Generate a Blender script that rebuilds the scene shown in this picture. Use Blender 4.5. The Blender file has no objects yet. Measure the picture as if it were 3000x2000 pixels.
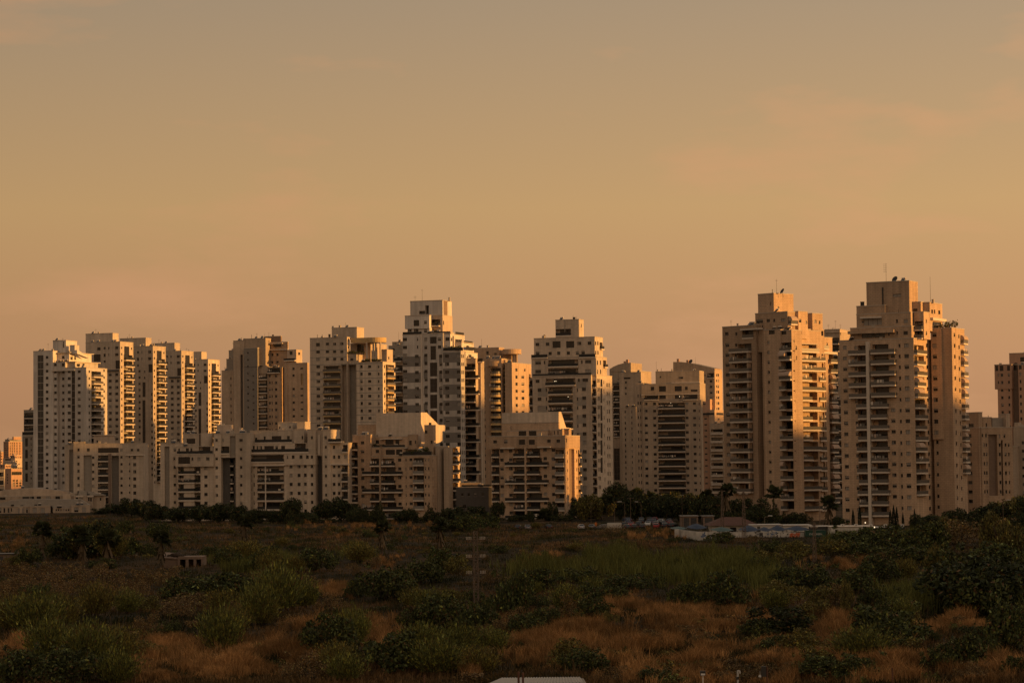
import bpy, math, random
import numpy as np
from mathutils import Vector, Matrix

# ------------------------------------------------------------------ camera, sky, sun, exposure
scene = bpy.context.scene
C = scene.collection
FPX = 7000.0                      # focal length in pixels of the 3000 x 2000 photograph
PITCH = math.atan(350.0 / FPX)    # horizon lies 350 px under the picture's middle
ROLL = math.radians(-0.6)
CAMZ = 19.0
SUN_A = math.radians(72.0)        # from the viewer's back towards the right
SUN_EL = math.radians(4.2)

cam_d = bpy.data.cameras.new('camera')
cam = bpy.data.objects.new('camera', cam_d)
C.objects.link(cam)
cam_d.sensor_width = 36.0
cam_d.lens = FPX / 3000.0 * 36.0
cam_d.clip_start = 1.0
cam_d.clip_end = 20000.0
RM = Matrix.Rotation(math.pi / 2 + PITCH, 3, 'X') @ Matrix.Rotation(ROLL, 3, 'Z')
cam.matrix_world = Matrix.Translation((0, 0, CAMZ)) @ RM.to_4x4()
scene.camera = cam

scene.view_settings.view_transform = 'Standard'
scene.view_settings.look = 'None'
scene.view_settings.gamma = 1.0
scene.view_settings.use_curve_mapping = False
scene.view_settings.exposure = 0.2
scene.render.engine = 'CYCLES'
scene.cycles.max_bounces = 6
scene.cycles.diffuse_bounces = 3
scene.cycles.glossy_bounces = 2
scene.cycles.transmission_bounces = 2
scene.cycles.use_denoising = True

sun_dir = Vector((math.sin(SUN_A) * math.cos(SUN_EL), -math.cos(SUN_A) * math.cos(SUN_EL), math.sin(SUN_EL)))
sd = bpy.data.lights.new('sun', 'SUN')
sd.energy = 5.0
sd.angle = math.radians(0.6)
sd.color = (1.0, 0.49, 0.12)
so = bpy.data.objects.new('sun', sd)
C.objects.link(so)
so.rotation_euler = (-sun_dir).to_track_quat('-Z', 'Y').to_euler()

world = bpy.data.worlds.new('World')
scene.world = world
world.use_nodes = True
wt = world.node_tree
for n in list(wt.nodes):
    wt.nodes.remove(n)
w_out = wt.nodes.new('ShaderNodeOutputWorld')
w_bg = wt.nodes.new('ShaderNodeBackground')
w_sky = wt.nodes.new('ShaderNodeTexSky')
w_sky.sky_type = 'NISHITA'
w_sky.sun_disc = False
w_sky.sun_elevation = SUN_EL
w_sky.sun_rotation = math.atan2(sun_dir.x, sun_dir.y)
w_sky.air_density = 1.6
w_sky.dust_density = 4.0
w_sky.ozone_density = 1.0
w_geo = wt.nodes.new('ShaderNodeTexCoord')
w_sep = wt.nodes.new('ShaderNodeSeparateXYZ')
wt.links.new(w_geo.outputs['Generated'], w_sep.inputs[0])
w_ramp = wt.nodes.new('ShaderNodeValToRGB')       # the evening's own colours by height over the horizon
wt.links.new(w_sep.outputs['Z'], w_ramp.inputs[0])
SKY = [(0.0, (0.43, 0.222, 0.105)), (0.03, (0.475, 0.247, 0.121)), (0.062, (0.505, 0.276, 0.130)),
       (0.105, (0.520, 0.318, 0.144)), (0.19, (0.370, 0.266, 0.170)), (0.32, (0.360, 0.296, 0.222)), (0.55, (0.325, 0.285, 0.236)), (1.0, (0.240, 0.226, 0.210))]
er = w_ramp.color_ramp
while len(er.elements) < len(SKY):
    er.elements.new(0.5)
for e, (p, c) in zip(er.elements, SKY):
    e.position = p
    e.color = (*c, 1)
# thin high cloud, a faint pinkish veil
w_map = wt.nodes.new('ShaderNodeMapping')
w_map.inputs['Scale'].default_value = (7.0, 7.0, 22.0)
w_map.inputs['Location'].default_value = (0.65, 0.2, 0.3)
wt.links.new(w_geo.outputs['Generated'], w_map.inputs[0])
w_noise = wt.nodes.new('ShaderNodeTexNoise')
w_noise.inputs['Scale'].default_value = 1.0
w_noise.inputs['Detail'].default_value = 5.0
w_noise.inputs['Roughness'].default_value = 0.55
wt.links.new(w_map.outputs[0], w_noise.inputs['Vector'])
w_cr = wt.nodes.new('ShaderNodeValToRGB')
w_cr.color_ramp.elements[0].position = 0.535
w_cr.color_ramp.elements[0].color = (0, 0, 0, 1)
w_cr.color_ramp.elements[1].position = 0.72
w_cr.color_ramp.elements[1].color = (0.85, 0.85, 0.85, 1)
wt.links.new(w_noise.outputs[0], w_cr.inputs[0])
w_mix = wt.nodes.new('ShaderNodeMix')
w_mix.data_type = 'RGBA'
wt.links.new(w_cr.outputs[0], w_mix.inputs[0])
wt.links.new(w_ramp.outputs[0], w_mix.inputs[6])
w_mix.inputs[7].default_value = (0.60, 0.312, 0.155, 1)
w_mix2 = wt.nodes.new('ShaderNodeMix')            # a share of the physical sky under the veil
w_mix2.data_type = 'RGBA'
w_mix2.inputs[0].default_value = 0.10
w_nmul = wt.nodes.new('ShaderNodeVectorMath')
w_nmul.operation = 'SCALE'
w_nmul.inputs['Scale'].default_value = 0.10
wt.links.new(w_sky.outputs[0], w_nmul.inputs[0])
wt.links.new(w_mix.outputs[2], w_mix2.inputs[6])
wt.links.new(w_nmul.outputs[0], w_mix2.inputs[7])
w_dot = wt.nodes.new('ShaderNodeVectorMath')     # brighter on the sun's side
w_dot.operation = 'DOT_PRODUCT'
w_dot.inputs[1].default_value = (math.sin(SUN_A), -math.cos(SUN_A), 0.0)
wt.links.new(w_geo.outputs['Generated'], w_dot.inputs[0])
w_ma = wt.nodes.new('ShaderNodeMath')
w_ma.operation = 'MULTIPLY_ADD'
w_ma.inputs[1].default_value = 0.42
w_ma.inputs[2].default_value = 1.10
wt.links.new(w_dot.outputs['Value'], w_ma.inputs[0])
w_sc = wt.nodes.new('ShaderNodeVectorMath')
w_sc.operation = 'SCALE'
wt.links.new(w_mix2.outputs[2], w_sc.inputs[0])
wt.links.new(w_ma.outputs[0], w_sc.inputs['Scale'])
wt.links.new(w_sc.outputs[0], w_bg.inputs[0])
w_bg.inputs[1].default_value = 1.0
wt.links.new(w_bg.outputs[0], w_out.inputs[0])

rng = random.Random(7)
nrng = np.random.default_rng(11)

# ------------------------------------------------------------------ picture geometry
CAM = Vector((0, 0, CAMZ))
def ray(px, py):
    return RM @ Vector(((px - 1500.0) / FPX, (1000.0 - py) / FPX, -1.0))

def sstep(a, b, x):
    t = min(1.0, max(0.0, (x - a) / (b - a)))
    return t * t * (3 - 2 * t)

def ground_z(x, y):
    r = sstep(-10, 60, x) * sstep(430, 640, y)
    z = -2.6 + 1.9 * r + 1.6 * (1 - r) * sstep(640, 815, y)
    k = 1.0 - sstep(560, 700, y)
    z += k * (0.45 * math.sin(x * 0.061 + 1.3) * math.sin(y * 0.047 + 0.4) + 0.28 * math.sin(x * 0.17 + y * 0.11) + 0.16 * math.sin(x * 0.33 - y * 0.21 + 2.0))
    z += 1.5 * math.exp(-(((x - 25) / 22) ** 2 + ((y - 300) / 16) ** 2)) + 1.1 * math.exp(-(((x - 14) / 12) ** 2 + ((y - 265) / 9) ** 2))
    z += 1.3 * math.exp(-(((x + 25) / 14) ** 2 + ((y - 262) / 9) ** 2)) + 1.2 * math.exp(-(((x - 38) / 14) ** 2 + ((y - 246) / 9) ** 2))
    return z

def ground_at(px, py):
    d = ray(px, py)
    z = -1.5
    for _ in range(12):
        t = (z - CAMZ) / d.z
        p = CAM + d * t
        z = z + 0.6 * (ground_z(p.x, p.y) - z)
    return Vector((p.x, p.y, ground_z(p.x, p.y)))

def at_depth(px, py, Y):
    d = ray(px, py)
    return CAM + d * (Y / d.y)

# ------------------------------------------------------------------ materials
MATS = {}
def material(name, col, rough=0.8, var=0.0, vscale=0.3, bricks=None, metal=0.0, spec=0.3, streak=0.0, attr=None, trans=0.0):
    m = bpy.data.materials.new(name)
    m.use_nodes = True
    nt = m.node_tree
    b = nt.nodes['Principled BSDF']
    b.inputs['Roughness'].default_value = rough
    b.inputs['Metallic'].default_value = metal
    b.inputs['Specular IOR Level'].default_value = spec
    if trans:
        b.inputs['Transmission Weight'].default_value = trans
    src = None
    L = nt.links.new
    if bricks:
        uv = nt.nodes.new('ShaderNodeTexCoord')
        br = nt.nodes.new('ShaderNodeTexBrick')
        br.inputs['Color1'].default_value = (*[c * 0.93 for c in col], 1)
        br.inputs['Color2'].default_value = (*[min(1, c * 1.07) for c in col], 1)
        br.inputs['Mortar'].default_value = (*[c * bricks[2] for c in col], 1)
        br.inputs['Scale'].default_value = 1.0
        br.inputs['Brick Width'].default_value = bricks[0]
        br.inputs['Row Height'].default_value = bricks[1]
        br.inputs['Mortar Size'].default_value = bricks[3]
        br.inputs['Mortar Smooth'].default_value = 0.2
        L(uv.outputs['UV'], br.inputs['Vector'])
        src = br.outputs['Color']
    elif attr:
        at = nt.nodes.new('ShaderNodeAttribute')
        at.attribute_name = attr
        src = at.outputs['Color']
    else:
        rgb = nt.nodes.new('ShaderNodeRGB')
        rgb.outputs[0].default_value = (*col, 1)
        src = rgb.outputs[0]
    def vary(src, scale3, amount, seed, detail=4.0):
        tc = nt.nodes.new('ShaderNodeTexCoord')
        oi = nt.nodes.new('ShaderNodeObjectInfo')
        mp = nt.nodes.new('ShaderNodeMapping')
        mp.inputs['Scale'].default_value = scale3
        mp.inputs['Location'].default_value = (seed, seed * 1.7, seed * 0.3)
        L(tc.outputs['Object'], mp.inputs[0])
        nz = nt.nodes.new('ShaderNodeTexNoise')
        nz.inputs['Scale'].default_value = 1.0
        nz.inputs['Detail'].default_value = detail
        L(mp.outputs[0], nz.inputs['Vector'])
        mr = nt.nodes.new('ShaderNodeMapRange')
        mr.inputs['From Min'].default_value = 0.3
        mr.inputs['From Max'].default_value = 0.7
        mr.inputs['To Min'].default_value = 1.0 - amount
        mr.inputs['To Max'].default_value = 1.0 + amount
        L(nz.outputs[0], mr.inputs[0])
        orr = nt.nodes.new('ShaderNodeMapRange')
        orr.inputs['To Min'].default_value = 1.0 - amount * 0.55
        orr.inputs['To Max'].default_value = 1.0 + amount * 0.55
        L(oi.outputs['Random'], orr.inputs[0])
        om = nt.nodes.new('ShaderNodeMath')
        om.operation = 'MULTIPLY'
        L(mr.outputs[0], om.inputs[0])
        L(orr.outputs[0], om.inputs[1])
        mu = nt.nodes.new('ShaderNodeVectorMath')
        mu.operation = 'SCALE'
        L(src, mu.inputs[0])
        L(om.outputs[0], mu.inputs['Scale'])
        return mu.outputs[0]
    if var:
        src = vary(src, (vscale, vscale, vscale), var, 3.1)
    if streak:
        src = vary(src, (0.9, 0.9, 0.05), streak, 7.7)
    L(src, b.inputs['Base Color'])
    MATS[name] = m
    return m

material('stone_warm', (0.445, 0.305, 0.200), 0.9, 0.11, 0.12, (1.15, 0.52, 0.70, 0.045), streak=0.15)
material('stone_tan', (0.415, 0.315, 0.228), 0.9, 0.11, 0.10, (1.1, 0.5, 0.80, 0.04), streak=0.15)
material('stone_pale', (0.485, 0.385, 0.292), 0.9, 0.11, 0.10, (1.2, 0.6, 0.86, 0.03), streak=0.15)
material('plaster_white', (0.52, 0.455, 0.395), 0.85, 0.11, 0.08, (3.2, 3.1, 0.88, 0.03), streak=0.15)
material('plaster_cream', (0.485, 0.370, 0.278), 0.88, 0.11, 0.09, (3.0, 3.1, 0.86, 0.03), streak=0.15)
material('plaster_orange', (0.43, 0.255, 0.165), 0.9, 0.08, 0.09, streak=0.08)
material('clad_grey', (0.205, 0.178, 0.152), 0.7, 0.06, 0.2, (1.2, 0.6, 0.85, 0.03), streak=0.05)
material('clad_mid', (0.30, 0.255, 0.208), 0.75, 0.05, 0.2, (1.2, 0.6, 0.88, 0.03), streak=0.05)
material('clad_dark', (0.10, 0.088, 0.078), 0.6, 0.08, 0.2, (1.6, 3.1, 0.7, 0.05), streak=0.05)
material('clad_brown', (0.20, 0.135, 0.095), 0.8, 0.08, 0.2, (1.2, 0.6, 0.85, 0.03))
material('concrete', (0.42, 0.345, 0.272), 0.85, 0.06, 0.4)
material('concrete_light', (0.58, 0.485, 0.390), 0.8, 0.05, 0.4)
material('ochre_slab', (0.50, 0.34, 0.16), 0.85, 0.05, 0.4)
material('roofing', (0.20, 0.18, 0.16), 0.9, 0.15, 0.4)
material('glass', (0.016, 0.015, 0.014), 0.12, spec=0.4)
material('curtain', (0.17, 0.145, 0.12), 0.8)
material('glass_dim', (0.045, 0.040, 0.035), 0.25, spec=0.5)
material('window_frame', (0.085, 0.072, 0.060), 0.5)
material('blind', (0.30, 0.26, 0.22), 0.7)
material('rail_dark', (0.022, 0.020, 0.018), 0.45)
material('rail_glass', (0.10, 0.09, 0.08), 0.2, spec=0.5)
material('rail_metal', (0.22, 0.20, 0.18), 0.45, metal=0.3)
material('metal_dark', (0.05, 0.045, 0.04), 0.5, metal=0.3)
material('metal_rust', (0.12, 0.05, 0.028), 0.7, 0.2, 2.0)
material('galvanised', (0.16, 0.112, 0.08), 0.5, 0.15, 2.0, metal=0.4)
material('porcelain', (0.42, 0.34, 0.26), 0.3)
material('awning_cloth', (0.42, 0.30, 0.22), 0.9, 0.05, 2.0)
material('bark', (0.07, 0.05, 0.036), 0.95, 0.2, 2.0)
material('palm_bark', (0.095, 0.068, 0.045), 0.95, 0.25, 3.0)
def leaf_mat(name, col, var=0.35):
    material(name, col, 0.75, var, 0.9, spec=0.2)
def leaf_attr(name):
    material(name, (1, 1, 1), 0.75, 0.18, 0.5, attr='tint', spec=0.2)
leaf_attr('leaf_any')
leaf_mat('leaf_dark', (0.050, 0.060, 0.020))
leaf_mat('leaf_olive', (0.100, 0.092, 0.028))
leaf_mat('leaf_green', (0.088, 0.098, 0.027))
leaf_mat('leaf_brown', (0.120, 0.080, 0.036))
leaf_mat('leaf_palm', (0.050, 0.056, 0.020))
leaf_mat('leaf_dry_palm', (0.10, 0.068, 0.036))
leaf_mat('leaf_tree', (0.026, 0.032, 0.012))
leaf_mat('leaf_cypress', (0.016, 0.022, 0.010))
leaf_mat('leaf_reed', (0.095, 0.098, 0.032))

def lamp_material(name, col, e):
    m = bpy.data.materials.new(name); m.use_nodes = True
    b = m.node_tree.nodes['Principled BSDF']
    b.inputs['Emission Color'].default_value = (*col, 1); b.inputs['Emission Strength'].default_value = e
    MATS[name] = m
lamp_material('lamp_glow', (1.0, 0.75, 0.45), 1.3)

# ------------------------------------------------------------------ mesh helpers
class MB:
    def __init__(s):
        s.v = []; s.f = []; s.m = []; s.uv = []; s.mats = []
    def mat(s, name):
        if name not in s.mats:
            s.mats.append(name)
        return s.mats.index(name)
    def face(s, pts, mat, uvs=None):
        i = len(s.v)
        s.v.extend([tuple(p) for p in pts])
        s.f.append(tuple(range(i, i + len(pts))))
        s.m.append(s.mat(mat))
        if uvs is None:
            a = Vector(pts[1]) - Vector(pts[0]); b = Vector(pts[2]) - Vector(pts[0])
            n = a.cross(b)
            ax = max(range(3), key=lambda k: abs(n[k]))
            if ax == 0: uvs = [(p[1], p[2]) for p in pts]
            elif ax == 1: uvs = [(p[0], p[2]) for p in pts]
            else: uvs = [(p[0], p[1]) for p in pts]
        s.uv.extend(uvs)
    def box(s, x0, x1, y0, y1, z0, z1, mat, top=None, skip=''):
        P = [(x0,y0,z0),(x1,y0,z0),(x1,y1,z0),(x0,y1,z0),(x0,y0,z1),(x1,y0,z1),(x1,y1,z1),(x0,y1,z1)]
        for k, q in (('b',(3,2,1,0)),('t',(4,5,6,7)),('f',(0,1,5,4)),('r',(1,2,6,5)),('k',(2,3,7,6)),('l',(3,0,4,7))):
            if k in skip: continue
            s.face([P[i] for i in q], top if (k == 't' and top) else mat)
    def tube(s, a, b, r0, r1, mat, n=6, cap=True):
        a = Vector(a); b = Vector(b)
        d = (b - a).normalized()
        up = Vector((0,0,1)) if abs(d.z) < 0.9 else Vector((1,0,0))
        x = d.cross(up).normalized(); y = d.cross(x)
        A = [a + (x*math.cos(t)+y*math.sin(t))*r0 for t in [2*math.pi*i/n for i in range(n)]]
        B = [b + (x*math.cos(t)+y*math.sin(t))*r1 for t in [2*math.pi*i/n for i in range(n)]]
        for i in range(n):
            j = (i+1) % n
            s.face([A[j], A[i], B[i], B[j]], mat)
        if cap:
            s.face(list(B), mat); s.face(list(reversed(A)), mat)
    def prism(s, poly, ext, mat, top=None):
        """poly: 3-D points counter-clockwise seen from outside; ext: vector into the solid"""
        E = Vector(ext)
        A = [Vector(p) for p in poly]; B = [p + E for p in A]
        s.face(A, mat); s.face(list(reversed(B)), mat)
        n = len(A)
        for i in range(n):
            j = (i+1) % n
            nrm = (A[j]-A[i]).cross(E)
            s.face([A[i], B[i], B[j], A[j]], (top if top and nrm.z > -1e-6 and abs(nrm.z) > 0.3*nrm.length or (top and nrm.z < 0 and abs(nrm.z) > 0.3*nrm.length) else mat))
    def mesh(s, name, smooth=False):
        me = bpy.data.meshes.new(name)
        me.from_pydata(s.v, [], s.f)
        for n in s.mats:
            me.materials.append(MATS[n])
        me.polygons.foreach_set('material_index', s.m)
        uvl = me.uv_layers.new(name='UVMap')
        uvl.data.foreach_set('uv', np.array(s.uv, dtype=np.float32).ravel())
        if smooth:
            me.polygons.foreach_set('use_smooth', [True]*len(s.f))
        me.update()
        return me
    def build(s, name, parent=None, loc=None, rotz=0.0):
        if not s.f: return None
        return link(name, s.mesh(name), parent, loc, rotz)

def link(name, mesh, parent=None, loc=None, rotz=0.0, scale=None):
    o = bpy.data.objects.new(name, mesh)
    C.objects.link(o)
    if parent is not None: o.parent = parent
    if loc is not None: o.location = loc
    if rotz: o.rotation_euler = (0, 0, rotz)
    if scale is not None: o.scale = scale
    return o

def tag(o, label=None, cat=None, group=None, kind=None):
    if label: o['label'] = label
    if cat: o['category'] = cat
    if group: o['group'] = group
    if kind: o['kind'] = kind
    return o

def empty(name, loc, rz=0.0):
    o = bpy.data.objects.new(name, None)
    C.objects.link(o)
    o.empty_display_size = 1.0
    o.location = loc
    o.rotation_euler = (0, 0, rz)
    return o
# ------------------------------------------------------------------ buildings
class Zm:                          # a crop of the photograph, its origin and its enlargement
    def __init__(s, x0, y0, k): s.x0, s.y0, s.k = x0, y0, k
    def __call__(s, x, y): return s.x0 + x / s.k, s.y0 + y / s.k
Z1 = Zm(0, 940, 2.614); Z2 = Zm(200, 940, 2.613); Z3 = Zm(600, 940, 2.613); Z4 = Zm(880, 920, 2.528)
Z5 = Zm(1120, 840, 2.2396); Z6 = Zm(1420, 900, 2.376); Z7 = Zm(1740, 1020, 2.8); Z8 = Zm(2080, 800, 2.0114)
Z9 = Zm(2420, 760, 1.9114); Z10 = Zm(2740, 980, 2.7038); ZS = Zm(0, 1400, 7.84); ZE = Zm(0, 1060, 4.127)

WIN = {}
def r1(x): return max(0.3, round(x * 10) / 10)
def window_meshes(w, h, var):
    key = (w, h, var)
    if key in WIN: return WIN[key]
    f = MB(); t = 0.07
    for (a, b, c, d) in ((-w/2, w/2, -h/2, -h/2+t), (-w/2, w/2, h/2-t, h/2), (-w/2, -w/2+t, -h/2+t, h/2-t), (w/2-t, w/2, -h/2+t, h/2-t)):
        f.box(a, b, -0.05, 0.04, c, d, 'window_frame', skip='k')
    if w > 1.0:
        f.box(-0.03, 0.03, -0.04, 0.04, -h/2+t, h/2-t, 'window_frame', skip='kbt')
    f.box(-w/2-0.06, w/2+0.06, -0.34, -0.02, -h/2-0.07, -h/2+0.012, 'concrete', skip='k')
    p = MB()
    x0, x1, z0, z1 = -w/2+0.01, w/2-0.01, -h/2+0.01, h/2-0.01
    cut = {0: 0.0, 1: 0.35, 2: 0.6, 3: 1.0, 4: 0.0, 5: 0.0}[var]
    zc = z1 - cut * (z1 - z0)
    if cut < 1: p.face([(x0,0,z0),(x1,0,z0),(x1,0,zc),(x0,0,zc)], 'glass_dim' if var == 4 else 'glass')
    if cut > 0: p.face([(x0,-0.02,zc),(x1,-0.02,zc),(x1,-0.02,z1),(x0,-0.02,z1)], 'blind')
    if var == 5: p.face([(x0,-0.01,z0),(x0+(x1-x0)*0.45,-0.01,z0),(x0+(x1-x0)*0.45,-0.01,z1),(x0,-0.01,z1)], 'curtain')
    WIN[key] = (f.mesh('window'), p.mesh('pane'))
    return WIN[key]

def nrm_rot(face): return 0.0 if face == 'f' else math.pi / 2

class Bld:
    def __init__(s, name, label, Z, xc, yref, D, pitch, al=None, theta=None, wall='stone_pale', zb=-3.5, shut=0.15, cat='apartment building', group=None, slab='concrete_light', rail='rail_dark', roof='roofing'):
        s.Z = Z; s.p = pitch; s.wall = wall; s.zb = zb; s.shut = shut; s.slab = slab; s.rail = rail; s.roofm = roof
        px, py = Z(xc, yref)
        o = at_depth(px, py, D)
        s.phi = math.atan2(o.x, o.y)
        s.th = math.radians(-21.0) if (al is None and theta is None) else (math.radians(theta) if theta is not None else -math.radians(al) - s.phi)
        s.O = Vector((o.x, o.y, 0))
        s.ex = Vector((math.cos(s.th), math.sin(s.th), 0)); s.ey = Vector((-math.sin(s.th), math.cos(s.th), 0))
        s.root = empty(name, (o.x, o.y, zb), s.th)
        tag(s.root, label, cat, group)
        s.k = 0
        s.rn = random.Random(len(label) * 31 + int(xc))
    # local z of parts is measured from the root, which lies at zb
    def front(s, x, y, v=0.0, Z=None):
        px, py = (Z or s.Z)(x, y)
        d = ray(px, py)
        t = (v - (CAM - s.O).dot(s.ey)) / d.dot(s.ey)
        p = CAM + d * t
        return (p - s.O).dot(s.ex), p.z - s.zb
    def side(s, x, y, u, Z=None):
        px, py = (Z or s.Z)(x, y)
        d = ray(px, py)
        t = (u - (CAM - s.O).dot(s.ex)) / d.dot(s.ex)
        p = CAM + d * t
        return (p - s.O).dot(s.ey), p.z - s.zb
    def eps(s):
        s.k += 1
        return 0.011 * s.k
    def add(s, name, mb): return mb.build(name, s.root)

    def window(s, face, cu, cz, w, h, plane, shut=None):
        """face f: plane is v, cu is u; face r: plane is u, cu is v"""
        sh = s.shut if shut is None else shut
        r = s.rn.random()
        var = 3 if r < sh * 0.5 else (2 if r < sh * 0.75 else (1 if r < sh * 1.3 else (4 if r > 0.85 else (5 if r > 0.74 else 0))))
        fm, pm = window_meshes(w, h, var)
        loc = (cu, plane + 0.24, cz) if face == 'f' else (plane - 0.24, cu, cz)
        o = link('window', fm, s.root, loc, nrm_rot(face))
        link('pane', pm, o)

    def facade(s, mb, face, a0, a1, z0, z1, plane, els, Z=None, mat=None, hide=()):
        mat = mat or s.wall
        ops = []; tints = []; later = []
        hit = (lambda x, y: s.front(x, y, plane, Z)) if face == 'f' else (lambda x, y: s.side(x, y, plane, Z))
        def rect(x0, y0, x1, y1):
            ym = (y0 + y1) / 2
            ua = hit(x0, ym)[0]; ub = hit(x1, ym)[0]
            zt = hit((x0+x1)/2, y0)[1]; zl = hit((x0+x1)/2, y1)[1]
            return min(ua, ub), max(ua, ub), zl, zt
        def fits(u0, u1, zl, zt): return u0 > a0 + 0.05 and u1 < a1 - 0.05 and zl > z0 + 0.05 and zt < z1 - 0.05
        for e in els:
            k = e[0]
            if k == 'w':
                _, x, y, w, h, n = e[:6]
                o = e[6] if len(e) > 6 else {}
                p = o.get('p', s.p)
                u0, u1, zl, zt = rect(x - w/2, y - h/2, x + w/2, y + h/2)
                dz = hit(x, y)[1] - hit(x, y + p)[1]
                ww, hh = r1(u1-u0), r1(zt-zl)
                cu, cz = (u0+u1)/2, (zl+zt)/2
                for i in range(n):
                    if i in o.get('skip', ()): continue
                    c = cz - i * dz
                    q = (cu-ww/2, cu+ww/2, c-hh/2, c+hh/2)
                    if not fits(*q): continue
                    if any(q[0] < b[1] and q[1] > b[0] and q[2] < b[3] and q[3] > b[2] for b in ops): continue
                    ops.append((*q, 0.24, None, None))
                    later.append(('w', cu, c, ww, hh, o.get('shut')))
            elif k == 'b':
                _, x0, x1, y, n = e[:5]
                o = dict(e[5]) if len(e) > 5 else {}
                p = o.get('p', s.p)
                u0, _z = hit(x0, y); u1, zz = hit(x1, y)
                zz = hit((x0+x1)/2, y)[1]
                dz = hit(x0, y)[1] - hit(x0, y + p)[1]
                H = o.get('h', min(2.45, dz * 0.82))
                deep = o.get('deep', 1.6)
                i0 = o.get('in0', 0.0); i1 = o.get('in1', 0.0)
                for i in range(n):
                    if i in o.get('skip', ()): continue
                    z = zz - i * dz
                    if z < z0 + 0.3: break
                    q = (max(u0 + i0, a0 + 0.06), min(u1 - i1, a1 - 0.06), z, min(z + H, z1 - 0.06))
                    if q[3] - q[2] < 0.8: continue
                    if deep > 0 and q[1] - q[0] > 0.4: ops.append((*q, deep, o.get('back'), None))  # optional back colour carries the loggia's shade
                    later.append(('b', u0, u1, z, H, deep, q, o, i))
            elif k == 'r':
                _, x0, x1, y0, y1, dep, bm = e[:7]
                u0, u1, zl, zt = rect(x0, y0, x1, y1)
                zl = max(zl, z0 + 0.05); zt = min(zt, z1 - 0.05); u0 = max(u0, a0 + 0.04); u1 = min(u1, a1 - 0.04)
                sub = e[7] if len(e) > 7 else []
                ops.append((u0, u1, zl, zt, dep, bm, sub))
            elif k == 't':
                tints.append((*rect(e[1], e[3], e[2], e[4]), e[5]))
            elif k == 'g':          # one tall glazed strip or a big picture window
                _, x0, x1, y0, y1 = e[:5]
                u0, u1, zl, zt = rect(x0, y0, x1, y1)
                u0 = max(u0, a0 + 0.04); u1 = min(u1, a1 - 0.04); zl = max(zl, z0 + 0.05); zt = min(zt, z1 - 0.05)
                ops.append((u0, u1, zl, zt, 0.3, None, None))
                later.append(('g', u0, u1, zl, zt, e[5] if len(e) > 5 else {}))
            elif k == 's':          # a ledge or canopy slab standing off the wall
                _, x0, x1, y, th, pr = e[:6]
                u0, _z = hit(x0, y); u1, z = hit(x1, y)
                later.append(('s', u0, u1, z, th, pr, e[6] if len(e) > 6 else s.slab))
            elif k == 'T':          # a terrace railing
                _, x0, x1, y = e[:4]
                u0, _z = hit(x0, y); u1, z = hit(x1, y)
                later.append(('T', u0, u1, z, e[4] if len(e) > 4 else {}))
            elif k == 'c':          # a pilaster
                _, x0, x1, y0, y1, pr = e[:6]
                u0, u1, zl, zt = rect(x0, y0, x1, y1)
                later.append(('c', u0, u1, max(zl, 0.0), zt, pr, e[6] if len(e) > 6 else s.slab))
        def P(u, z, d=0.0):
            return (u, plane + d, z) if face == 'f' else (plane - d, u, z)
        def quad(u0, u1, za, zb_, d, m):
            mb.face([P(u0, za, d), P(u1, za, d), P(u1, zb_, d), P(u0, zb_, d)], m, [(u0, za), (u1, za), (u1, zb_), (u0, zb_)])
        us = sorted(set([a0, a1] + [min(max(c, a0), a1) for o in ops for c in o[:2]] + [min(max(c, a0), a1) for t in tints for c in t[:2]]))
        zs = sorted(set([z0, z1] + [min(max(c, z0), z1) for o in ops for c in o[2:4]] + [min(max(c, z0), z1) for t in tints for c in t[2:4]]))
        us = [u for i, u in enumerate(us) if i == 0 or u - us[i-1] > 1e-5]
        zs = [z for i, z in enumerate(zs) if i == 0 or z - zs[i-1] > 1e-5]
        for i in range(len(us)-1):
            ua, ub = us[i], us[i+1]; um = (ua+ub)/2
            run = None
            col = [o for o in ops if o[0] < um < o[1]]
            tcol = [t for t in tints if t[0] < um < t[1]]
            for j in range(len(zs)-1):
                za, zb_ = zs[j], zs[j+1]; zm = (za+zb_)/2
                hole = any(o[2] < zm < o[3] for o in col)
                m = mat
                for t in tcol:
                    if t[2] < zm < t[3]: m = t[4]
                if hole:
                    if run: quad(ua, ub, run[0], run[1], 0, run[2]); run = None
                elif run and run[2] == m: run[1] = zb_
                else:
                    if run: quad(ua, ub, run[0], run[1], 0, run[2])
                    run = [za, zb_, m]
            if run: quad(ua, ub, run[0], run[1], 0, run[2])
        for (u0, u1, zl, zt, d, bm, sub) in ops:
            m = mat
            for t in tints:
                if t[0] < (u0+u1)/2 < t[1] and t[2] < (zl+zt)/2 < t[3]: m = t[4]
            rm = bm or m
            f = [P(u0, zl), P(u1, zl), P(u1, zt), P(u0, zt)]; g = [P(u0, zl, d), P(u1, zl, d), P(u1, zt, d), P(u0, zt, d)]
            mb.face([f[1], f[0], g[0], g[1]], 'concrete' if d > 0.5 else m)
            mb.face([f[2], f[1], g[1], g[2]], m)
            mb.face([f[3], f[2], g[2], g[3]], m)
            mb.face([f[0], f[3], g[3], g[0]], m)
            if d > 0.5:
                if sub is not None:
                    pl = plane + d if face == 'f' else plane - d
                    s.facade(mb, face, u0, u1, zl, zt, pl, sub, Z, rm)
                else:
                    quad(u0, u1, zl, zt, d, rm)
        # ---- the parts that go with the openings
        def obox(name, u0, u1, d0, d1, za, zb_, m, parent=None):
            b = MB()
            if face == 'f': b.box(u0, u1, plane + d0, plane + d1, za, zb_, m)
            else: b.box(plane - d1, plane - d0, u0, u1, za, zb_, m)
            return b
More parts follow.
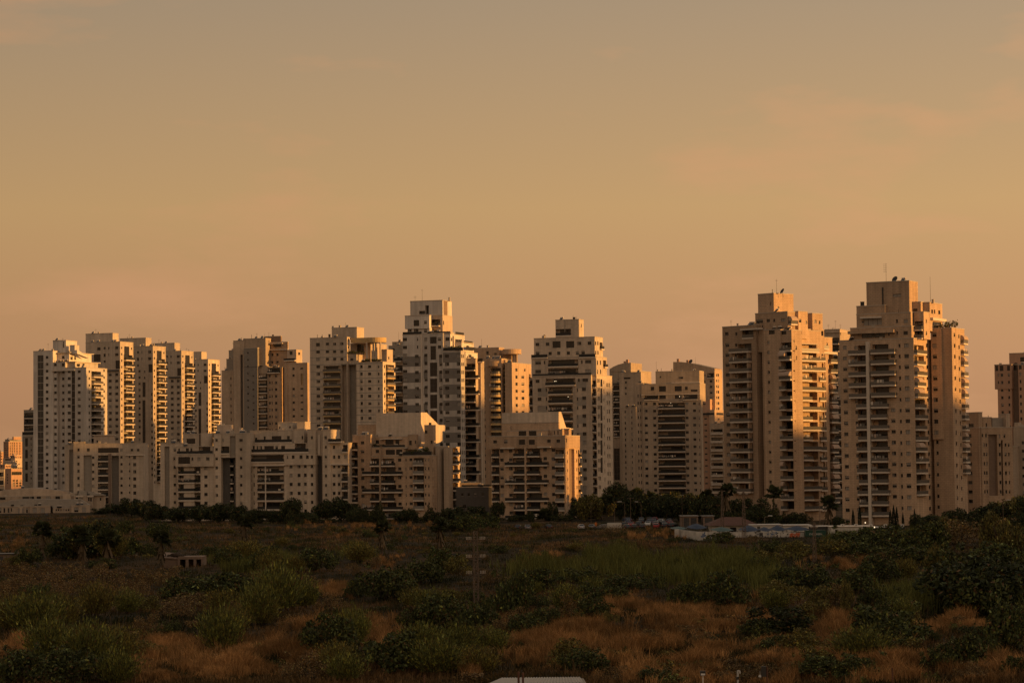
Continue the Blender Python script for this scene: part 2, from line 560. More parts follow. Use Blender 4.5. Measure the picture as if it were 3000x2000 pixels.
        for L in later:
            if L[0] == 'w':
                s.window(face, L[1], L[2], L[3], L[4], plane, L[5])
            elif L[0] == 'g':
                _, u0, u1, zl, zt, o = L
                nz = max(1, int((zt - zl) / o.get('dz', 3.1) + 0.5)); nu = max(1, int((u1-u0) / o.get('du', 1.6) + 0.5))
                fr = MB(); t = 0.06
                def bb(a, b, c, d_, dd0, dd1, m, q):
                    if face == 'f': q.box(a, b, plane + dd0, plane + dd1, c, d_, m)
                    else: q.box(plane - dd1, plane - dd0, a, b, c, d_, m)
                for i in range(nu + 1):
                    uu = u0 + (u1-u0) * i / nu
                    bb(uu - t/2, uu + t/2, zl, zt, 0.2, 0.29, o.get('frame', 'metal_dark'), fr)
                for j in range(nz + 1):
                    zz = zl + (zt-zl) * j / nz
                    th = o.get('band', t)
                    bb(u0, u1, zz - th/2, zz + th/2, 0.19, 0.285, o.get('frame', 'metal_dark'), fr)
                ob = s.add('glazing', fr)
                for i in range(nu):
                    for j in range(nz):
                        pm = MB()
                        ua, ub = u0 + (u1-u0)*i/nu, u0 + (u1-u0)*(i+1)/nu
                        za, zb_ = zl + (zt-zl)*j/nz, zl + (zt-zl)*(j+1)/nz
                        m = o.get('glass', 'glass')
                        pm.face([P(ua, za, 0.27), P(ub, za, 0.27), P(ub, zb_, 0.27), P(ua, zb_, 0.27)], m)
                        pm.build('pane', ob)
            elif L[0] == 's':
                _, u0, u1, z, th, pr, m = L
                s.add('ledge', obox('ledge', u0, u1, -pr, 0.05, z - th, z, m))
            elif L[0] == 'c':
                _, u0, u1, zl, zt, pr, m = L
                s.add('pilaster', obox('pilaster', u0, u1, -pr, 0.05, zl, zt, m))
            elif L[0] == 'T':
                _, u0, u1, z, o = L
                h = o.get('h', 1.1); out = o.get('out', 0.0)
                s.add('terrace_railing', obox('r', u0, u1, -out - 0.05, -out + 0.01, z, z + h, o.get('m', s.rail)))
                if out > 0.1:
                    s.add('ledge', obox('l', u0, u1, -out - 0.1, 0.04, z - 0.45, z + 0.01, o.get('slab', s.slab)))
            elif L[0] == 'b':
                _, u0, u1, z, H, deep, q, o, i = L
                pr = o.get('proj', 1.0)
                th = o.get('th', 0.45)
                sl = MB()
                a, b_ = (u0, u1)
                if o.get('alt') and i % 2: a, b_ = u0 + o['alt'][0], u1 - o['alt'][1]
                rdn = o.get('round')
                if rdn and face == 'f':
                    n = 8; cx = (a+b_)/2; hw = (b_-a)/2
                    pts = [(cx - hw*math.cos(math.pi*k/n), plane - pr*math.sin(math.pi*k/n)) for k in range(n+1)]
                    def shell(mbx, z0_, z1_, m, k0=1.0):
                        T = [(cx + (x-cx)*k0, plane + (y-plane)*k0, z1_) for x, y in pts]; B = [(x, y, z0_) for x, y, _ in T]
                        mbx.face(T, m); mbx.face(list(reversed(B)), m)
                        for k in range(n): mbx.face([B[k], B[k+1], T[k+1], T[k]], m)
                    shell(sl, z - th, z + 0.012, o.get('slab', s.slab))
                    ob = s.add('balcony', sl)
                    rl = MB()
                    shell(rl, z + 0.02, z + 0.95, o.get('rail', s.rail), 0.97)
                    rl.build('railing', ob)
                else:
                    d1 = max(deep - 0.03, 0.03)
                    if face == 'f': sl.box(a, b_, plane - pr, plane + 0.02, z - th, z + 0.012, o.get('slab', s.slab))
                    else: sl.box(plane - 0.02, plane + pr, a, b_, z - th, z + 0.012, o.get('slab', s.slab))
                    ob = s.add('balcony', sl)
                    rm = o.get('rail', s.rail)
                    if rm:
                        rl = MB(); rh = o.get('rh', 1.0)
                        def rb(c0, c1, d0, d1_, za, zb_):
                            if face == 'f': rl.box(c0, c1, plane + d0, plane + d1_, za, zb_, rm)
                            else: rl.box(plane - d1_, plane - d0, c0, c1, za, zb_, rm)
                        rb(a + 0.02, b_ - 0.02, -pr + 0.03, -pr + 0.08, z + 0.05, z + rh)
                        if pr > 0.5:
                            rb(a + 0.02, a + 0.07, -pr + 0.085, -0.01, z + 0.05, z + rh)
                            rb(b_ - 0.07, b_ - 0.02, -pr + 0.085, -0.01, z + 0.05, z + rh)
                        rl.build('railing', ob)
                if deep > 0.5 and o.get('door', True) and q[1]-q[0] > 1.2:
                    wd = r1((q[1]-q[0]) * s.rn.uniform(0.62, 0.9)); hd = r1(min(2.2, (q[3]-q[2]) - 0.15))
                    c = q[0] + 0.1 + wd/2 + s.rn.random() * max(0, (q[1]-q[0]) - wd - 0.2)
                    fm, pm = window_meshes(wd, hd, s.rn.choice((0, 0, 0, 4, 5, 1)))
                    loc = (c, plane + deep - 0.06, z + 0.1 + hd/2) if face == 'f' else (plane - deep + 0.06, c, z + 0.1 + hd/2)
                    d = link('balcony_door', fm, s.root, loc, nrm_rot(face))
                    link('pane', pm, d)
                if o.get('awn') and s.rn.random() < o['awn']:
                    aw = MB(); n = 5; R = min(1.5, H * 0.6)
                    aa, ab = (a + 0.1, b_ - 0.1)
                    if s.rn.random() < 0.5: ab = aa + (ab - aa) * 0.6
                    for k in range(n):
                        t0, t1 = math.pi/2*k/n, math.pi/2*(k+1)/n
                        def Q(u, t): return P(u, z + H - R + R*math.sin(t) + 0.05, -R*math.cos(t) - 0.05)
                        aw.face([Q(aa, t0), Q(ab, t0), Q(ab, t1), Q(aa, t1)], 'awning_cloth')
                        aw.face([Q(aa, t0), Q(aa, t1), P(aa, z+H-R+0.05, -0.05)], 'awning_cloth')
                        aw.face([Q(ab, t1), Q(ab, t0), P(ab, z+H-R+0.05, -0.05)], 'awning_cloth')
                    s.add('awning', aw)
                elif s.rn.random() < o.get('stuff', 0.75) and pr > 0.25:
                    it = MB(); kk = s.rn.random()
                    if kk < 0.4:       # washing on the line
                        cu = a + 0.2; nm = 'laundry'
                        while cu < a + (b_ - a) * s.rn.uniform(0.3, 0.9) and cu < b_ - 0.9:
                            w_ = s.rn.uniform(0.35, 0.8); h_ = s.rn.uniform(0.5, 1.1)
                            it.face([P(cu, z + 1.25 - h_ + 0.3, -pr - 0.04), P(cu + w_, z + 1.25 - h_ + 0.3, -pr - 0.05), P(cu + w_, z + 1.55, -pr - 0.02), P(cu, z + 1.55, -pr - 0.02)], s.rn.choice(['concrete_light', 'curtain', 'awning_cloth', 'clad_grey', 'blind']))
                            cu += w_ + s.rn.uniform(0.05, 0.5)
                        if it.f: s.add(nm, it)
                        continue
                    if kk < 0.6:       # cooling unit on the wall
                        cu = s.rn.uniform(a + 0.2, max(a + 0.21, b_ - 1.0))
                        if face == 'f': it.box(cu, cu + 0.85, plane - 0.42, plane - 0.02, z + 0.25, z + 0.85, 'concrete_light')
                        else: it.box(plane + 0.02, plane + 0.42, cu, cu + 0.85, z + 0.25, z + 0.85, 'concrete_light')
                        s.add('cooling_unit', it)
                        continue
                    # pots with plants
                    cu = s.rn.uniform(a + 0.4, b_ - 0.4) if b_ - a > 1 else (a+b_)/2
                    for _ in range(26):
                        uu = cu + s.rn.gauss(0, 0.2); dd = -pr*0.5 + s.rn.uniform(-0.25, 0.25); zz = z + s.rn.uniform(0.3, 1.35); w_ = 0.16
                        it.face([P(uu-w_, zz, dd), P(uu+w_, zz-w_*0.6, dd+0.1), P(uu+w_*0.4, zz+w_, dd-0.1)], 'leaf_dark')
                    s.add('balcony_plant', it)

    def mass(s, xl, xc, xr, yt, yb=None, v=0.0, depth=None, front=(), side=(), Z=None, wall=None, name='wall', cap=True, eave=0.08, xb=None, ybr=None, roofmat=None):
        """a block: front face xl..xc, right face xc..xr (pixels of the crop, at the roof line)"""
        v = v + s.eps()
        u0, _ = s.front(xl, yt, v, Z); u1, zt = s.front(xc, yt, v, Z)
        zl = 0.0 if yb is None else s.front(xc, yb, v, Z)[1]
        if depth is None:
            v1, _ = s.side(xr, yt, u1, Z)
        else: v1 = v + depth
        v1 = max(v1, v + 1.0)
        mb = MB(); W = wall or s.wall
        s.facade(mb, 'f', u0, u1, zl, zt, v, front, Z, W)
        s.facade(mb, 'r', v, v1, zl, zt, u1, side, Z, W)
        mb.face([(u1, v1, zl), (u0, v1, zl), (u0, v1, zt), (u1, v1, zt)], W)
        mb.face([(u0, v1, zl), (u0, v, zl), (u0, v, zt), (u0, v1, zt)], W)
        mb.face([(u0, v, zt - 0.02), (u1, v, zt - 0.02), (u1, v1, zt - 0.02), (u0, v1, zt - 0.02)], roofmat or s.roofm)
        if zl > 0.01:
            mb.face([(u0, v1, zl), (u1, v1, zl), (u1, v, zl), (u0, v, zl)], W)
        s.add(name, mb)
        if cap:
            t = 0.25; e = eave; c = MB(); h0, h1 = zt - 0.12, zt + 0.14
            cm = 'concrete' if cap is True else cap
            c.box(u0 - e, u1 + e, v - e, v + t, h0, h1, cm); c.box(u0 - e, u1 + e, v1 - t, v1 + e, h0, h1, cm)
            c.box(u0 - e, u0 + t, v + t, v1 - t, h0, h1, cm); c.box(u1 - t, u1 + e, v + t, v1 - t, h0, h1, cm)
            s.add('parapet', c)
            if yb is None: s.clutter((u0, u1, v, v1, zl, zt), s.k * 17 + int(xl), 4)
            elif u1 - u0 > 5: s.clutter((u0, u1, v, v1, zl, zt), s.k * 17 + int(xl), 1)
        return (u0, u1, v, v1, zl, zt)

    def shape_front(s, pts, v, depth, wall=None, name='wall', roof=None, Z=None):
        """a solid whose outline is seen from the front, pts in crop pixels, clockwise from lower left"""
        v = v + s.eps()
        q = [s.front(x, y, v, Z) for x, y in pts]
        poly = [(u, v, z) for u, z in q]
        poly.reverse()
        mb = MB(); mb.prism(poly, (0, depth, 0), wall or s.wall, roof)
        return s.add(name, mb)
    def shape_side(s, xl, pts, yref, xc, v=0.0, wall=None, name='wall', Z=None):
        """a solid whose outline is seen on the right face, pts in crop pixels; it runs left to xl"""
        v = v + s.eps()
        u1, _ = s.front(xc, yref, v, Z); u0, _ = s.front(xl, yref, v, Z)
        q = [s.side(x, y, u1, Z) for x, y in pts]
        poly = [(u1, vv, z) for vv, z in q]
        mb = MB(); mb.prism(poly, (u0 - u1, 0, 0), wall or s.wall)
        return s.add(name, mb)
    def drum(s, cx, hw, yt, yb, v=0.0, wall=None, name='wall', n=24, Z=None, roof=True):
        v = v + s.eps()
        u, zt = s.front(cx, yt, v, Z); ua, _ = s.front(cx - hw, yt, v, Z); zl = s.front(cx, yb, v, Z)[1]
        r = u - ua; cy = v + r
        mb = MB()
        R = [(u + r*math.cos(2*math.pi*i/n), cy + r*math.sin(2*math.pi*i/n)) for i in range(n)]
        for i in range(n):
            j = (i+1) % n
            a0_, a1_ = r*2*math.pi*i/n, r*2*math.pi*(i+1)/n
            mb.face([(*R[i], zl), (*R[j], zl), (*R[j], zt), (*R[i], zt)], wall or s.wall, [(a0_, zl), (a1_, zl), (a1_, zt), (a0_, zt)])
        mb.face([(*p, zt) for p in R], s.roofm)
        mb.face([(*p, zl) for p in reversed(R)], wall or s.wall)
        return s.add(name, mb)
    def antenna(s, x, y0, y1, v=3.0, kind='mast', Z=None):
        u, za = s.front(x, y1, v, Z); _, zb_ = s.front(x, y0, v, Z)
        m = MB()
        m.tube((u, v, za - 0.6), (u, v, zb_), 0.06, 0.035, 'metal_dark', 5)
        if kind == 'yagi':
            for i in range(5):
                z = zb_ - 0.25 - i * 0.55
                m.tube((u - 0.9, v, z), (u + 0.25, v, z), 0.03, 0.03, 'metal_dark', 4)
        elif kind == 'cross':
            m.tube((u - 0.5, v, zb_ - 0.5), (u + 0.5, v, zb_ - 0.5), 0.03, 0.03, 'metal_dark', 4)
        s.add('antenna', m)
    def dish(s, x, y, r, v=3.0, Z=None):
        u, z = s.front(x, y, v, Z)
        m = MB(); n = 12
        c = Vector((u, v, z))
        ax = Vector((-0.3, -0.8, 0.5)).normalized()
        a = ax.cross(Vector((0,0,1))).normalized(); b = ax.cross(a)
        ring = [c + (a*math.cos(2*math.pi*i/n) + b*math.sin(2*math.pi*i/n))*r + ax*0.25*r for i in range(n)]
        for i in range(n):
            m.face([c, ring[i], ring[(i+1) % n]], 'metal_dark')
            m.face([c - ax*0.05, ring[(i+1) % n] - ax*0.03, ring[i] - ax*0.03], 'metal_dark')
        m.tube(c, (u, v + 0.2, z - r - 0.9), 0.06, 0.06, 'metal_dark', 5)
        m.tube(c, c + ax * r * 0.9, 0.03, 0.02, 'metal_dark', 4)
        s.add('satellite_dish', m)
    def vent(s, x, y0, y1, w, v=3.0, Z=None, mat='concrete'):
        u, zt = s.front(x, y0, v, Z); _, za = s.front(x, y1, v, Z)
        m = MB(); hw = w/2
        m.box(u - hw, u + hw, v, v + w, za - 0.4, zt, mat)
        m.box(u - hw - 0.08, u + hw + 0.08, v - 0.08, v + w + 0.08, zt + 0.002, zt + 0.1, mat)
        s.add('chimney_vent', m)
    def lamp(s, x, y, v=0.6, Z=None):
        u, z = s.front(x, y, v, Z)
        m = MB(); m.tube((u, v, z), (u, v, z + 0.22), 0.16, 0.1, 'lamp_glow', 8)
        m.tube((u, v, z + 0.221), (u, v, z + 0.5), 0.02, 0.02, 'metal_dark', 5)
        s.add('balcony_lamp', m)
    def clutter(s, r, seed, n=5):
        """solar heaters, tanks and pipes on a flat roof r = (u0, u1, v0, v1, zl, zt)"""
        q = random.Random(seed); u0, u1, v0, v1, _, zt = r
        if u1 - u0 < 2.5 or v1 - v0 < 2.5: return
        for i in range(n):
            u = q.uniform(u0 + 1, u1 - 1); v = q.uniform(v0 + 0.5, v0 + min(3.0, (v1 - v0) * 0.5))
            k = q.random()
            if k < 0.45:
                m = MB(); m.tube((u - 0.6, v, zt + 0.95), (u + 0.6, v, zt + 0.95), 0.27, 0.27, 'concrete_light', 10)
                for x in (-0.5, 0.5): m.tube((u + x, v, zt - 0.02), (u + x, v, zt + 0.75), 0.03, 0.03, 'metal_dark', 4)
                o = s.add('water_tank', m)
                p = MB(); p.face([(u - 0.6, v - 1.3, zt + 0.15), (u + 0.6, v - 1.3, zt + 0.15), (u + 0.6, v - 0.3, zt + 0.8), (u - 0.6, v - 0.3, zt + 0.8)], 'glass'); p.build('solar_panel', o)
            elif k < 0.7:
                m = MB(); m.box(u - 0.5, u + 0.5, v, v + 0.5, zt - 0.02, zt + q.uniform(0.6, 1.1), 'concrete'); s.add('roof_unit', m)
            elif k < 0.88:
                m = MB(); h = q.uniform(0.8, 1.8); m.tube((u, v, zt - 0.02), (u, v, zt + h), 0.09, 0.09, 'metal_dark', 6); m.tube((u, v, zt + h), (u, v, zt + h + 0.15), 0.18, 0.05, 'metal_dark', 6); s.add('vent_pipe', m)
            else:
                m = MB(); h = q.uniform(2.0, 4.0); m.tube((u, v, zt - 0.02), (u, v, zt + h), 0.035, 0.03, 'metal_dark', 5)
                for j in range(3): m.tube((u - 0.5, v, zt + h - 0.2 - 0.3*j), (u + 0.5, v, zt + h - 0.2 - 0.3*j), 0.02, 0.02, 'metal_dark', 4)
                s.add('antenna', m)
    def posts(s, xs, y0, y1, w, v=0.0, mat=None, name='column', Z=None):
        for x in xs:
            u, zt = s.front(x, y0, v, Z); _, za = s.front(x, y1, v, Z)
            m = MB(); m.tube((u, v, za), (u, v, zt), w/2, w/2, mat or s.wall, 8)
            s.add(name, m)
# ------------------------------------------------------------------ the city, from left to right
TOWER = 'apartment tower'

def far_left():
    # pinkish blocks far behind, at the left edge
    b = Bld('apartment_block', 'small brick-orange block with mansard roof, far behind at the left edge', ZE, 105, 960, 1750, 27, al=50, wall='plaster_orange', zb=-3)
    b.mass(42, 105, 285, 962, front=[('w',60,985,14,14,7,{'p':27}),('w',85,985,14,14,7,{'p':27})], side=[('w',x,980,14,12,8,{'p':19}) for x in (125,150,175,205,240)])
    b.mass(60, 118, 260, 935, yb=965, v=2.5, wall='clad_mid')
    b.mass(150, 165, 255, 905, yb=940, v=3.5, wall='plaster_orange')
    b = Bld('apartment_block', 'low cream terraced block in front of the orange block at the left edge', ZE, 180, 1160, 1650, 27, al=45, wall='plaster_cream', zb=-3)
    b.mass(35, 180, 270, 1165, front=[('g',60,135,1172,1188),('w',90,1220,40,14,3,{'p':34})], side=[('w',200,1200,16,14,4,{'p':34})])
    b.mass(35, 205, 262, 1215, v=-6, front=[('w',80,1240,40,12,2,{'p':34})], side=[('w',230,1235,14,14,3,{'p':34})])
    b = Bld('apartment_block', 'low orange block with three square windows below the terraced block', ZE, 135, 1310, 1500, 30, al=55, wall='plaster_orange', zb=-3)
    b.mass(0, 135, 268, 1290, front=[('w',20,1320,16,20,6,{'p':34}),('w',90,1360,14,16,4,{'p':34})], side=[('w',166,1433,24,22,3),('w',206,1433,24,22,3),('w',246,1433,24,22,3),('g',140,262,1325,1365)])
    b = Bld('apartment_block', 'shaded low block with dark balconies cut off by the left edge', ZE, 50, 1300, 1380, 45, al=15, wall='concrete', zb=-3)
    b.mass(-160, 50, 60, 1297, front=[('b',-120,42,1385,4,{'p':100,'proj':0.8})])
    for i, (xl, xc, xr, yt, D, wl, lb) in enumerate(((-70, 10, 45, 1085, 1850, 'plaster_orange', 'sliver of orange housing at the very left edge'), (120, 175, 262, 1130, 1700, 'plaster_orange', 'small orange house just under the mansard block'), (140, 210, 275, 1262, 1560, 'stone_pale', 'pale flat house with white roof edge above the three-window block'), (0, 60, 130, 1240, 1600, 'plaster_orange', 'small orange-lit house left of the pale flat house'))):
        b = Bld('small_house', lb, ZE, xc, yt, D, 30, al=48, wall=wl, zb=-3, cat='house')
        b.mass(xl, xc, xr, yt, front=[('w', xl + (xc-xl)*f, yt + 22, 14, 14, 5, {'p': 34}) for f in (0.3, 0.7)], side=[('w', xc + (xr-xc)*f, yt + 22, 14, 14, 5, {'p': 34}) for f in (0.25, 0.55, 0.85)], cap='concrete_light', eave=0.4)
    # dark tower half hidden behind the white one
    b = Bld('residential_tower', 'dark narrow tower with black loggia bands at far left, behind the white tower', Z1, 300, 690, 1140, 48, wall='clad_mid', cat=TOWER, zb=-3)
    b.mass(182, 300, None, 680, depth=14, front=[('b',186,290,742,3,{'p':50,'proj':0.3})])
    b.mass(170, 302, None, 872, depth=18, v=-1.5, front=[('T',172,300,872,{'out':0.2,'h':1.6}),('g',193,213,895,960),('g',193,213,985,1050),('g',193,213,1075,1140),('g',193,213,1165,1230),('w',238,902,10,16,12,{'p':43})])
far_left()

def white_tower():
    b = Bld('residential_tower', 'tall white plastered tower with stepped lit penthouse, leftmost of the high-rises', Z1, 660, 355, 1075, 52.8, wall='plaster_white', cat=TOWER)
    b.mass(255, 405, None, 228, depth=20, front=[('g',288,333,262,1275,{'band':0.35,'glass':'glass_dim','frame':'clad_mid'}),('w',360,278,20,20,20)])
    b.mass(405, 500, None, 316, depth=20, v=0.3, front=[('r',440,498,374,1290,1.6,'plaster_white',[('w',484,390,18,20,20)]),('w',424,390,20,20,18),('w',424,335,20,20,1),('w',484,335,22,24,1)])
    b.mass(500, 660, 820, 356, front=[('w',530,387,24,22,20),('g',548,575,372,1290,{'band':0.2,'frame':'clad_mid'}),('w',606,387,22,20,20),('s',398,576,372,0.5,0.5)],
           side=[('w',684,387,11,18,18),('b',700,774,428,18,{'proj':1.3,'rail':'rail_glass','p':51.5,'deep':2.6,'back':'clad_dark'}),('w',797,380,10,18,18)])  # dark rear wall paints shade into the side loggias
    b.mass(470, 575, 750, 312, yb=360, v=2.2, front=[('w',492,338,26,22,1)], side=[('w',600,338,24,20,1),('w',640,335,16,18,1)], eave=0.9, cap='concrete_light')
    b.mass(405, 530, 700, 242, yb=320, v=3.5, front=[('w',422,280,16,18,1),('w',484,278,20,20,1)], side=[('w',548,283,18,26,1),('w',575,285,12,24,1)], eave=0.9, cap='concrete_light')
    b.shape_side(560, [(590,250),(680,285),(660,268),(600,222),(590,222)], 240, 590, v=4.0)
    b.mass(405, 505, 590, 148, yb=250, v=5.5, front=[('w',487,165,10,14,3,{'p':16})])
    b.mass(535, 572, 607, 186, yb=250, v=4.2)
    b.antenna(480, 128, 148, 8, 'cross')
white_tower()

def slim_tower(label, xc, yt, k, D, extra, seed):
    X = lambda x: xc + (x - 397) * k
    Y = lambda y: yt + (y - 158) * k
    b = Bld('residential_tower', label, Z2, xc, yt, D, 49*k, wall='stone_pale', cat=TOWER)
    P = 49 * k
    fr = [('w',X(278),Y(207),15*k,18*k,1),('w',X(310),Y(207),10*k,18*k,1),('w',X(371),Y(205),25*k,20*k,2,{'p':52*k}),('w',X(278),Y(262),17*k,24*k,1),
          ('w',X(310),Y(258),10*k,18*k,1),('w',X(278),Y(310),17*k,18*k,1),('g',X(362),X(394),Y(302),Y(366)),('g',X(195),X(247),Y(255),Y(310)),('w',X(234),Y(213),26*k,24*k,1)]
    if extra == 'cols':
        fr += [('w',X(320),Y(410),24*k,20*k,20),('w',X(371),Y(410),24*k,20*k,20),('s',X(296),X(396),Y(372),0.7,0.7,'clad_dark')]
    else:
        fr += [('w',X(290),Y(358),17*k,18*k,20),('g',X(314),X(338),Y(445),Y(562),{'frame':'clad_dark'}),('g',X(314),X(338),Y(588),Y(1250),{'frame':'clad_dark'}),('w',X(389),Y(540),14*k,20*k,14),('w',X(331),Y(360),10*k,18*k,2)]
    b.mass(X(133 if extra == 'cols' else 180), xc, X(498), yt, front=fr,
           side=[('w',X(409),Y(205),9*k,18*k,22),('g',X(428),X(466),Y(195),Y(288)),('b',X(425),X(492),Y(299),20,{'proj':1.3,'p':P,'deep':2.4,'back':'clad_dark'}),('w',X(484),Y(212),8*k,16*k,2)])  # loggia backs coloured dark in place of shade
    b.mass(X(133), X(340), X(385), Y(93), yb=Y(172), v=5.0, front=[('g',X(182),X(246),Y(167),Y(178))] if extra == 'cols' else [])
    b.antenna(X(210), Y(60), Y(93), 7, 'cross'); b.vent(X(230), Y(86), Y(93), 0.7, 8)
slim_tower('tall cream tower with bright box top directly behind the white tower', 397, 158, 1.0, 1160, 'cols', 1)
slim_tower('cream tower with tall lit edge, second of the four slim towers in a row', 648, 192, 0.965, 1200, 'strip', 2)
slim_tower('cream tower, third of the four slim towers stepping back behind the low block', 866, 228, 0.92, 1260, 'cols', 3)
slim_tower('shortest and rightmost of the four slim cream towers in a row', 1070, 293, 0.88, 1310, 'strip', 4)

def low_left():
    b = Bld('apartment_block', 'eight-storey cream block with dark central loggias in front of the white tower', Z2, 560, 935, 1043, 54.3, al=9, wall='stone_pale')
    b.mass(-25, 40, None, 945, depth=12, v=1.5, front=[('r',8,38,985,1460,1.2,'clad_mid',[])])
    b.mass(40, 575, None, 935, depth=14, front=[
        ('w',78,985,17,22,9),('w',153,985,22,24,1),('r',118,180,1027,1460,1.0,'clad_mid',[]),('w',190,1045,18,20,8),
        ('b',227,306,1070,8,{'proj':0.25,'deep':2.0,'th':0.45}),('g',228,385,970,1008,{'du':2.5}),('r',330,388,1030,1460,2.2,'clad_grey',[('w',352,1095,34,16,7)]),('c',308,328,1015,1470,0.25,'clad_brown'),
        ('w',407,987,17,20,9),('w',469,1040,11,16,8),('w',508,1044,22,24,8),('w',487,987,20,20,1),('w',535,987,20,20,1),('s',438,584,1022,0.4,0.6)])
    b.mass(40, 120, None, 925, yb=937, depth=10, v=2)
    b.mass(195, 345, 355, 872, yb=938, v=5, front=[('w',222,920,12,16,1)], cap='concrete_light', eave=0.5, wall='plaster_cream')
    b.antenna(260, 850, 872, 7)
low_left()

def low_mid():
    b = Bld('apartment_block', 'stepped cream block with rounded roof drum, left half of the wide low pair', Z2, 1090, 860, 850, 67, al=14, wall='stone_pale')
    b.mass(705, 880, None, 935, depth=14, v=2.5, front=[('r',738,775,960,1480,1.0,'clad_mid',[]),('w',815,985,18,22,8)])
    b.mass(880, 1000, None, 864, depth=12, v=4.0, front=[('g',905,972,900,938)])
    b.drum(1046, 46, 858, 970, v=3.5)
    b.mass(828, 1110, None, 958, yb=1030, depth=12, v=2.0, front=[('w',848,985,12,22,1),('w',912,985,24,26,1),('w',942,985,14,26,1),('b',998,1088,1012,1,{'proj':0.2,'deep':1.5})])
    b.mass(820, 1112, None, 1018, yb=1112, depth=14, v=-0.8, front=[('T',832,1106,1012,{'h':0.9,'out':0.05}),('g',842,932,1040,1092),('w',950,1055,14,24,1),('w',1001,1055,24,24,1),('w',1068,1054,26,24,1)])
    b.mass(836, 1112, None, 1105, depth=14, v=0.2, front=[('b',842,1010,1168,5,{'proj':0.3,'deep':1.6,'in1':6.0,'p':67}),('b',965,1012,1167,5,{'proj':0.3,'p':67}),('w',1053,1125,26,24,6)])
    b.mass(1112, 1168, None, 862, depth=16, v=0.6, front=[('w',1135,912,20,22,9,{'p':70})])
    b.mass(115, 240, None, 860, depth=16, v=1.0, Z=Z3, front=[('r',124,236,1045,1480,2.6,'clad_dark',[('b',195,222,1105,6,{'proj':0.5,'deep':0.4,'p':67})]),('r',192,234,880,1042,0.8,'clad_mid',[]),('w',140,912,14,22,1),('b',125,188,1012,1,{'proj':0.3})])
    b.mass(238, 345, None, 858, depth=16, v=0.3, Z=Z3, front=[('w',277,912,26,22,1),('w',277,983,20,22,8,{'p':68})])
    b.mass(92, 198, 216, 798, yb=865, v=6, Z=Z3, cap='concrete_light', wall='plaster_cream')
    b.mass(262, 275, None, 820, yb=862, depth=3, v=7, Z=Z3)
    b = Bld('apartment_block', 'wide cream block with long dark terraces, right half of the wide low pair', Z3, 845, 835, 847, 68.5, al=14, wall='stone_pale')
    b.mass(345, 680, None, 836, yb=935, depth=11, v=5.0, front=[('T',395,678,926,{'out':2.0,'h':1.0}),('w',366,902,12,24,1),('w',392,905,16,26,1),('w',458,895,14,26,1),('g',512,586,880,910),('w',640,893,20,28,1)])
    b.mass(310, 845, None, 932, yb=1012, depth=14, v=2.5, front=[('T',292,805,1000,{'out':2.2,'h':1.1}),('w',338,972,12,24,1),('w',372,968,18,28,1),('w',402,970,12,28,1),('w',432,970,12,28,1),('g',455,528,955,988),('w',550,968,18,28,1),('g',584,614,955,988),('b',690,772,990,1,{'proj':0.1,'deep':1.8}),('w',820,965,16,24,1)])
    b.mass(292, 845, None, 1010, yb=1100, depth=16, v=0.0, front=[('w',314,1048,22,24,1),('b',352,608,1076,1,{'proj':0.35,'deep':1.8}),('w',633,1042,8,22,1),('w',676,1040,20,26,1),('w',736,1039,24,26,1),('w',785,1040,22,26,1),('w',820,1040,16,24,1),('s',290,610,1100,0.35,0.3)])
    b.mass(302, 845, None, 1094, depth=15, v=0.5, front=[('b',308,362,1165,6,{'proj':0.35,'p':68.5}),('b',403,606,1165,6,{'proj':0.35,'p':68.5}),('w',377,1115,8,28,6),('c',463,471,1096,1450,0.5),('w',660,1112,24,26,7),('w',721,1112,24,26,7),('w',769,1110,22,26,7),('w',820,1112,18,24,7)])
    b.mass(680, 760, None, 828, yb=940, depth=12, v=3.2, front=[('w',747,892,12,26,1)])
    b.mass(786, 846, None, 830, yb=1012, depth=14, v=1.2, front=[('w',820,892,16,24,1)])
    b.mass(846, 902, None, 834, depth=13, v=2.8, front=[('r',850,898,1032,1480,2.0,'clad_dark',[]),('c',868,884,870,1028,0.4)])
    b.mass(902, 962, None, 832, depth=15, v=0.9, front=[('w',924,892,18,24,1),('w',926,965,14,22,9,{'p':73})])
    b.mass(962, 1096, None, 932, depth=14, v=1.4, front=[('T',950,1048,922,{'out':1.2,'h':1.0}),('w',988,965,20,26,1),('w',989,1040,20,26,1),('w',1027,1040,20,26,1),('w',1077,1038,22,28,1),('b',1056,1092,1000,1,{'proj':1.0}),('w',989,1112,22,24,7),('w',1027,1112,20,24,7),('b',1050,1094,1155,5,{'proj':1.0,'p':68.5}),('s',962,1110,1092,0.4,0.8)])
    b.mass(560, 670, None, 775, yb=838, depth=8, v=7, front=[('w',572,815,12,14,1),('w',652,812,12,14,1)])
    b.mass(705, 765, None, 772, yb=838, depth=8, v=6)
low_mid()

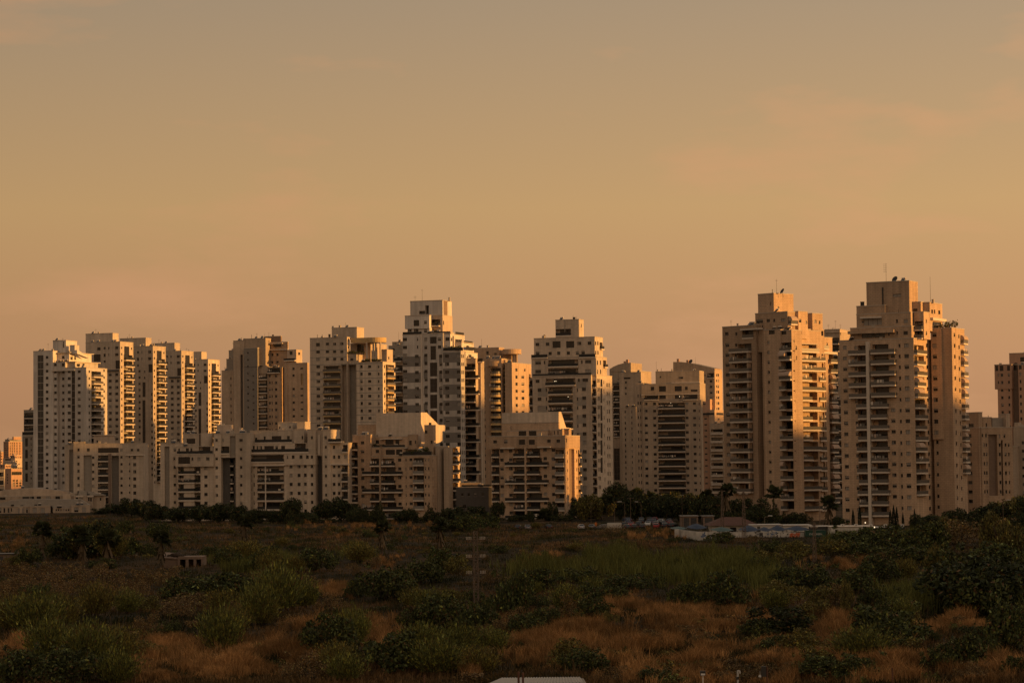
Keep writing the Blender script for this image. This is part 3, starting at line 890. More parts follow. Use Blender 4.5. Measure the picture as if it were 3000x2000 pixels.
def grey_tower():
    b = Bld('residential_tower', 'tower with dark grey slab front and terraced sunlit top, behind the wide low pair', Z3, 465, 130, 1090, 52, wall='stone_tan', cat=TOWER)
    b.mass(128, 218, None, 378, depth=14, v=6, front=[('w',200,440,8,20,12)])
    b.mass(165, 222, None, 290, depth=14, v=8, wall='clad_mid'); b.mass(183, 225, None, 225, depth=12, v=9, wall='clad_mid')
    b.mass(218, 300, None, 150, depth=18, front=[('r',274,292,258,1000,1.0,'clad_dark',[])])
    b.mass(296, 465, 506, 132, v=0.4, front=[], side=[('w',490,170,9,36,1),('w',490,257,9,20,1),('w',490,312,9,20,1)])
    b.mass(298, 403, 416, 205, v=-1.6, wall='clad_grey', front=[('t',298,403,350,356,'clad_dark')] + [('w',x,y,12,14,10) for x,y in ((330,245),(372,420))])
    b.mass(405, 480, None, 352, depth=10, v=0.1, front=[('b',406,478,445,9,{'proj':1.0}),('w',452,415,26,24,1)])
    b.mass(480, 582, None, 355, depth=10, v=0.6, wall='stone_warm', front=[('b',486,576,395,1,{'proj':1.1}),('w',497,420,14,20,9),('w',545,420,16,20,9),('w',515,472,7,20,8)])
    b.mass(505, 634, 640, 160, yb=360, v=5, wall='stone_warm', front=[('g',525,585,172,200),('w',517,258,16,20,1),('w',556,258,16,20,1),('w',517,314,16,18,1),('w',556,314,16,18,1),('s',500,600,168,0.4,1.2),('s',500,640,215,0.4,0.8)])
    b.mass(452, 582, 587, 116, yb=165, v=7, wall='clad_brown')
    b.mass(630, 700, 745, 220, yb=325, v=4, wall='plaster_cream', front=[('T',615,700,300,{'out':1.5,'h':0.9}),('w',660,245,22,26,1)], side=[('w',722,250,14,20,1)])
    b.mass(580, 614, None, 350, depth=8, v=2.4, wall='clad_dark')
    b.mass(612, 785, 798, 320, v=0.0, wall='stone_warm', front=[('w',679,365,17,20,1),('w',742,363,22,12,1),('w',679,417,17,18,1),('r',734,750,404,490,0.8,'ochre_slab',[]),('w',680,520,18,18,9),('w',743,518,22,12,9),('c',612,636,330,1000,0.3,'stone_warm')])  # ochre back of the tall slot is sunlight painted as colour
    b.antenna(458, 95, 116, 8); b.vent(520, 106, 116, 0.6, 8, mat='metal_dark'); b.antenna(490, 85, 116, 9, 'cross')
grey_tower()

def rotunda_tower():
    b = Bld('residential_tower', 'cream tower with ochre balconies and a round colonnaded roof canopy', Z4, 610, 350, 1005, 54.5, wall='stone_pale', cat=TOWER, slab='ochre_slab')
    rows = [('t',66,610,y-3,y+3,'clad_mid') for y in range(262, 940, 54)]
    b.mass(70, 345, 366, 170, v=0.0, front=[('w',130,226,28,26,1),('w',200,221,24,20,1),('w',253,221,24,20,1),('w',307,219,24,20,1),('w',131,280,26,20,13),('w',200,278,24,20,2),('w',253,278,24,20,2),('w',307,278,24,20,2),
            ('b',172,298,425,10,{'proj':0.9,'rail':'rail_glass','th':0.4}),('r',303,344,374,960,3.0,'clad_mid',[('w',330,450,14,18,9)])] + rows, side=[('w',356,190,8,20,2)])
    b.mass(343, 416, None, 300, depth=14, v=0.7, front=[('r',344,413,374,960,2.8,'clad_mid',[('w',350,450,14,18,9)]),('w',381,335,24,18,1)] + rows)
    b.mass(416, 610, 708, 352, v=0.0, front=[('w',452,388,18,22,11),('w',512,388,24,20,11),('w',579,388,11,20,11)] + rows,
           side=[('w',623,388,8,22,9),('b',632,694,418,8,{'proj':0.9,'rail':'rail_glass','p':53.5,'deep':2.6,'back':'clad_brown'})])  # brown back wall holds the painted shade of these loggias
    b.mass(232, 418, 471, 97, yb=180, v=5)
    b.mass(370, 520, 640, 215, yb=360, v=7, wall='plaster_cream', front=[('g',420,470,225,280)], side=[('w',560,260,20,30,1)])
    b.drum(535, 66, 172, 208, v=1.0, wall='ochre_slab', name='canopy')
    b.mass(372, 535, 560, 172, yb=208, v=3.0, wall='ochre_slab', name='canopy', cap=False)
    b.posts((492, 540, 558, 592), 208, 345, 0.8, v=2.6)
    b.mass(600, 640, 684, 262, yb=352, v=8, wall='plaster_cream', side=[('w',655,325,8,20,1)])
    b.vent(213, 150, 170, 0.7, 4, mat='metal_dark'); b.vent(290, 85, 97, 0.8, 7); b.antenna(334, 62, 97, 8); b.vent(238, 90, 97, 0.6, 7)
    return b
b_rot = rotunda_tower()

def striped_tower():
    b = Bld('residential_tower', 'white and grey banded tower with lit pyramid of roof terraces left of centre', Z5, 515, 420, 925, 52.5, wall='plaster_white', cat=TOWER)
    bl = [('t',133,256,y,y+66,'clad_grey') for y in range(457, 1300, 106)]
    br = [('t',398,515,y,y+66,'clad_grey') for y in range(430, 1300, 105)]
    bc = [('t',272,296,y,y+52,'clad_grey') for y in range(448, 1300, 105)] + [('t',372,390,y,y+52,'clad_grey') for y in range(448, 1300, 105)]
    b.mass(133, 256, None, 312, depth=20, v=0.5, front=[('T',134,258,312,{'h':1.1}),('w',148,345,28,20,18),('w',231,343,10,20,2),('w',226,457,24,22,16)] + bl)
    b.mass(256, 398, None, 305, depth=20, v=0.1, front=[('w',285,345,20,22,18),('w',375,342,24,20,2),('w',383,455,18,22,16),('c',256,266,312,1300,0.3),
        ('g',313,356,328,372),('g',316,352,388,478,{'frame':'clad_dark','dz':2.6}),('g',313,360,497,587,{'frame':'clad_dark'}),('g',314,360,602,692,{'frame':'clad_dark'}),('g',314,360,707,797,{'frame':'clad_dark'}),('g',314,360,812,902,{'frame':'clad_dark'})] + bc)
    b.mass(398, 446, 460, 308, depth=None, v=0.8, front=[('w',427,342,26,22,1)], side=[('w',455,345,8,22,2)])
    b.mass(398, 515, 540, 418, v=-0.7, front=[('T',400,530,418,{'h':1.2}),('w',424,455,26,22,17),('w',499,453,24,22,17)] + br, side=[('w',522,455,7,22,17),('w',533,455,6,22,17)])
    b.mass(308, 448, 470, 300, yb=320, v=1.2, front=[('T',310,446,308,{'h':1.0})])
    b.mass(165, 310, 325, 252, yb=315, v=2.5, front=[('w',180,285,24,20,1),('w',222,283,30,24,1),('w',284,288,22,22,1)])
    b.mass(148, 308, 320, 186, yb=272, v=2.0, front=[('w',162,236,26,22,1),('g',206,242,218,258),('w',283,232,18,20,1)], side=[])
    b.mass(318, 395, 460, 186, yb=312, v=5.5, wall='plaster_cream', front=[('b',322,380,255,1,{'proj':1.6}),('g',325,376,225,250),('g',320,376,282,305)], side=[('w',402,236,6,26,1)])
    b.mass(183, 395, 455, 88, yb=190, v=7.0, front=[('r',281,305,122,180,2.0,'clad_dark',[]),('r',240,280,158,180,1.0,'clad_dark',[])], side=[('t',402,428,85,270,'clad_brown')])
    # pyramid of terraces stepping back on the lit side
    b.mass(440, 470, 540, 312, yb=425, v=6.0, side=[('T',480,535,318,{'h':1.0}),('g',478,520,345,372)])
    b.mass(440, 520, 600, 362, yb=460, v=7.0, side=[('T',535,592,375,{'h':1.0}),('w',560,395,16,20,1)])
    b.mass(450, 545, 625, 428, yb=520, v=8.0, front=[], side=[('T',550,612,418,{'h':1.2}),('w',575,455,20,20,1)])
    # shaded balconied wing on the right flank
    b.mass(515, 612, 640, 470, v=9.0, wall='stone_tan', front=[('b',540,610,545,8,{'proj':1.2,'p':104,'deep':2.0}),('b',540,640,597,8,{'proj':1.6,'p':104,'deep':2.0})])
    b.mass(600, 650, 668, 490, v=12.0, wall='stone_tan', front=[('T',585,665,490,{'h':1.2,'out':1.0}),('c',628,634,500,1300,0.4),('c',648,654,500,1300,0.4),('g',612,625,560,1250,{'du':2})])
    # balconies peeping out on the left flank
    b.mass(85, 134, None, 470, depth=8, v=7.0, wall='stone_tan', front=[('b',84,132,486,9,{'proj':1.2,'p':68})])
    b.antenna(262, 15, 88, 9, 'cross'); b.vent(438, 72, 88, 0.5, 12)
    return b
b_str = striped_tower()

def between():
    # grey block seen between the rotunda tower and the banded tower
    b = Bld('apartment_block', 'shaded grey-brown block peeping out between the colonnaded tower and the banded tower', Z4, 760, 205, 1180, 50, wall='clad_mid', cat=TOWER)
    b.mass(652, 760, None, 232, depth=14, front=[('w',690,262,16,16,10)]); b.mass(680, 760, None, 205, yb=236, depth=10, v=2)
    b.antenna(728, 130, 205, 4)
    # bronze tower with round balconies
    b = Bld('residential_tower', 'sunlit golden tower with rounded ochre balconies right of the banded tower', Z5, 850, 495, 1005, 46.3, wall='stone_warm', cat=TOWER, slab='ochre_slab')
    b.mass(640, 712, None, 470, depth=16, v=0.5, front=[('w',666,545,16,20,16)])
    b.mass(600, 765, 800, 398, yb=500, v=6, front=[('w',690,432,16,20,1),('w',742,440,16,14,1),('s',660,775,470,0.5,1.0)])
    b.mass(708, 782, None, 470, depth=12, v=0.2, front=[('b',710,778,570,12,{'proj':2.0,'round':True,'rail':'rail_glass','th':0.9,'deep':1.8})])
    b.drum(722, 52, 486, 520, v=-1.0, wall='stone_warm')
    b.mass(780, 806, None, 480, depth=8, v=2.5, front=[('b',782,804,545,12,{'proj':0.2})], wall='stone_tan')
    b.mass(804, 850, 976, 497, v=0.0, front=[], side=[('w',880,545,14,20,7),('w',921,545,18,18,7,{'skip':(0,)}),('w',935,545,9,18,1),('b',962,974,610,5,{'proj':0.8,'deep':0.6})])
    b.drum(828, 58, 408, 440, v=4.0, name='canopy'); b.posts((842, 858, 872, 882), 440, 495, 0.9, v=7.0)
    b.mass(790, 838, 856, 436, yb=500, v=8)
    b.antenna(652, 340, 392, 8); b.vent(690, 385, 398, 0.7, 8)
    # brown utility building between the two gabled blocks
    b = Bld('utility_building', 'low dark brown flat-roofed building between the two gabled blocks', Z5, 716, 1310, 850, 60, al=4, wall='clad_dark', cat='building')
    b.mass(478, 716, 722, 1312, front=[('w',525,1362,16,20,1),('w',567,1362,16,22,1),('w',610,1362,16,22,1),('w',660,1362,18,22,1),('w',540,1440,20,24,1),('T',520,714,1308,{'h':0.6})])
    b.mass(480, 640, 650, 1286, yb=1315, v=8, wall='plaster_cream')
between()

def gable_left():
    b = Bld('apartment_block', 'stone block with lit sloping gable wall and planted roof terrace, left of two alike', Z4, 975, 1045, 842, 65, wall='stone_warm')
    b.mass(385, 520, None, 893, depth=15, v=0.0, front=[('w',460,952,24,22,10,{'p':65.6}),('w',512,950,22,24,1),('w',512,1018,24,24,2),('b',386,424,1000,9,{'proj':0.9,'p':65}),('w',512,1146,22,22,6)])
    b.mass(520, 800, None, 905, yb=990, depth=13, v=3.5, front=[('g',630,690,930,965),('g',705,732,930,965),('w',570,945,24,26,1),('s',600,760,918,0.35,1.4),('T',505,795,985,{'out':2.4,'h':0.9})])
    b.mass(796, 860, 872, 890, yb=1000, v=3.0, front=[('w',815,952,20,34,1),('w',853,946,10,22,1)])
    b.mass(520, 762, None, 985, yb=1060, depth=13, v=0.6, front=[('w',570,1015,24,26,1),('g',632,700,1003,1040),('g',708,755,1000,1040)])
    b.mass(520, 975, 1080, 1045, v=0.2, front=[
        ('c',595,607,985,1455,1.3,'stone_warm'),
        ('b',523,594,1120,6,{'proj':1.2,'p':130,'deep':1.8}),('b',468,594,1184,6,{'proj':1.4,'p':130,'in0':2.5}),
        ('b',608,702,1120,6,{'proj':1.2,'p':130,'in1':0.5}),('b',608,758,1184,6,{'proj':1.4,'p':130,'in1':2.5}),
        ('w',735,1079,24,24,7),('w',782,1079,8,22,7),('w',818,1077,24,22,7),('b',838,915,1115,6,{'proj':0.8,'p':65,'rail':'rail_metal'}),('w',925,1077,10,22,7),('w',950,1077,10,22,7),('T',760,972,1042,{'h':1.2})],
        side=[('w',1040,1010,8,24,8),('w',982,1085,5,20,6)])
    b.mass(1000, 1020, 1100, 978, depth=None, v=4.5, front=[], side=[('w',1078,1010,9,24,8)], wall='stone_tan')
    b.mass(1060, 1100, 1180, 985, v=7.0, wall='stone_tan', front=[], side=[('w',1105,1010,10,24,9),('b',1128,1165,1042,8,{'proj':1.0})])
    b.shape_side(560, [(893,905),(893,728),(935,728),(1025,820),(1072,822),(1072,865),(1052,866),(1052,935),(1030,950),(893,985)], 728, 893, v=6.5, name='gable_wall', wall='stone_pale')
    b.mass(425, 893, 900, 810, yb=900, v=7.5, front=[('w',650,880,14,10,1),('w',828,800,22,14,1)])
    b.mass(918, 980, 1002, 822, yb=1050, v=4.0, front=[('w',930,872,22,24,1),('w',968,880,26,24,1),('w',930,942,22,34,1),('w',972,946,16,24,1)])
    b.vent(958, 805, 822, 0.7, 5, mat='metal_dark')
    return b
b_g1 = gable_left()

def gable_right():
    b = Bld('apartment_block', 'stone block with tall sunlit right edge and narrow gable, right of two alike', Z6, 560, 975, 824, 61.5, wall='stone_warm')
    b.mass(20, 560, 662, 892, yb=978, v=-0.4, front=[('w',72,935,26,22,1),('w',146,933,26,24,1),('g',238,280,920,955),('g',308,348,920,955),('w',447,930,24,22,1),('w',512,930,26,22,1),('s',115,210,975,0.4,1.0),('s',372,465,968,0.4,1.0)], side=[('w',570,925,6,30,1)])
    b.mass(45, 560, 660, 972, v=0.2, front=[
        ('w',119,1000,24,22,8),('w',180,998,22,22,1),('w',181,1060,24,22,7),('c',287,299,975,1440,1.3,'stone_warm'),
        ('b',207,286,1036,4,{'proj':1.2,'p':123}),('b',148,286,1098,4,{'proj':1.4,'p':123,'in0':2.5}),('b',300,385,1034,4,{'proj':1.2,'p':123}),('b',300,445,1096,4,{'proj':1.4,'p':123,'in1':2.5}),
        ('w',420,990,24,22,8),('w',479,993,26,22,8),('b',492,552,1040,7,{'proj':0.7,'p':61.5,'rail':'rail_metal'}),('b',52,102,1038,7,{'proj':0.8,'p':61.5})],
        side=[('r',588,626,985,1460,1.0,'clad_brown',[]),('w',577,1010,5,22,7),('w',640,1005,5,22,7),('b',650,658,1040,7,{'proj':0.9,'deep':0.4})])
    b.mass(155, 440, 470, 855, yb=900, v=2.5, front=[('w',187,875,46,34,1),('g',236,290,853,893),('g',308,360,853,893),('w',413,873,48,34,1)])
    b.shape_side(120, [(515,850),(515,727),(532,727),(566,835),(600,840),(600,850)], 727, 515, v=5.0, name='gable_wall', wall='stone_pale')
    b.mass(120, 515, 520, 800, yb=890, v=4.2, front=[('w',191,806,20,10,1),('r',350,358,757,810,0.6,'ochre_slab',[])])
    b.mass(470, 540, 560, 850, yb=895, v=1.5, front=[('w',485,872,8,26,1),('w',510,872,8,26,1)])
    b.mass(545, 585, 603, 845, yb=895, v=3.5, cap='concrete_light', eave=0.5)
    return b
b_g2 = gable_right()

def terrace_tower():
    b = Bld('residential_tower', 'cream tower with dark terrace railings and sunlit right flank at the centre', Z6, 765, 200, 888, 62, wall='stone_pale', cat=TOWER)
    tl = [('t',368,432,y,y+60,'clad_mid') for y in range(560, 1300, 124)]
    tr = [('t',640,708,y,y+62,'clad_mid') for y in list(range(500, 1330, 124))]
    b.mass(342, 765, 822, 205, yb=345, v=1.5, front=[('w',367,258,26,22,1),('w',437,256,26,22,1),('g',472,528,236,282),('g',567,623,235,282),('w',658,251,26,22,1),('w',729,249,26,22,1),('w',368,320,24,22,1),('w',455,321,22,22,1),('w',515,319,22,22,1),('w',582,318,22,22,1),('w',645,317,22,22,1),('w',685,314,24,22,1)],
        side=[('w',772,250,7,26,2,{'p':66}),('w',788,250,7,26,2,{'p':66}),('b',800,820,290,1,{'proj':0.8})])
    b.mass(325, 775, 850, 342, yb=475, v=0.6, front=[('T',326,438,348,{'out':0.3,'h':1.1}),('T',658,772,344,{'out':0.3,'h':1.1}),('w',372,385,40,24,1),('w',416,384,10,24,1),('b',442,652,410,1,{'proj':0.4}),('w',676,380,10,22,1),('w',720,378,42,22,1),('w',372,447,40,22,1),('b',442,652,472,1,{'proj':0.3}),('w',720,442,38,22,1)],
        side=[('w',785,385,7,30,2,{'p':63}),('w',806,385,7,30,2,{'p':63}),('b',825,846,415,1,{'proj':0.8})])
    b.mass(332, 740, 780, 470, v=-0.5, front=[('T',334,742,474,{'h':1.0}),('w',368,514,26,22,1),('b',425,632,541,1,{'proj':0.6}),('b',445,612,602,12,{'proj':0.7,'deep':2.0}),('w',381,576,26,24,13),('w',429,576,9,24,13),('w',645,576,9,22,13),('w',691,570,26,24,13),('w',655,507,12,22,1),('w',700,506,38,22,1)] + tl + tr, side=[])
    b.mass(732, 778, 886, 470, v=1.0, front=[('b',733,774,555,13,{'proj':0.7,'p':62})], side=[('w',788,510,7,26,13,{'p':61.5}),('w',797,510,6,26,13,{'p':61.5}),('g',806,819,500,552),('g',806,819,562,665,{'frame':'clad_brown'}),('g',806,820,682,788,{'frame':'clad_brown'}),('g',807,821,805,910,{'frame':'clad_brown'}),('g',807,821,925,1030,{'frame':'clad_brown'}),('g',808,822,1045,1150,{'frame':'clad_brown'}),('w',829,520,5,24,13,{'p':61.5}),('w',852,540,7,26,13,{'p':61.5}),('w',866,540,7,26,13,{'p':61.5})])
    b.mass(312, 345, None, 500, depth=8, v=5, front=[('b',313,343,555,12,{'proj':1.0,'p':62})], wall='stone_tan')
    b.mass(492, 655, 688, 84, yb=210, v=5.0, front=[('c',556,560,84,170,0.1,'clad_mid'),('b',495,600,196,1,{'proj':0.2})], side=[('w',672,128,6,24,1)])
    b.antenna(616, 52, 84, 8); b.vent(620, 70, 84, 0.8, 8, mat='metal_dark'); b.antenna(640, 62, 84, 9); b.vent(415, 193, 205, 0.6, 4)
    for x, y in ((496,515),(486,516),(581,624)): b.lamp(x, y, 0.4)
    return b
b_ter = terrace_tower()

def back_group():
    b = Bld('residential_tower', 'shaded tower with curved roof and lit right face behind, left of the wide-balcony tower', Z7, 303, 118, 1190, 46, wall='stone_tan', cat=TOWER)
    b.shape_front([(128,190),(128,170),(160,150),(200,133),(250,120),(303,118),(303,190)], 3.0, 18, name='curved_roof', roof='roofing')
    b.mass(128, 303, 470, 178, v=3.2, front=[('w',222,235,14,30,1)], side=[('w',400,232,14,18,1),('w',426,232,14,18,1)])
    b.mass(208, 385, None, 195, depth=10, v=-4.0, front=[('g',245,300,238,252),('w',261,325,14,16,2),('w',262,280,14,16,1)])
    b.mass(150, 300, 340, 285, v=0.0, front=[('T',155,235,300,{'h':1.2}),('b',160,235,345,4,{'p':47,'proj':0.8,'deep':2}),('b',162,210,535,5,{'p':47,'proj':0.6,'deep':2}),('g',165,212,820,1080,{'frame':'clad_brown'}),('w',256,560,10,20,16)], wall='stone_tan')
    b.mass(228, 345, None, 480, depth=9, v=-5.5, front=[('w',256,520,10,22,18),('w',310,520,8,20,18)], wall='stone_tan')
    b.vent(272, 94, 120, 1.2, 8, mat='plaster_orange'); b.vent(250, 108, 122, 0.9, 8, mat='plaster_orange')
    b = Bld('residential_tower', 'tower with curved roof and bright sunlit right face, behind the wide-balcony tower', Z7, 990, 180, 1300, 46, wall='stone_warm', cat=TOWER)
    b.shape_front([(650,190),(650,112),(720,112),(800,122),(880,140),(990,165),(990,190)], 4.0, 14, name='curved_roof', roof='roofing')
    b.mass(650, 990, 1052, 182, v=0.0, front=[('w',826,228,34,32,1),('w',876,222,18,16,1),('w',910,222,10,16,1),('b',930,985,240,1,{'proj':0.6}),('w',878,271,20,16,7),('w',906,271,18,16,7),('w',960,270,22,20,9),('w',713,242,40,14,1)], side=[('w',1019,220,12,22,8),('w',1005,220,7,20,8)])
    b.mass(875, 952, None, 418, yb=560, depth=10, v=-4, front=[('w',903,456,24,12,1)], wall='plaster_orange')
    b.mass(945, 990, 1066, 505, yb=620, v=-6, front=[('T',880,985,545,{'h':1.1})], side=[('w',1022,580,16,16,1),('T',1005,1060,548,{'h':1.2})], wall='stone_warm')
    b.mass(885, 950, None, 552, depth=12, v=-5, front=[('w',916,578,22,12,20,{'p':48})], wall='plaster_orange')
    b.mass(948, 1075, None, 615, depth=12, v=-8, front=[('b',960,1056,700,11,{'p':69,'proj':1.0,'rail':'concrete','rh':0.9}),('w',1000,660,50,40,1)], wall='stone_tan')
    b.vent(688, 88, 112, 1.2, 8, mat='plaster_orange'); b.vent(766, 98, 115, 1.2, 9, mat='plaster_orange'); b.dish(795, 110, 1.3, 6); b.antenna(833, 70, 122, 7)
    b = Bld('residential_tower', 'broad tan tower with a central stack of wide dark balconies right of centre', Z7, 880, 290, 1100, 59, al=10, wall='stone_tan', cat=TOWER)
    b.mass(505, 865, None, 184, yb=300, depth=12, v=3.0, front=[('w',712,242,40,16,1),('w',545,235,14,14,1),('s',640,870,275,0.4,0.8)])
    b.mass(390, 868, None, 286, yb=430, depth=15, v=0.4, front=[('w',414,332,46,42,1),('w',479,330,30,30,1),('g',532,590,310,355),('g',660,720,310,352),('w',757,328,24,26,1),('g',792,850,338,355),('b',414,528,420,1,{'proj':0.8}),('w',562,398,56,34,1),('w',690,396,58,36,1),('b',734,850,418,1,{'proj':0.8}),('s',388,870,372,0.3,0.2)])
    b.mass(345, 405, None, 285, depth=15, v=1.8, front=[('w',362,390,8,24,14),('w',382,390,8,24,14)])
    b.mass(400, 880, 892, 425, v=0.0, front=[('w',427,455,24,22,13),('w',497,455,24,22,13),('w',762,452,24,22,13),('w',824,452,24,22,13),('w',863,455,7,22,13),('b',526,746,490,13,{'proj':0.8,'deep':2.2,'p':59})])
    b.lamp(703, 397, 0.2); b.lamp(560, 795, -0.3); b.lamp(630, 450, 0.5)
    b.antenna(512, 108, 180, 6); b.vent(522, 175, 184, 0.6, 5); b.vent(640, 172, 184, 0.6, 6)
back_group()

def stone_tower_left():
    b = Bld('residential_tower', 'tall limestone tower with curved sunlit balconies, left of the two big right-hand towers', Z8, 480, 380, 746, 58.5, al=40, wall='stone_warm', cat=TOWER, shut=0.35, rail='rail_glass')
    b.mass(72, 272, None, 305, depth=22, v=0.6, front=[('w',99,357,20,20,1,{'shut':0}),('w',155,358,13,18,1,{'shut':0}),('g',222,256,340,368),('w',102,424,24,20,16),('w',154,424,12,18,1,{'shut':0}),('w',153,488,12,18,14),
        ('b',190,256,380,1,{'proj':0.2}),('b',128,245,462,15,{'proj':1.5,'in0':2.5,'deep':2.0,'rail':'rail_glass'}),('s',188,310,322,0.5,1.0),('c',238,246,460,1290,1.3,'stone_warm')])
    b.mass(272, 316, None, 330, depth=20, v=1.4, front=[('r',274,314,465,1320,3.0,'clad_brown',[]),('w',280,352,12,20,1)])
    b.mass(316, 415, None, 330, depth=20, v=0.0, front=[('g',346,382,333,360),('w',344,408,14,16,16,{'shut':0.5})])
    b.mass(413, 480, 540, 335, v=0.3, front=[('g',412,450,335,362),('b',414,482,455,1,{'proj':0.5}),('b',414,482,508,16,{'proj':0.9,'deep':2.2,'alt':(0,2.2),'awn':0.35})],
           side=[('w',493,403,11,18,17,{'p':59}),('w',508,440,9,22,2)])
    # curved balcony stack on the lit face
    b.mass(480, 512, 636, 415, v=5.0, front=[], side=[('b',515,628,462,1,{'proj':1.2,'rail':'rail_metal','deep':3.2,'back':'clad_dark'}),('b',520,628,514,1,{'proj':1.3,'deep':3.2,'back':'clad_brown'}),('b',520,630,572,15,{'proj':1.4,'deep':3.2,'p':58.5,'alt':(0,4.0),'back':'clad_brown'}),])  # dark and brown backs paint in the loggia shade
    b.mass(505, 560, 672, 470, v=12.0, front=[], side=[('b',632,668,515,16,{'proj':1.0,'deep':2.0,'p':58.5,'back':'clad_brown'})])  # brown loggia back as painted shade
    b.mass(512, 590, 725, 465, v=17.0, front=[], side=[('s',610,738,466,0.7,1.0),('w',680,505,10,18,15),('b',700,738,525,15,{'proj':1.0,'deep':2.0,'awn':0.45,'back':'clad_brown'}),('c',672,690,480,1330,0.8,'stone_warm')])  # shade of the loggias put into the brown back colour
    b.mass(512, 595, 720, 375, yb=470, v=18.0, front=[], side=[('w',690,420,10,18,1),('T',640,690,445,{'out':0.8,'h':1.0,'m':'rail_metal'})])
    # roof blocks
    b.mass(266, 457, 500, 226, yb=340, v=2.5, front=[('w',293,283,40,22,1),('w',344,280,20,18,1,{'shut':0}),('w',378,278,12,18,1,{'shut':0}),('w',430,276,26,16,1,{'shut':1})], side=[('b',462,500,300,1,{'proj':1.2,'awn':1.0,'deep':0.6})])
    b.mass(470, 520, 575, 225, yb=385, v=8.0, side=[('w',531,280,14,20,1),('w',568,290,10,18,1),('w',535,348,16,20,1)])
    b.mass(480, 520, 600, 328, yb=420, v=9.0, side=[('w',560,350,8,20,1),('w',575,350,8,20,1)])
    b.mass(560, 603, 663, 237, yb=335, v=15.5, side=[('w',621,285,13,20,1),('w',646,290,10,20,1)], cap=True)
    b.mass(575, 605, 672, 330, yb=470, v=16.0, side=[('g',630,668,340,368,{'frame':'rail_metal'}),('w',615,352,10,18,1)])
    b.mass(282, 375, 491, 118, yb=232, v=6.0, front=[('w',358,180,5,20,1)], side=[('w',402,202,12,14,1,{'shut':1})])
    b.antenna(393, 35, 118, 9, 'cross'); b.dish(428, 108, 1.0, 9.0); b.vent(160, 298, 306, 0.4, 6); b.vent(262, 292, 300, 0.4, 6)
    return b
b_B = stone_tower_left()

def behind_right():
    b = Bld('residential_tower', 'shaded tower with black balconies glimpsed between the two big limestone towers', Z8, 765, 330, 1010, 58, wall='stone_tan', cat=TOWER)
    b.mass(640, 765, 850, 345, v=2, front=[('b',716,760,415,2,{'proj':0.8,'p':44}),('b',716,752,480,6,{'proj':0.8,'p':44}),('b',722,770,850,12,{'proj':1.0,'p':50})], side=[('w',770,358,8,14,1)])
    b.mass(640, 770, 826, 330, yb=395, v=4, wall='plaster_cream'); b.mass(680, 765, None, 330, yb=350, v=1.5, depth=4)
    b.mass(715, 775, None, 740, depth=10, v=-4, front=[('b',728,775,780,14,{'p':49,'proj':0.9})])
    b.antenna(768, 300, 330, 5, 'cross')
behind_right()

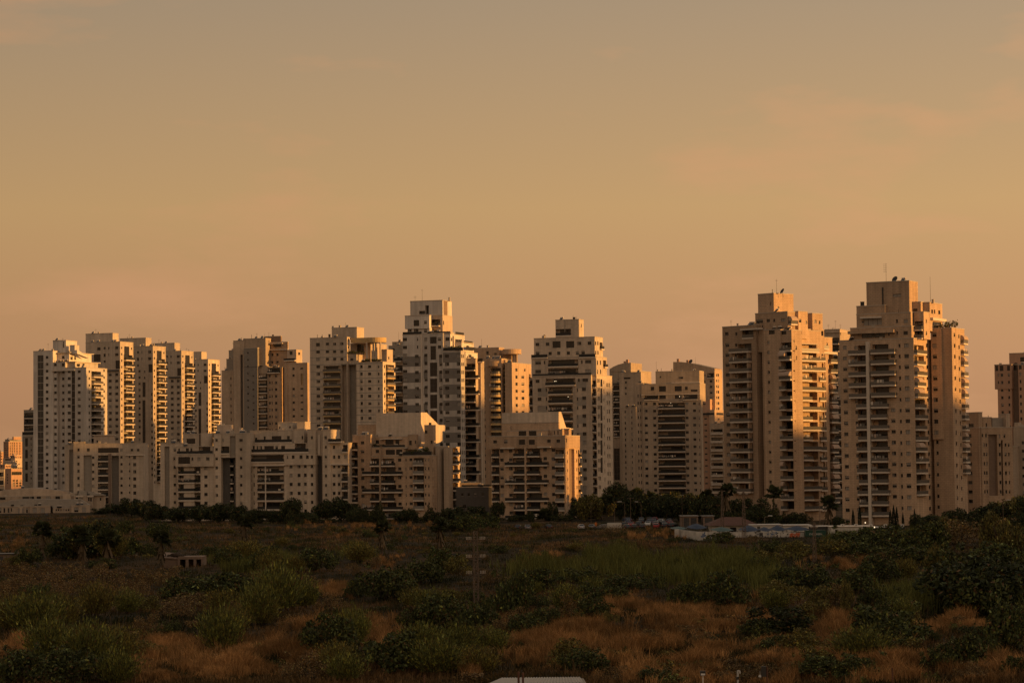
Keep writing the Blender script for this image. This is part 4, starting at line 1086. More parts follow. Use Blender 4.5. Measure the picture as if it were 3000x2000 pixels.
def stone_tower_right():
    b = Bld('residential_tower', 'tallest limestone tower with white balcony column and antenna, right of the two big towers', Z9, 490, 440, 691, 60.5, al=20, wall='stone_warm', cat=TOWER, shut=0.5, rail='rail_glass')
    b.mass(76, 490, 602, 440, v=0.0, front=[
        ('w',105,493,22,20,1,{'shut':1}),('w',106,553,24,20,16),('w',166,493,14,16,1,{'shut':1}),('w',167,552,16,20,15),
        ('c',242,258,460,1500,1.7,'concrete_light'),
        ('b',134,241,528,5,{'proj':1.6,'in0':2.4,'p':60.3}),('b',259,394,521,5,{'proj':1.6,'in1':2.4,'p':60.3}),
        ('b',178,241,828,11,{'proj':1.5,'p':60.3,'alt':(0.5,0)}),('b',259,354,825,11,{'proj':1.5,'p':60.3,'alt':(0,0.5),'in1':0.6}),
        ('w',374,540,22,20,1),('w',376,842,24,20,9),('w',411,482,11,20,17,{'shut':0.1}),('w',450,480,26,22,16)],
        side=[('b',493,548,527,14,{'proj':1.0,'deep':1.6,'p':60.5,'awn':0.3,'alt':(0,1.0)}),('w',566,482,11,20,17,{'shut':0.1})])
    b.mass(492, 546, 580, 293, yb=445, v=4.0, front=[('w',484,345,9,26,1),('w',486,412,9,22,1),('b',497,542,392,1,{'proj':0.9}),('b',497,542,440,1,{'proj':0.9})], side=[('w',561,345,7,20,1),('w',562,412,8,22,1)])
    b.mass(135, 478, 500, 372, yb=448, v=1.0, front=[('s',130,388,392,0.9,1.4,'stone_warm'),('w',265,420,12,24,1,{'shut':0}),('g',200,330,405,438,{'glass':'glass_dim'}),('w',352,418,10,20,1,{'shut':0}),('w',398,412,10,22,1,{'shut':0}),('w',446,411,24,22,1,{'shut':0.2})])
    b.mass(170, 474, 545, 296, yb=376, v=2.0, front=[('w',205,350,10,10,1,{'shut':0}),('g',210,312,330,368,{'glass':'blind'}),('w',397,345,11,22,1,{'shut':0}),('w',446,344,24,22,1,{'shut':1}),('s',195,312,318,0.5,0.9)])
    b.mass(170, 330, 360, 256, yb=300, v=3.5)
    b.mass(225, 465, 513, 119, yb=300, v=5.0, front=[('c',316,322,155,300,0.25,'metal_dark'),('w',397,201,46,16,1,{'shut':1})])
    b.mass(476, 530, 560, 237, yb=300, v=7.5, front=[('g',487,512,275,290)])
    b.mass(512, 580, 650, 240, yb=400, v=9.5, front=[], side=[('w',594,292,9,22,1,{'shut':0}),('w',608,292,7,22,1,{'shut':0}),('w',634,296,11,22,1,{'shut':0}),('s',585,660,335,0.8,0.8),('g',597,645,350,372)])
    # the second, darker wing
    b.mass(586, 645, None, 385, yb=1005, depth=10, v=12.0, front=[('w',607,422,24,22,10)])
    b.mass(592, 703, 774, 382, v=12.6, front=[('w',623,1022,12,20,9,{'shut':0.1})], side=[('w',719,422,8,20,18,{'shut':0.2}),('w',744,430,7,20,18,{'shut':0.1})])
    b.mass(700, 745, 772, 400, v=20.0, front=[], side=[('b',748,772,470,13,{'proj':1.3,'deep':1.2,'awn':0.5,'p':60})])
    b.antenna(337, 22, 122, 8, 'yagi'); b.dish(387, 112, 1.0, 8); b.antenna(585, 95, 232, 12); b.vent(597, 225, 238, 0.6, 11); b.vent(200, 238, 256, 0.9, 6, mat='metal_dark')
    return b
b_A = stone_tower_right()

def far_right():
    b = Bld('apartment_block', 'arched limestone block with tall blind arch, right of the tallest tower', Z10, 345, 750, 765, 74, al=58, wall='stone_warm')
    b.mass(232, 345, 395, 735, v=0.0, front=[('w',270,800,34,28,8,{'p':74,'shut':0})], side=[('w',372,798,9,24,7),])
    b.mass(345, 362, 610, 735, v=0.6, front=[], side=[('r',424,494,790,1275,0.9,'clad_brown',[]),('w',387,872,11,28,6),('w',405,872,11,28,6),('w',374,798,11,26,1),('w',402,798,12,26,1),('w',509,802,12,26,1),('w',548,802,14,26,1),('w',511,873,14,28,6),('w',556,873,15,28,6),('w',582,873,11,28,6),('r',524,538,835,1275,0.5,'clad_mid',[])])
    b.mass(232, 342, 372, 615, yb=740, v=1.0, front=[('g',264,305,705,738)], side=[('w',366,715,18,40,1)])
    b.mass(330, 375, 445, 655, yb=740, v=4.5, side=[('w',405,715,10,30,1)])
    b.mass(380, 452, 540, 660, yb=740, v=8.0, wall='clad_mid')
    b.mass(500, 560, 590, 630, yb=740, v=12.0, wall='stone_tan')
    b.mass(210, 236, None, 690, depth=6, v=2.0, front=[('b',211,234,745,9,{'proj':1.0,'deep':0.8})])
    b = Bld('residential_tower', 'reddish-brown tower with open top windows cut off by the right edge', Z10, 605, 235, 995, 58.5, theta=-30, wall='plaster_orange', cat=TOWER)
    b.mass(468, 603, None, 235, yb=430, depth=16, v=0.0, front=[('g',476,498,245,288),('g',510,540,245,288),('g',569,592,245,286),('w',500,320,9,22,2),('w',528,320,18,22,2),('w',582,318,14,22,2)])
    b.mass(494, 603, None, 425, depth=15, v=0.3, front=[('w',530,440,18,22,12),('w',585,438,14,22,12)])
    b.mass(603, 656, None, 235, depth=14, v=2.5, wall='clad_brown', front=[('g',610,650,240,282)])
    b.mass(656, 800, None, 235, depth=16, v=0.0, front=[('g',662,684,240,275),('g',700,725,240,275),('w',674,312,14,24,12,{'p':59}),('w',740,312,14,24,12,{'p':59})])
    b.mass(585, 800, None, 142, yb=240, depth=14, v=3.5, front=[('g',672,706,178,215)])
    b = Bld('apartment_block', 'low shaded stone block cut off by the right edge, below the reddish-brown tower', Z10, 780, 730, 860, 66, al=12, wall='stone_tan')
    b.mass(618, 780, None, 730, depth=14, front=[('w',694,855,20,24,9,{'p':66}),('w',740,855,20,24,9,{'p':66})])
    b.mass(626, 655, None, 698, yb=735, depth=5, v=2); b.mass(600, 650, None, 885, depth=10, v=-2, wall='stone_tan')
far_right()

def school():
    b = Bld('school_building', 'long low cream school with curved roofs and clerestory, lower left corner', ZS, 1650, 660, 1020, 40, al=2, wall='stone_tan', cat='school', roof='clad_mid', zb=-3.5)
    b.shape_front([(-300,560),(-300,330),(0,290),(300,252),(700,240),(1100,252),(1500,300),(1750,360),(1750,560)], 16, 14, name='roof_hall', roof='clad_mid')
    b.mass(-300, 1700, None, 400, depth=14, v=12, front=[('w',60,470,130,60,1),('w',590,450,150,60,1),('w',730,450,110,60,1),('w',890,450,100,60,1),('w',1110,450,110,70,1),('w',1325,450,110,70,1),('w',1478,445,45,70,1),('w',1540,445,45,70,1)])
    b.shape_front([(1440,500),(1440,365),(1600,362),(1640,500)], 11, 4, name='dormer', wall='stone_tan')
    b.mass(1700, 2140, None, 400, depth=14, v=10, front=[('w',1765,450,60,60,1),('w',1860,450,70,60,1),('w',2040,480,40,90,1),('w',2090,490,40,80,1),('s',1740,1910,410,0.4,0.6),('s',2010,2150,408,0.4,0.6)])
    b.shape_front([(1800,400),(1815,285),(2150,330),(2420,385),(2420,400)], 11, 13, name='roof_wing', roof='clad_mid', wall='clad_mid')
    b.mass(2140, 2420, None, 395, depth=10, v=12, front=[('w',2310,480,40,70,1)], wall='stone_tan')
    b.shape_front([(-300,640),(-300,600),(0,580),(200,525),(500,485),(900,480),(1500,490),(1850,490),(2050,612),(1650,618),(1640,680),(1220,680),(1160,625),(690,632),(500,640)], 1.0, 9, name='roof', roof='clad_mid', wall='clad_mid')
    b.mass(-300, 690, None, 640, depth=10, v=0.6, front=[('w',10,740,40,110,1),('w',100,740,40,110,1),('w',195,740,40,110,1),('w',262,725,30,80,1),('w',430,745,40,110,1),('w',525,745,40,110,1),('w',620,740,40,110,1)])
    b.mass(690, 1160, 1215, 632, v=-0.2, front=[('w',800,740,95,110,1,{'shut':0.9}),('w',982,740,95,110,1,{'shut':0.9})])
    b.mass(1215, 1650, None, 682, depth=10, v=0.5, front=[('w',x,730,34,44,1) for x in (1292,1344,1400,1462,1520,1574)])
    b.mass(1640, 2060, None, 618, depth=10, v=-0.3, front=[('w',1752,722,95,110,1,{'shut':0.9}),('w',1932,722,95,110,1,{'shut':0.9})])
    b.mass(430, 800, None, 235, yb=300, depth=3, v=18, wall='concrete'); b.mass(240, 390, None, 510, yb=560, depth=2, v=3, wall='concrete')
school()
# ------------------------------------------------------------------ ground and the added ridge that blocks the low sun
def np_mesh(name, V, F, mats, mi=None, colors=None, uv=None):
    me = bpy.data.meshes.new(name)
    V = np.asarray(V, dtype=np.float32); F = np.asarray(F, dtype=np.int32)
    k = F.shape[1]
    me.vertices.add(len(V)); me.vertices.foreach_set('co', V.ravel())
    me.loops.add(F.size); me.loops.foreach_set('vertex_index', F.ravel())
    me.polygons.add(len(F)); me.polygons.foreach_set('loop_start', np.arange(0, F.size, k, dtype=np.int32))
    for m in mats: me.materials.append(MATS[m])
    if mi is not None: me.polygons.foreach_set('material_index', np.asarray(mi, dtype=np.int32))
    if colors is not None:
        a = me.color_attributes.new('tint', 'FLOAT_COLOR', 'POINT')
        c4 = np.ones((len(V), 4), dtype=np.float32); c4[:, :3] = colors
        a.data.foreach_set('color', c4.ravel())
    me.update(calc_edges=True)
    return me

def ground_material():
    m = bpy.data.materials.new('scrub_soil'); m.use_nodes = True
    nt = m.node_tree; b = nt.nodes['Principled BSDF']; L = nt.links.new
    b.inputs['Roughness'].default_value = 0.95; b.inputs['Specular IOR Level'].default_value = 0.1
    tc = nt.nodes.new('ShaderNodeTexCoord')
    def noise(scale, detail, seed):
        mp = nt.nodes.new('ShaderNodeMapping'); mp.inputs['Location'].default_value = (seed, seed, 0)
        L(tc.outputs['Object'], mp.inputs[0])
        n = nt.nodes.new('ShaderNodeTexNoise'); n.inputs['Scale'].default_value = scale; n.inputs['Detail'].default_value = detail
        n.inputs['Roughness'].default_value = 0.65
        L(mp.outputs[0], n.inputs['Vector'])
        return n.outputs[0]
    r = nt.nodes.new('ShaderNodeValToRGB')
    E = r.color_ramp.elements
    E[0].position = 0.36; E[0].color = (0.013, 0.012, 0.006, 1)
    E[1].position = 0.66; E[1].color = (0.085, 0.048, 0.023, 1)
    e = E.new(0.5); e.color = (0.033, 0.023, 0.010, 1)
    L(noise(0.055, 6, 3), r.inputs[0])
    r2 = nt.nodes.new('ShaderNodeMapRange'); r2.inputs['From Min'].default_value = 0.3; r2.inputs['From Max'].default_value = 0.7
    r2.inputs['To Min'].default_value = 0.55; r2.inputs['To Max'].default_value = 1.45
    L(noise(1.1, 5, 9), r2.inputs[0])
    mu = nt.nodes.new('ShaderNodeVectorMath'); mu.operation = 'SCALE'
    L(r.outputs[0], mu.inputs[0]); L(r2.outputs[0], mu.inputs['Scale'])
    L(mu.outputs[0], b.inputs['Base Color'])
    bp = nt.nodes.new('ShaderNodeBump'); bp.inputs['Strength'].default_value = 0.8; bp.inputs['Distance'].default_value = 0.5
    L(noise(1.6, 6, 5), bp.inputs['Height']); L(bp.outputs[0], b.inputs['Normal'])
    MATS['scrub_soil'] = m
ground_material()

def make_ground():
    xs = sorted(set([-9000, -6000, -4000, -2500, -1500, -1000, -700, -500, -380] + list(range(-300, 301, 5)) + [380, 500, 700, 1000, 1500, 2500, 4000, 6000, 9000]))
    ys = sorted(set([-4000, -2000, -1000, -500, -200, 0, 80, 130] + list(range(160, 720, 4)) + list(range(720, 1000, 20)) + [1050, 1150, 1300, 1600, 2000, 3000, 4500, 7000, 12000]))
    V = [(x, y, ground_z(x, y)) for y in ys for x in xs]
    n = len(xs)
    F = [(j*n+i, j*n+i+1, (j+1)*n+i+1, (j+1)*n+i) for j in range(len(ys)-1) for i in range(n-1)]
    me = np_mesh('ground', V, F, ['scrub_soil'])
    me.polygons.foreach_set('use_smooth', [True]*len(F))
    o = link('ground', me); tag(o, kind='structure')
make_ground()

def make_shade_ridge():
    # unseen ridge added on the right, shaped to shade the field and lower storeys
    sx, sy = math.sin(SUN_A), -math.cos(SUN_A)          # towards the sun, flat
    wx, wy = -sy, sx                                     # across it
    prof = [(-600, 66), (0, 66), (300, 66), (520, 66), (620, 70), (680, 82), (712, 74), (752, 72), (764, 90), (782, 98), (788, 90), (792, 46), (807, 44), (815, 75), (824, 92), (850, 95), (880, 100), (930, 98), (980, 97), (1040, 98), (1100, 98), (1300, 96), (1700, 80)]  # heights set the shadow line; the notch lets sun reach one block
    P = np.array(prof, dtype=float)
    ws = np.concatenate([np.arange(-600, 640, 14.0), np.arange(640, 900, 4.0), np.arange(900, 1701, 14.0)])
    ts = [-190, -150, -110, -75, -45, -20, 0, 25, 60, 110, 180, 280, 420]
    T0 = 460.0
    V = []; F = []
    for w in ws:
        h = np.interp(w, P[:, 0], P[:, 1])
        # keep it clear of the view: push the ridge outwards where the view is wide
        y0 = w * wy + T0 * sy; x0 = w * wx + T0 * sx
        for t in ts:
            d = max(0.0, 1 - abs(t) / (200.0 if t < 0 else 430.0))
            f = d * d * (3 - 2 * d)
            V.append((x0 + t * sx, y0 + t * sy, -6 + (h + 6) * f + (1.2 * math.sin(w * 0.09 + t * 0.05)) * f))
    n = len(ts)
    F = [(j*n+i, j*n+i+1, (j+1)*n+i+1, (j+1)*n+i) for j in range(len(ws)-1) for i in range(n-1)]
    me = np_mesh('added_shade_ridge', V, F, ['scrub_soil'])
    tag(link('added_shade_ridge', me), kind='structure')
make_shade_ridge()

# ------------------------------------------------------------------ foliage meshes
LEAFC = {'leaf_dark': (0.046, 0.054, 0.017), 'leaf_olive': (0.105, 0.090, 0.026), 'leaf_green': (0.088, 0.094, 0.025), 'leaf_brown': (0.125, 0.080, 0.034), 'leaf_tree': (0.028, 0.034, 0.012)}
def leaf_tints(mat, n, per, rn, tips=0.16):
    """every leaf its own tone: young yellow ones, old dark ones, some dead"""
    c = np.array(LEAFC[mat])[None, :] * np.exp(rn.normal(0, 0.5, (n, 1)))
    y = rn.random(n) < tips
    c[y] = c[y] * np.array([2.1, 1.75, 1.15])
    x = rn.random(n) < 0.06
    c[x] = np.array([0.12, 0.07, 0.03]) * rn.uniform(0.6, 1.4, (x.sum(), 1))
    return np.repeat(np.clip(c, 0.004, 0.35), per, axis=0)

def cards(centers, size, rn, up=0.0, aspect=1.0):
    """one leafy quad per centre, turned every way"""
    n = len(centers)
    a = rn.normal(size=(n, 3)); a[:, 2] += up; a /= np.linalg.norm(a, axis=1)[:, None]
    b = rn.normal(size=(n, 3)); b -= (a * b).sum(1)[:, None] * a; b /= np.linalg.norm(b, axis=1)[:, None]
    s = size * rn.uniform(0.6, 1.4, size=(n, 1))
    c = np.asarray(centers)
    V = np.stack([c - a*s, c + b*s*0.5*aspect, c + a*s, c - b*s*0.5*aspect], axis=1).reshape(-1, 3)
    F = np.arange(4*n).reshape(-1, 4)
    return V, F

def blob_points(n, blobs, rn, shell=0.55):
    out = []
    tot = sum(r*r for *_, r in blobs)
    for (x, y, z, r) in blobs:
        k = max(6, int(n * r * r / tot))
        d = rn.normal(size=(k, 3)); d /= np.linalg.norm(d, axis=1)[:, None]
        rad = r * (1 - (1 - shell) * rn.random((k, 1))**1.4)
        p = np.array([x, y, z]) + d * rad * np.array([1, 1, 0.85])
        out.append(p)
    p = np.concatenate(out)
    return p[p[:, 2] > -0.02]

def shrub_mesh(name, mat, seed, n=3200, spread=1.0, leaf=0.05, upright=0.3, nb=14):
    rn = np.random.default_rng(seed)
    blobs = [(0, 0, 0.38, 0.42)]
    for i in range(nb):
        a = rn.uniform(0, 2*math.pi); e = rn.uniform(0.0, 1.0)
        r = rn.uniform(0.18, 0.34)
        R = 0.72 * math.sqrt(1 - e*e*0.85)
        blobs.append((R*math.cos(a), R*math.sin(a), 0.12 + 0.66*e, r))
    for i in range(nb // 2):                  # stray tufts that break the outline
        a = rn.uniform(0, 2*math.pi); e = rn.uniform(0.2, 1.0)
        blobs.append((0.95*math.cos(a)*math.sqrt(1-e*e*0.8), 0.95*math.sin(a)*math.sqrt(1-e*e*0.8), 0.15+0.85*e, rn.uniform(0.07, 0.14)))
    V, F = cards(blob_points(n, blobs, rn), leaf, rn, upright)
    V[:, 2] = np.maximum(V[:, 2], 0.0)
    return np_mesh(name, V, F, ['leaf_any'], colors=leaf_tints(mat, len(F), 4, rn))

def feathery_mesh(name, mat, seed, n=4200):
    """loose, upright, wispy shrub (broom or tamarisk)"""
    rn = np.random.default_rng(seed)
    V = []; 
    for i in range(n):
        a = rn.uniform(0, 2*math.pi); r = math.sqrt(rn.random()) * 0.55
        lean = rn.uniform(0.1, 0.75)
        L = rn.uniform(0.45, 1.0) * (1.15 - 0.45*r)
        s = rn.uniform(0.15, 1.0)
        bx, by = r*math.cos(a)*0.5, r*math.sin(a)*0.5
        dx, dy = math.cos(a)*lean*r*1.6 + rn.normal()*0.10, math.sin(a)*lean*r*1.6 + rn.normal()*0.10
        p = np.array([bx + dx*s, by + dy*s, L*s])
        d = np.array([dx + rn.normal()*0.15, dy + rn.normal()*0.15, L]); d /= np.linalg.norm(d)
        q = np.cross(d, rn.normal(size=3)); q /= np.linalg.norm(q)
        l = rn.uniform(0.05, 0.12); w = rn.uniform(0.010, 0.022)
        V += [p - q*w, p + q*w, p + d*l]
    return np_mesh(name, V, np.arange(len(V)).reshape(-1, 3), ['leaf_any'], colors=leaf_tints(mat, len(V)//3, 3, rn, 0.3))

def crown_mesh(name, mat, seed, n=5200, leaf=0.042, nb=22, tall=1.0, open_=0.0):
    rn = np.random.default_rng(seed)
    blobs = []
    for i in range(nb):
        d = rn.normal(size=3); d /= np.linalg.norm(d)
        rr = rn.uniform(0.25, 0.75)
        blobs.append((d[0]*rr, d[1]*rr, 0.5 + d[2]*rr*0.5*tall, rn.uniform(0.16, 0.36) * (1 - 0.4*open_)))
    V, F = cards(blob_points(n, blobs, rn, 0.45), leaf, rn, 0.1)
    return np_mesh(name, V, F, ['leaf_any'], colors=leaf_tints(mat, len(F), 4, rn, 0.1))

def trunk_mesh(name, seed, h=0.55):
    rn = random.Random(seed); m = MB()
    m.tube((0,0,-0.05), (0.02,0.01,h*0.55), 0.055, 0.04, 'bark', 7)
    for i in range(6):
        a = i*1.05 + rn.uniform(-0.3, 0.3); l = rn.uniform(0.3, 0.5)
        e = (math.cos(a)*l*0.8, math.sin(a)*l*0.8, h*0.55 + l*0.8)
        m.tube((0.02,0.01,h*0.5), e, 0.032, 0.012, 'bark', 5)
    return m.mesh(name)

def palm_meshes(seed, skirt):
    """unit palm: trunk 1 high, crown radius about 0.35"""
    rn = np.random.default_rng(seed); rr = random.Random(seed)
    t = MB(); z = 0; x = y = 0.0
    for i in range(6):
        x2, y2 = x + rr.uniform(-0.008, 0.008), y + rr.uniform(-0.008, 0.008)
        t.tube((x, y, -0.02 + i/6), (x2, y2, -0.02 + (i+1)/6), 0.036 - 0.002*i, 0.035 - 0.002*i, 'palm_bark', 7, cap=(i == 5))
        x, y = x2, y2
    top = np.array([x, y, 0.98])
    def fan(mb, ang, elev, L, mat, droop):
        d = np.array([math.cos(ang)*math.cos(elev), math.sin(ang)*math.cos(elev), math.sin(elev)])
        s = np.array([-math.sin(ang), math.cos(ang), 0]); n = np.cross(d, s)
        hub = top + d*L*0.45
        mb.tube(top, hub, 0.006, 0.004, mat, 3, cap=False)
        for k in range(11):
            a = (k-5)/5*1.25
            e = d*math.cos(a) + s*math.sin(a)
            tip = hub + e*L*0.62*(1-0.15*abs(a)) + np.array([0, 0, -droop*L*(0.3+0.3*abs(a))])
            wv = (s*math.cos(a) - d*math.sin(a))*0.02 + n*0.006
            mb.face([hub - wv*0.5, hub + wv*0.5, hub + e*L*0.36 + wv, tip, hub + e*L*0.36 - wv], mat)
    c = MB()
    for i in range(34):
        fan(c, rr.uniform(0, 6.283), rr.uniform(-0.5, 1.35), rr.uniform(0.26, 0.36), 'leaf_palm', rr.uniform(0.05, 0.5))
    k = None
    if skirt:
        k = MB()
        for i in range(30):
            a = rr.uniform(0, 6.283); zz = rr.uniform(0.55, 0.95)
            q = np.array([x + math.cos(a)*0.04, y + math.sin(a)*0.04, zz]); e = np.array([x + math.cos(a)*rr.uniform(0.09, 0.16), y + math.sin(a)*rr.uniform(0.09, 0.16), zz - rr.uniform(0.14, 0.3)])
            s = np.array([-math.sin(a), math.cos(a), 0])*rr.uniform(0.02, 0.045)
            k.face([q - s*0.3, q + s*0.3, e + s, e - s], 'leaf_dry_palm')
    return t.mesh('trunk'), c.mesh('crown'), (k.mesh('dead_fronds') if k else None)

def cypress_mesh(seed):
    rn = np.random.default_rng(seed); n = 1500
    z = rn.random(n)**0.8; a = rn.uniform(0, 6.283, n)
    r = 0.11 * np.sin(np.clip(z*0.93 + 0.1, 0, 1)*math.pi)**0.6 * (1 - 0.55*z) * rn.uniform(0.6, 1.1, n)
    p = np.stack([r*np.cos(a), r*np.sin(a), z], 1)
    V, F = cards(p, 0.022, rn, 2.0)
    return np_mesh('crown', V, F, ['leaf_cypress'])

SHR = {'d': [shrub_mesh('foliage', 'leaf_dark', s) for s in (1, 2, 3)], 'o': [shrub_mesh('foliage', 'leaf_olive', s, leaf=0.045) for s in (4, 5)],
       'b': [shrub_mesh('foliage', 'leaf_brown', s, n=2600, leaf=0.034) for s in (6, 7)], 'g': [feathery_mesh('foliage', 'leaf_green', s) for s in (8, 9)],
       'y': [feathery_mesh('foliage', 'leaf_olive', s) for s in (18, 19)]}
SHRT = [shrub_mesh('foliage', 'leaf_tree', s) for s in (61, 62, 63)]
STEM = MB()
for a in range(5):
    STEM.tube((0,0,-0.05), (0.3*math.cos(a*1.26), 0.3*math.sin(a*1.26), 0.4), 0.03, 0.012, 'bark', 5)
STEM = STEM.mesh('stem')
CROWN = [crown_mesh('crown', 'leaf_tree', 21), crown_mesh('crown', 'leaf_tree', 22), crown_mesh('crown', 'leaf_olive', 23), crown_mesh('crown', 'leaf_tree', 24, tall=1.4, open_=0.5)]
TRUNK = [trunk_mesh('trunk', 31), trunk_mesh('trunk', 32)]
PALM = [palm_meshes(41, True), palm_meshes(42, False)]
CYP = [cypress_mesh(51), cypress_mesh(52)]

def put_tree(px, D, ytop, wpx, label, kind=None, base=None, group=None):
    p = at_depth(px, 1500, D); z = ground_z(p.x, p.y) if base is None else base
    k = FPX / D
    top = at_depth(px, ytop, D).z
    h = max(2.0, top - z)
    r = wpx / k / 2 * 1.7
    i = kind if kind is not None else rng.choice((0, 1, 3, 0, 1, 3, 2))
    o = empty('broadleaf_tree', (p.x, p.y, z), rng.uniform(0, 6.28)); tag(o, label, 'tree', group)
    link('trunk', TRUNK[i % 2], o, scale=(h*0.8, h*0.8, h))
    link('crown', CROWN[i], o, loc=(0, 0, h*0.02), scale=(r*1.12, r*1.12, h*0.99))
    return o

def put_palm(px, D, ytop, label, skirt=0, ybase=None, crown=1.0, group=None):
    p = at_depth(px, 1500, D); z = ground_z(p.x, p.y)
    h = at_depth(px, ytop, D).z - z
    t, c, k = PALM[skirt]
    hh = h / 1.22
    o = empty('fan_palm', (p.x, p.y, z), rng.uniform(0, 6.28)); tag(o, label, 'palm', group)
    sx = max(hh * 0.9, 6.0)
    link('trunk', t, o, scale=(sx*0.75, sx*0.75, hh))
    cs = 9.5 * crown
    link('crown', c, o, loc=(0, 0, hh - cs*0.98), scale=(cs, cs, cs))
    if k: link('dead_fronds', k, o, loc=(0, 0, hh - cs*0.98), scale=(cs, cs, cs))
    return o

def put_cypress(px, D, ytop, label):
    p = at_depth(px, 1500, D); z = ground_z(p.x, p.y); h = at_depth(px, ytop, D).z - z
    o = empty('cypress_tree', (p.x, p.y, z), rng.uniform(0, 6.28)); tag(o, label, 'tree', 'cypresses at the foot of the tallest tower')
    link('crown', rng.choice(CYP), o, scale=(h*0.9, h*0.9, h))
    m = MB(); m.tube((0,0,-0.3), (0,0,h*0.3), 0.12, 0.08, 'bark', 6); m.build('trunk', o)

# trees along the foot of the buildings: (px, depth, top px, width px, look)
TREES = [(300,985,1487,50,'beside the school'),(345,960,1474,66,'right of the school'),(385,930,1458,60,'in front of the eight-storey block'),(425,905,1466,66,'left of the stepped block'),
 (470,836,1478,66,'at the left corner of the stepped block'),(520,826,1484,60,'under the left balconies of the stepped block'),(585,822,1478,70,'before the balconies of the stepped block'),(640,818,1470,66,'before the dark recess of the stepped block'),
 (700,818,1480,60,'left under the wide terrace block'),(748,812,1488,54,'under the terraces of the wide block'),(800,806,1492,52,'before the wide terrace block'),(850,800,1454,52,'tallest before the wide terrace block'),(900,806,1496,40,'low before the wide terrace block'),
 (955,812,1462,56,'before the dark recess of the wide terrace block'),(1000,816,1456,66,'between the wide terrace block and the left gabled block'),(1052,806,1486,50,'at the left corner of the left gabled block'),(1095,800,1508,40,'low under the left gabled block'),
 (1190,800,1492,60,'under the right balconies of the left gabled block'),(1245,804,1508,44,'at the right corner of the left gabled block'),(1330,806,1488,74,'before the brown utility building'),(1385,800,1480,80,'right before the brown utility building'),
 (1440,795,1512,46,'at the left corner of the right gabled block'),(1520,800,1510,40,'under the balconies of the right gabled block'),(1615,800,1508,36,'at the right corner of the right gabled block'),
 (1700,812,1452,70,'right of the right gabled block'),(1745,820,1446,80,'at the foot of the central tower'),(1800,850,1408,60,'tall behind the car park left'),(1840,860,1432,70,'behind the white container'),(1885,850,1440,76,'behind the left part of the car park'),
 (1935,840,1440,80,'behind the middle of the car park'),(1985,830,1436,76,'behind the right part of the car park'),(2035,820,1444,80,'at the foot of the wide-balcony tower'),(2080,800,1456,66,'left of the left limestone tower'),(1915,780,1446,70,'tall over the car park middle'),(1965,770,1450,70,'tall over the right of the car park'),(2012,760,1448,72,'behind the small open pavilion'),(2060,745,1446,70,'behind the second small pavilion'),(2105,740,1452,60,'behind the left lattice mast'),(2150,722,1462,60,'behind the red tiled roof'),(1860,785,1438,70,'tall behind the front row of cars left'),(1720,790,1440,66,'tall between the wooden pole and the central tower'),
 (2190,715,1456,84,'before the dark recess of the left limestone tower'),(2228,700,1478,56,'small under the left limestone tower'),(2335,700,1502,60,'under the curved balconies'),(2450,660,1512,46,'left of the tallest tower'),
 (2708,640,1506,70,'right corner of the tallest tower'),(2790,640,1490,80,'before the dark wing of the tallest tower'),(2850,650,1494,80,'before the arched block'),(2905,660,1470,90,'right before the arched block'),(2960,660,1440,96,'under the reddish tower'),(3010,640,1450,90,'at the right edge below the reddish tower')]
for (px, D, yt, w, where) in TREES:
    put_tree(px, D, yt, w, 'dark broadleaf tree ' + where, group='dark trees at the foot of the buildings')
put_tree(2765, 560, 1505, 60, 'brownish sparse tree in the scrub before the arched block', 2)
put_tree(2930, 470, 1480, 80, 'loose olive tree with orange tips before the right-hand trees', 2)

hr = random.Random(12)
HB = [(1790, 2000, 815, 'the car park trees'), (410, 690, 905, 'the stepped block'), (690, 1040, 815, 'the wide terrace block'), (1040, 1330, 805, 'the left gabled block'), (1330, 1480, 800, 'the brown utility building'), (1480, 1700, 800, 'the right gabled block'), (1990, 2110, 800, 'the wide-balcony tower'), (2110, 2340, 700, 'the left limestone tower'), (2680, 2880, 640, 'the tallest tower'), (2880, 3010, 640, 'the reddish tower')]
NTH = ['leftmost', 'second', 'third', 'fourth', 'fifth', 'sixth', 'seventh', 'eighth', 'ninth', 'tenth', 'eleventh', 'twelfth', 'thirteenth', 'fourteenth']
for (x0, x1, D, where) in HB:
    n = max(3, int((x1 - x0) / 46))
    for i in range(n):
        px = x0 + (x1 - x0) * (i + hr.uniform(0.2, 0.8)) / n; dd = D - hr.uniform(4, 22)
        p = at_depth(px, 1500, dd); h = hr.choice((1.0, 1.6, 2.4, 4.0, 6.4)) * hr.uniform(0.8, 1.25) * (1.7 if 'car park' in where else 1.0); r = hr.uniform(1.8, 4.6)
        o = empty('hedge_bush', (p.x, p.y, ground_z(p.x, p.y)), hr.uniform(0, 6)); tag(o, 'low dark bush at the foot of ' + where + ', ' + NTH[i] + (' from the left' if i else ''), 'bush', 'dark bushes at the foot of the buildings')
        link('foliage', hr.choice(SHRT), o, scale=(r, r, h)); link('stem', STEM, o, scale=(r*0.8, r*0.8, h))

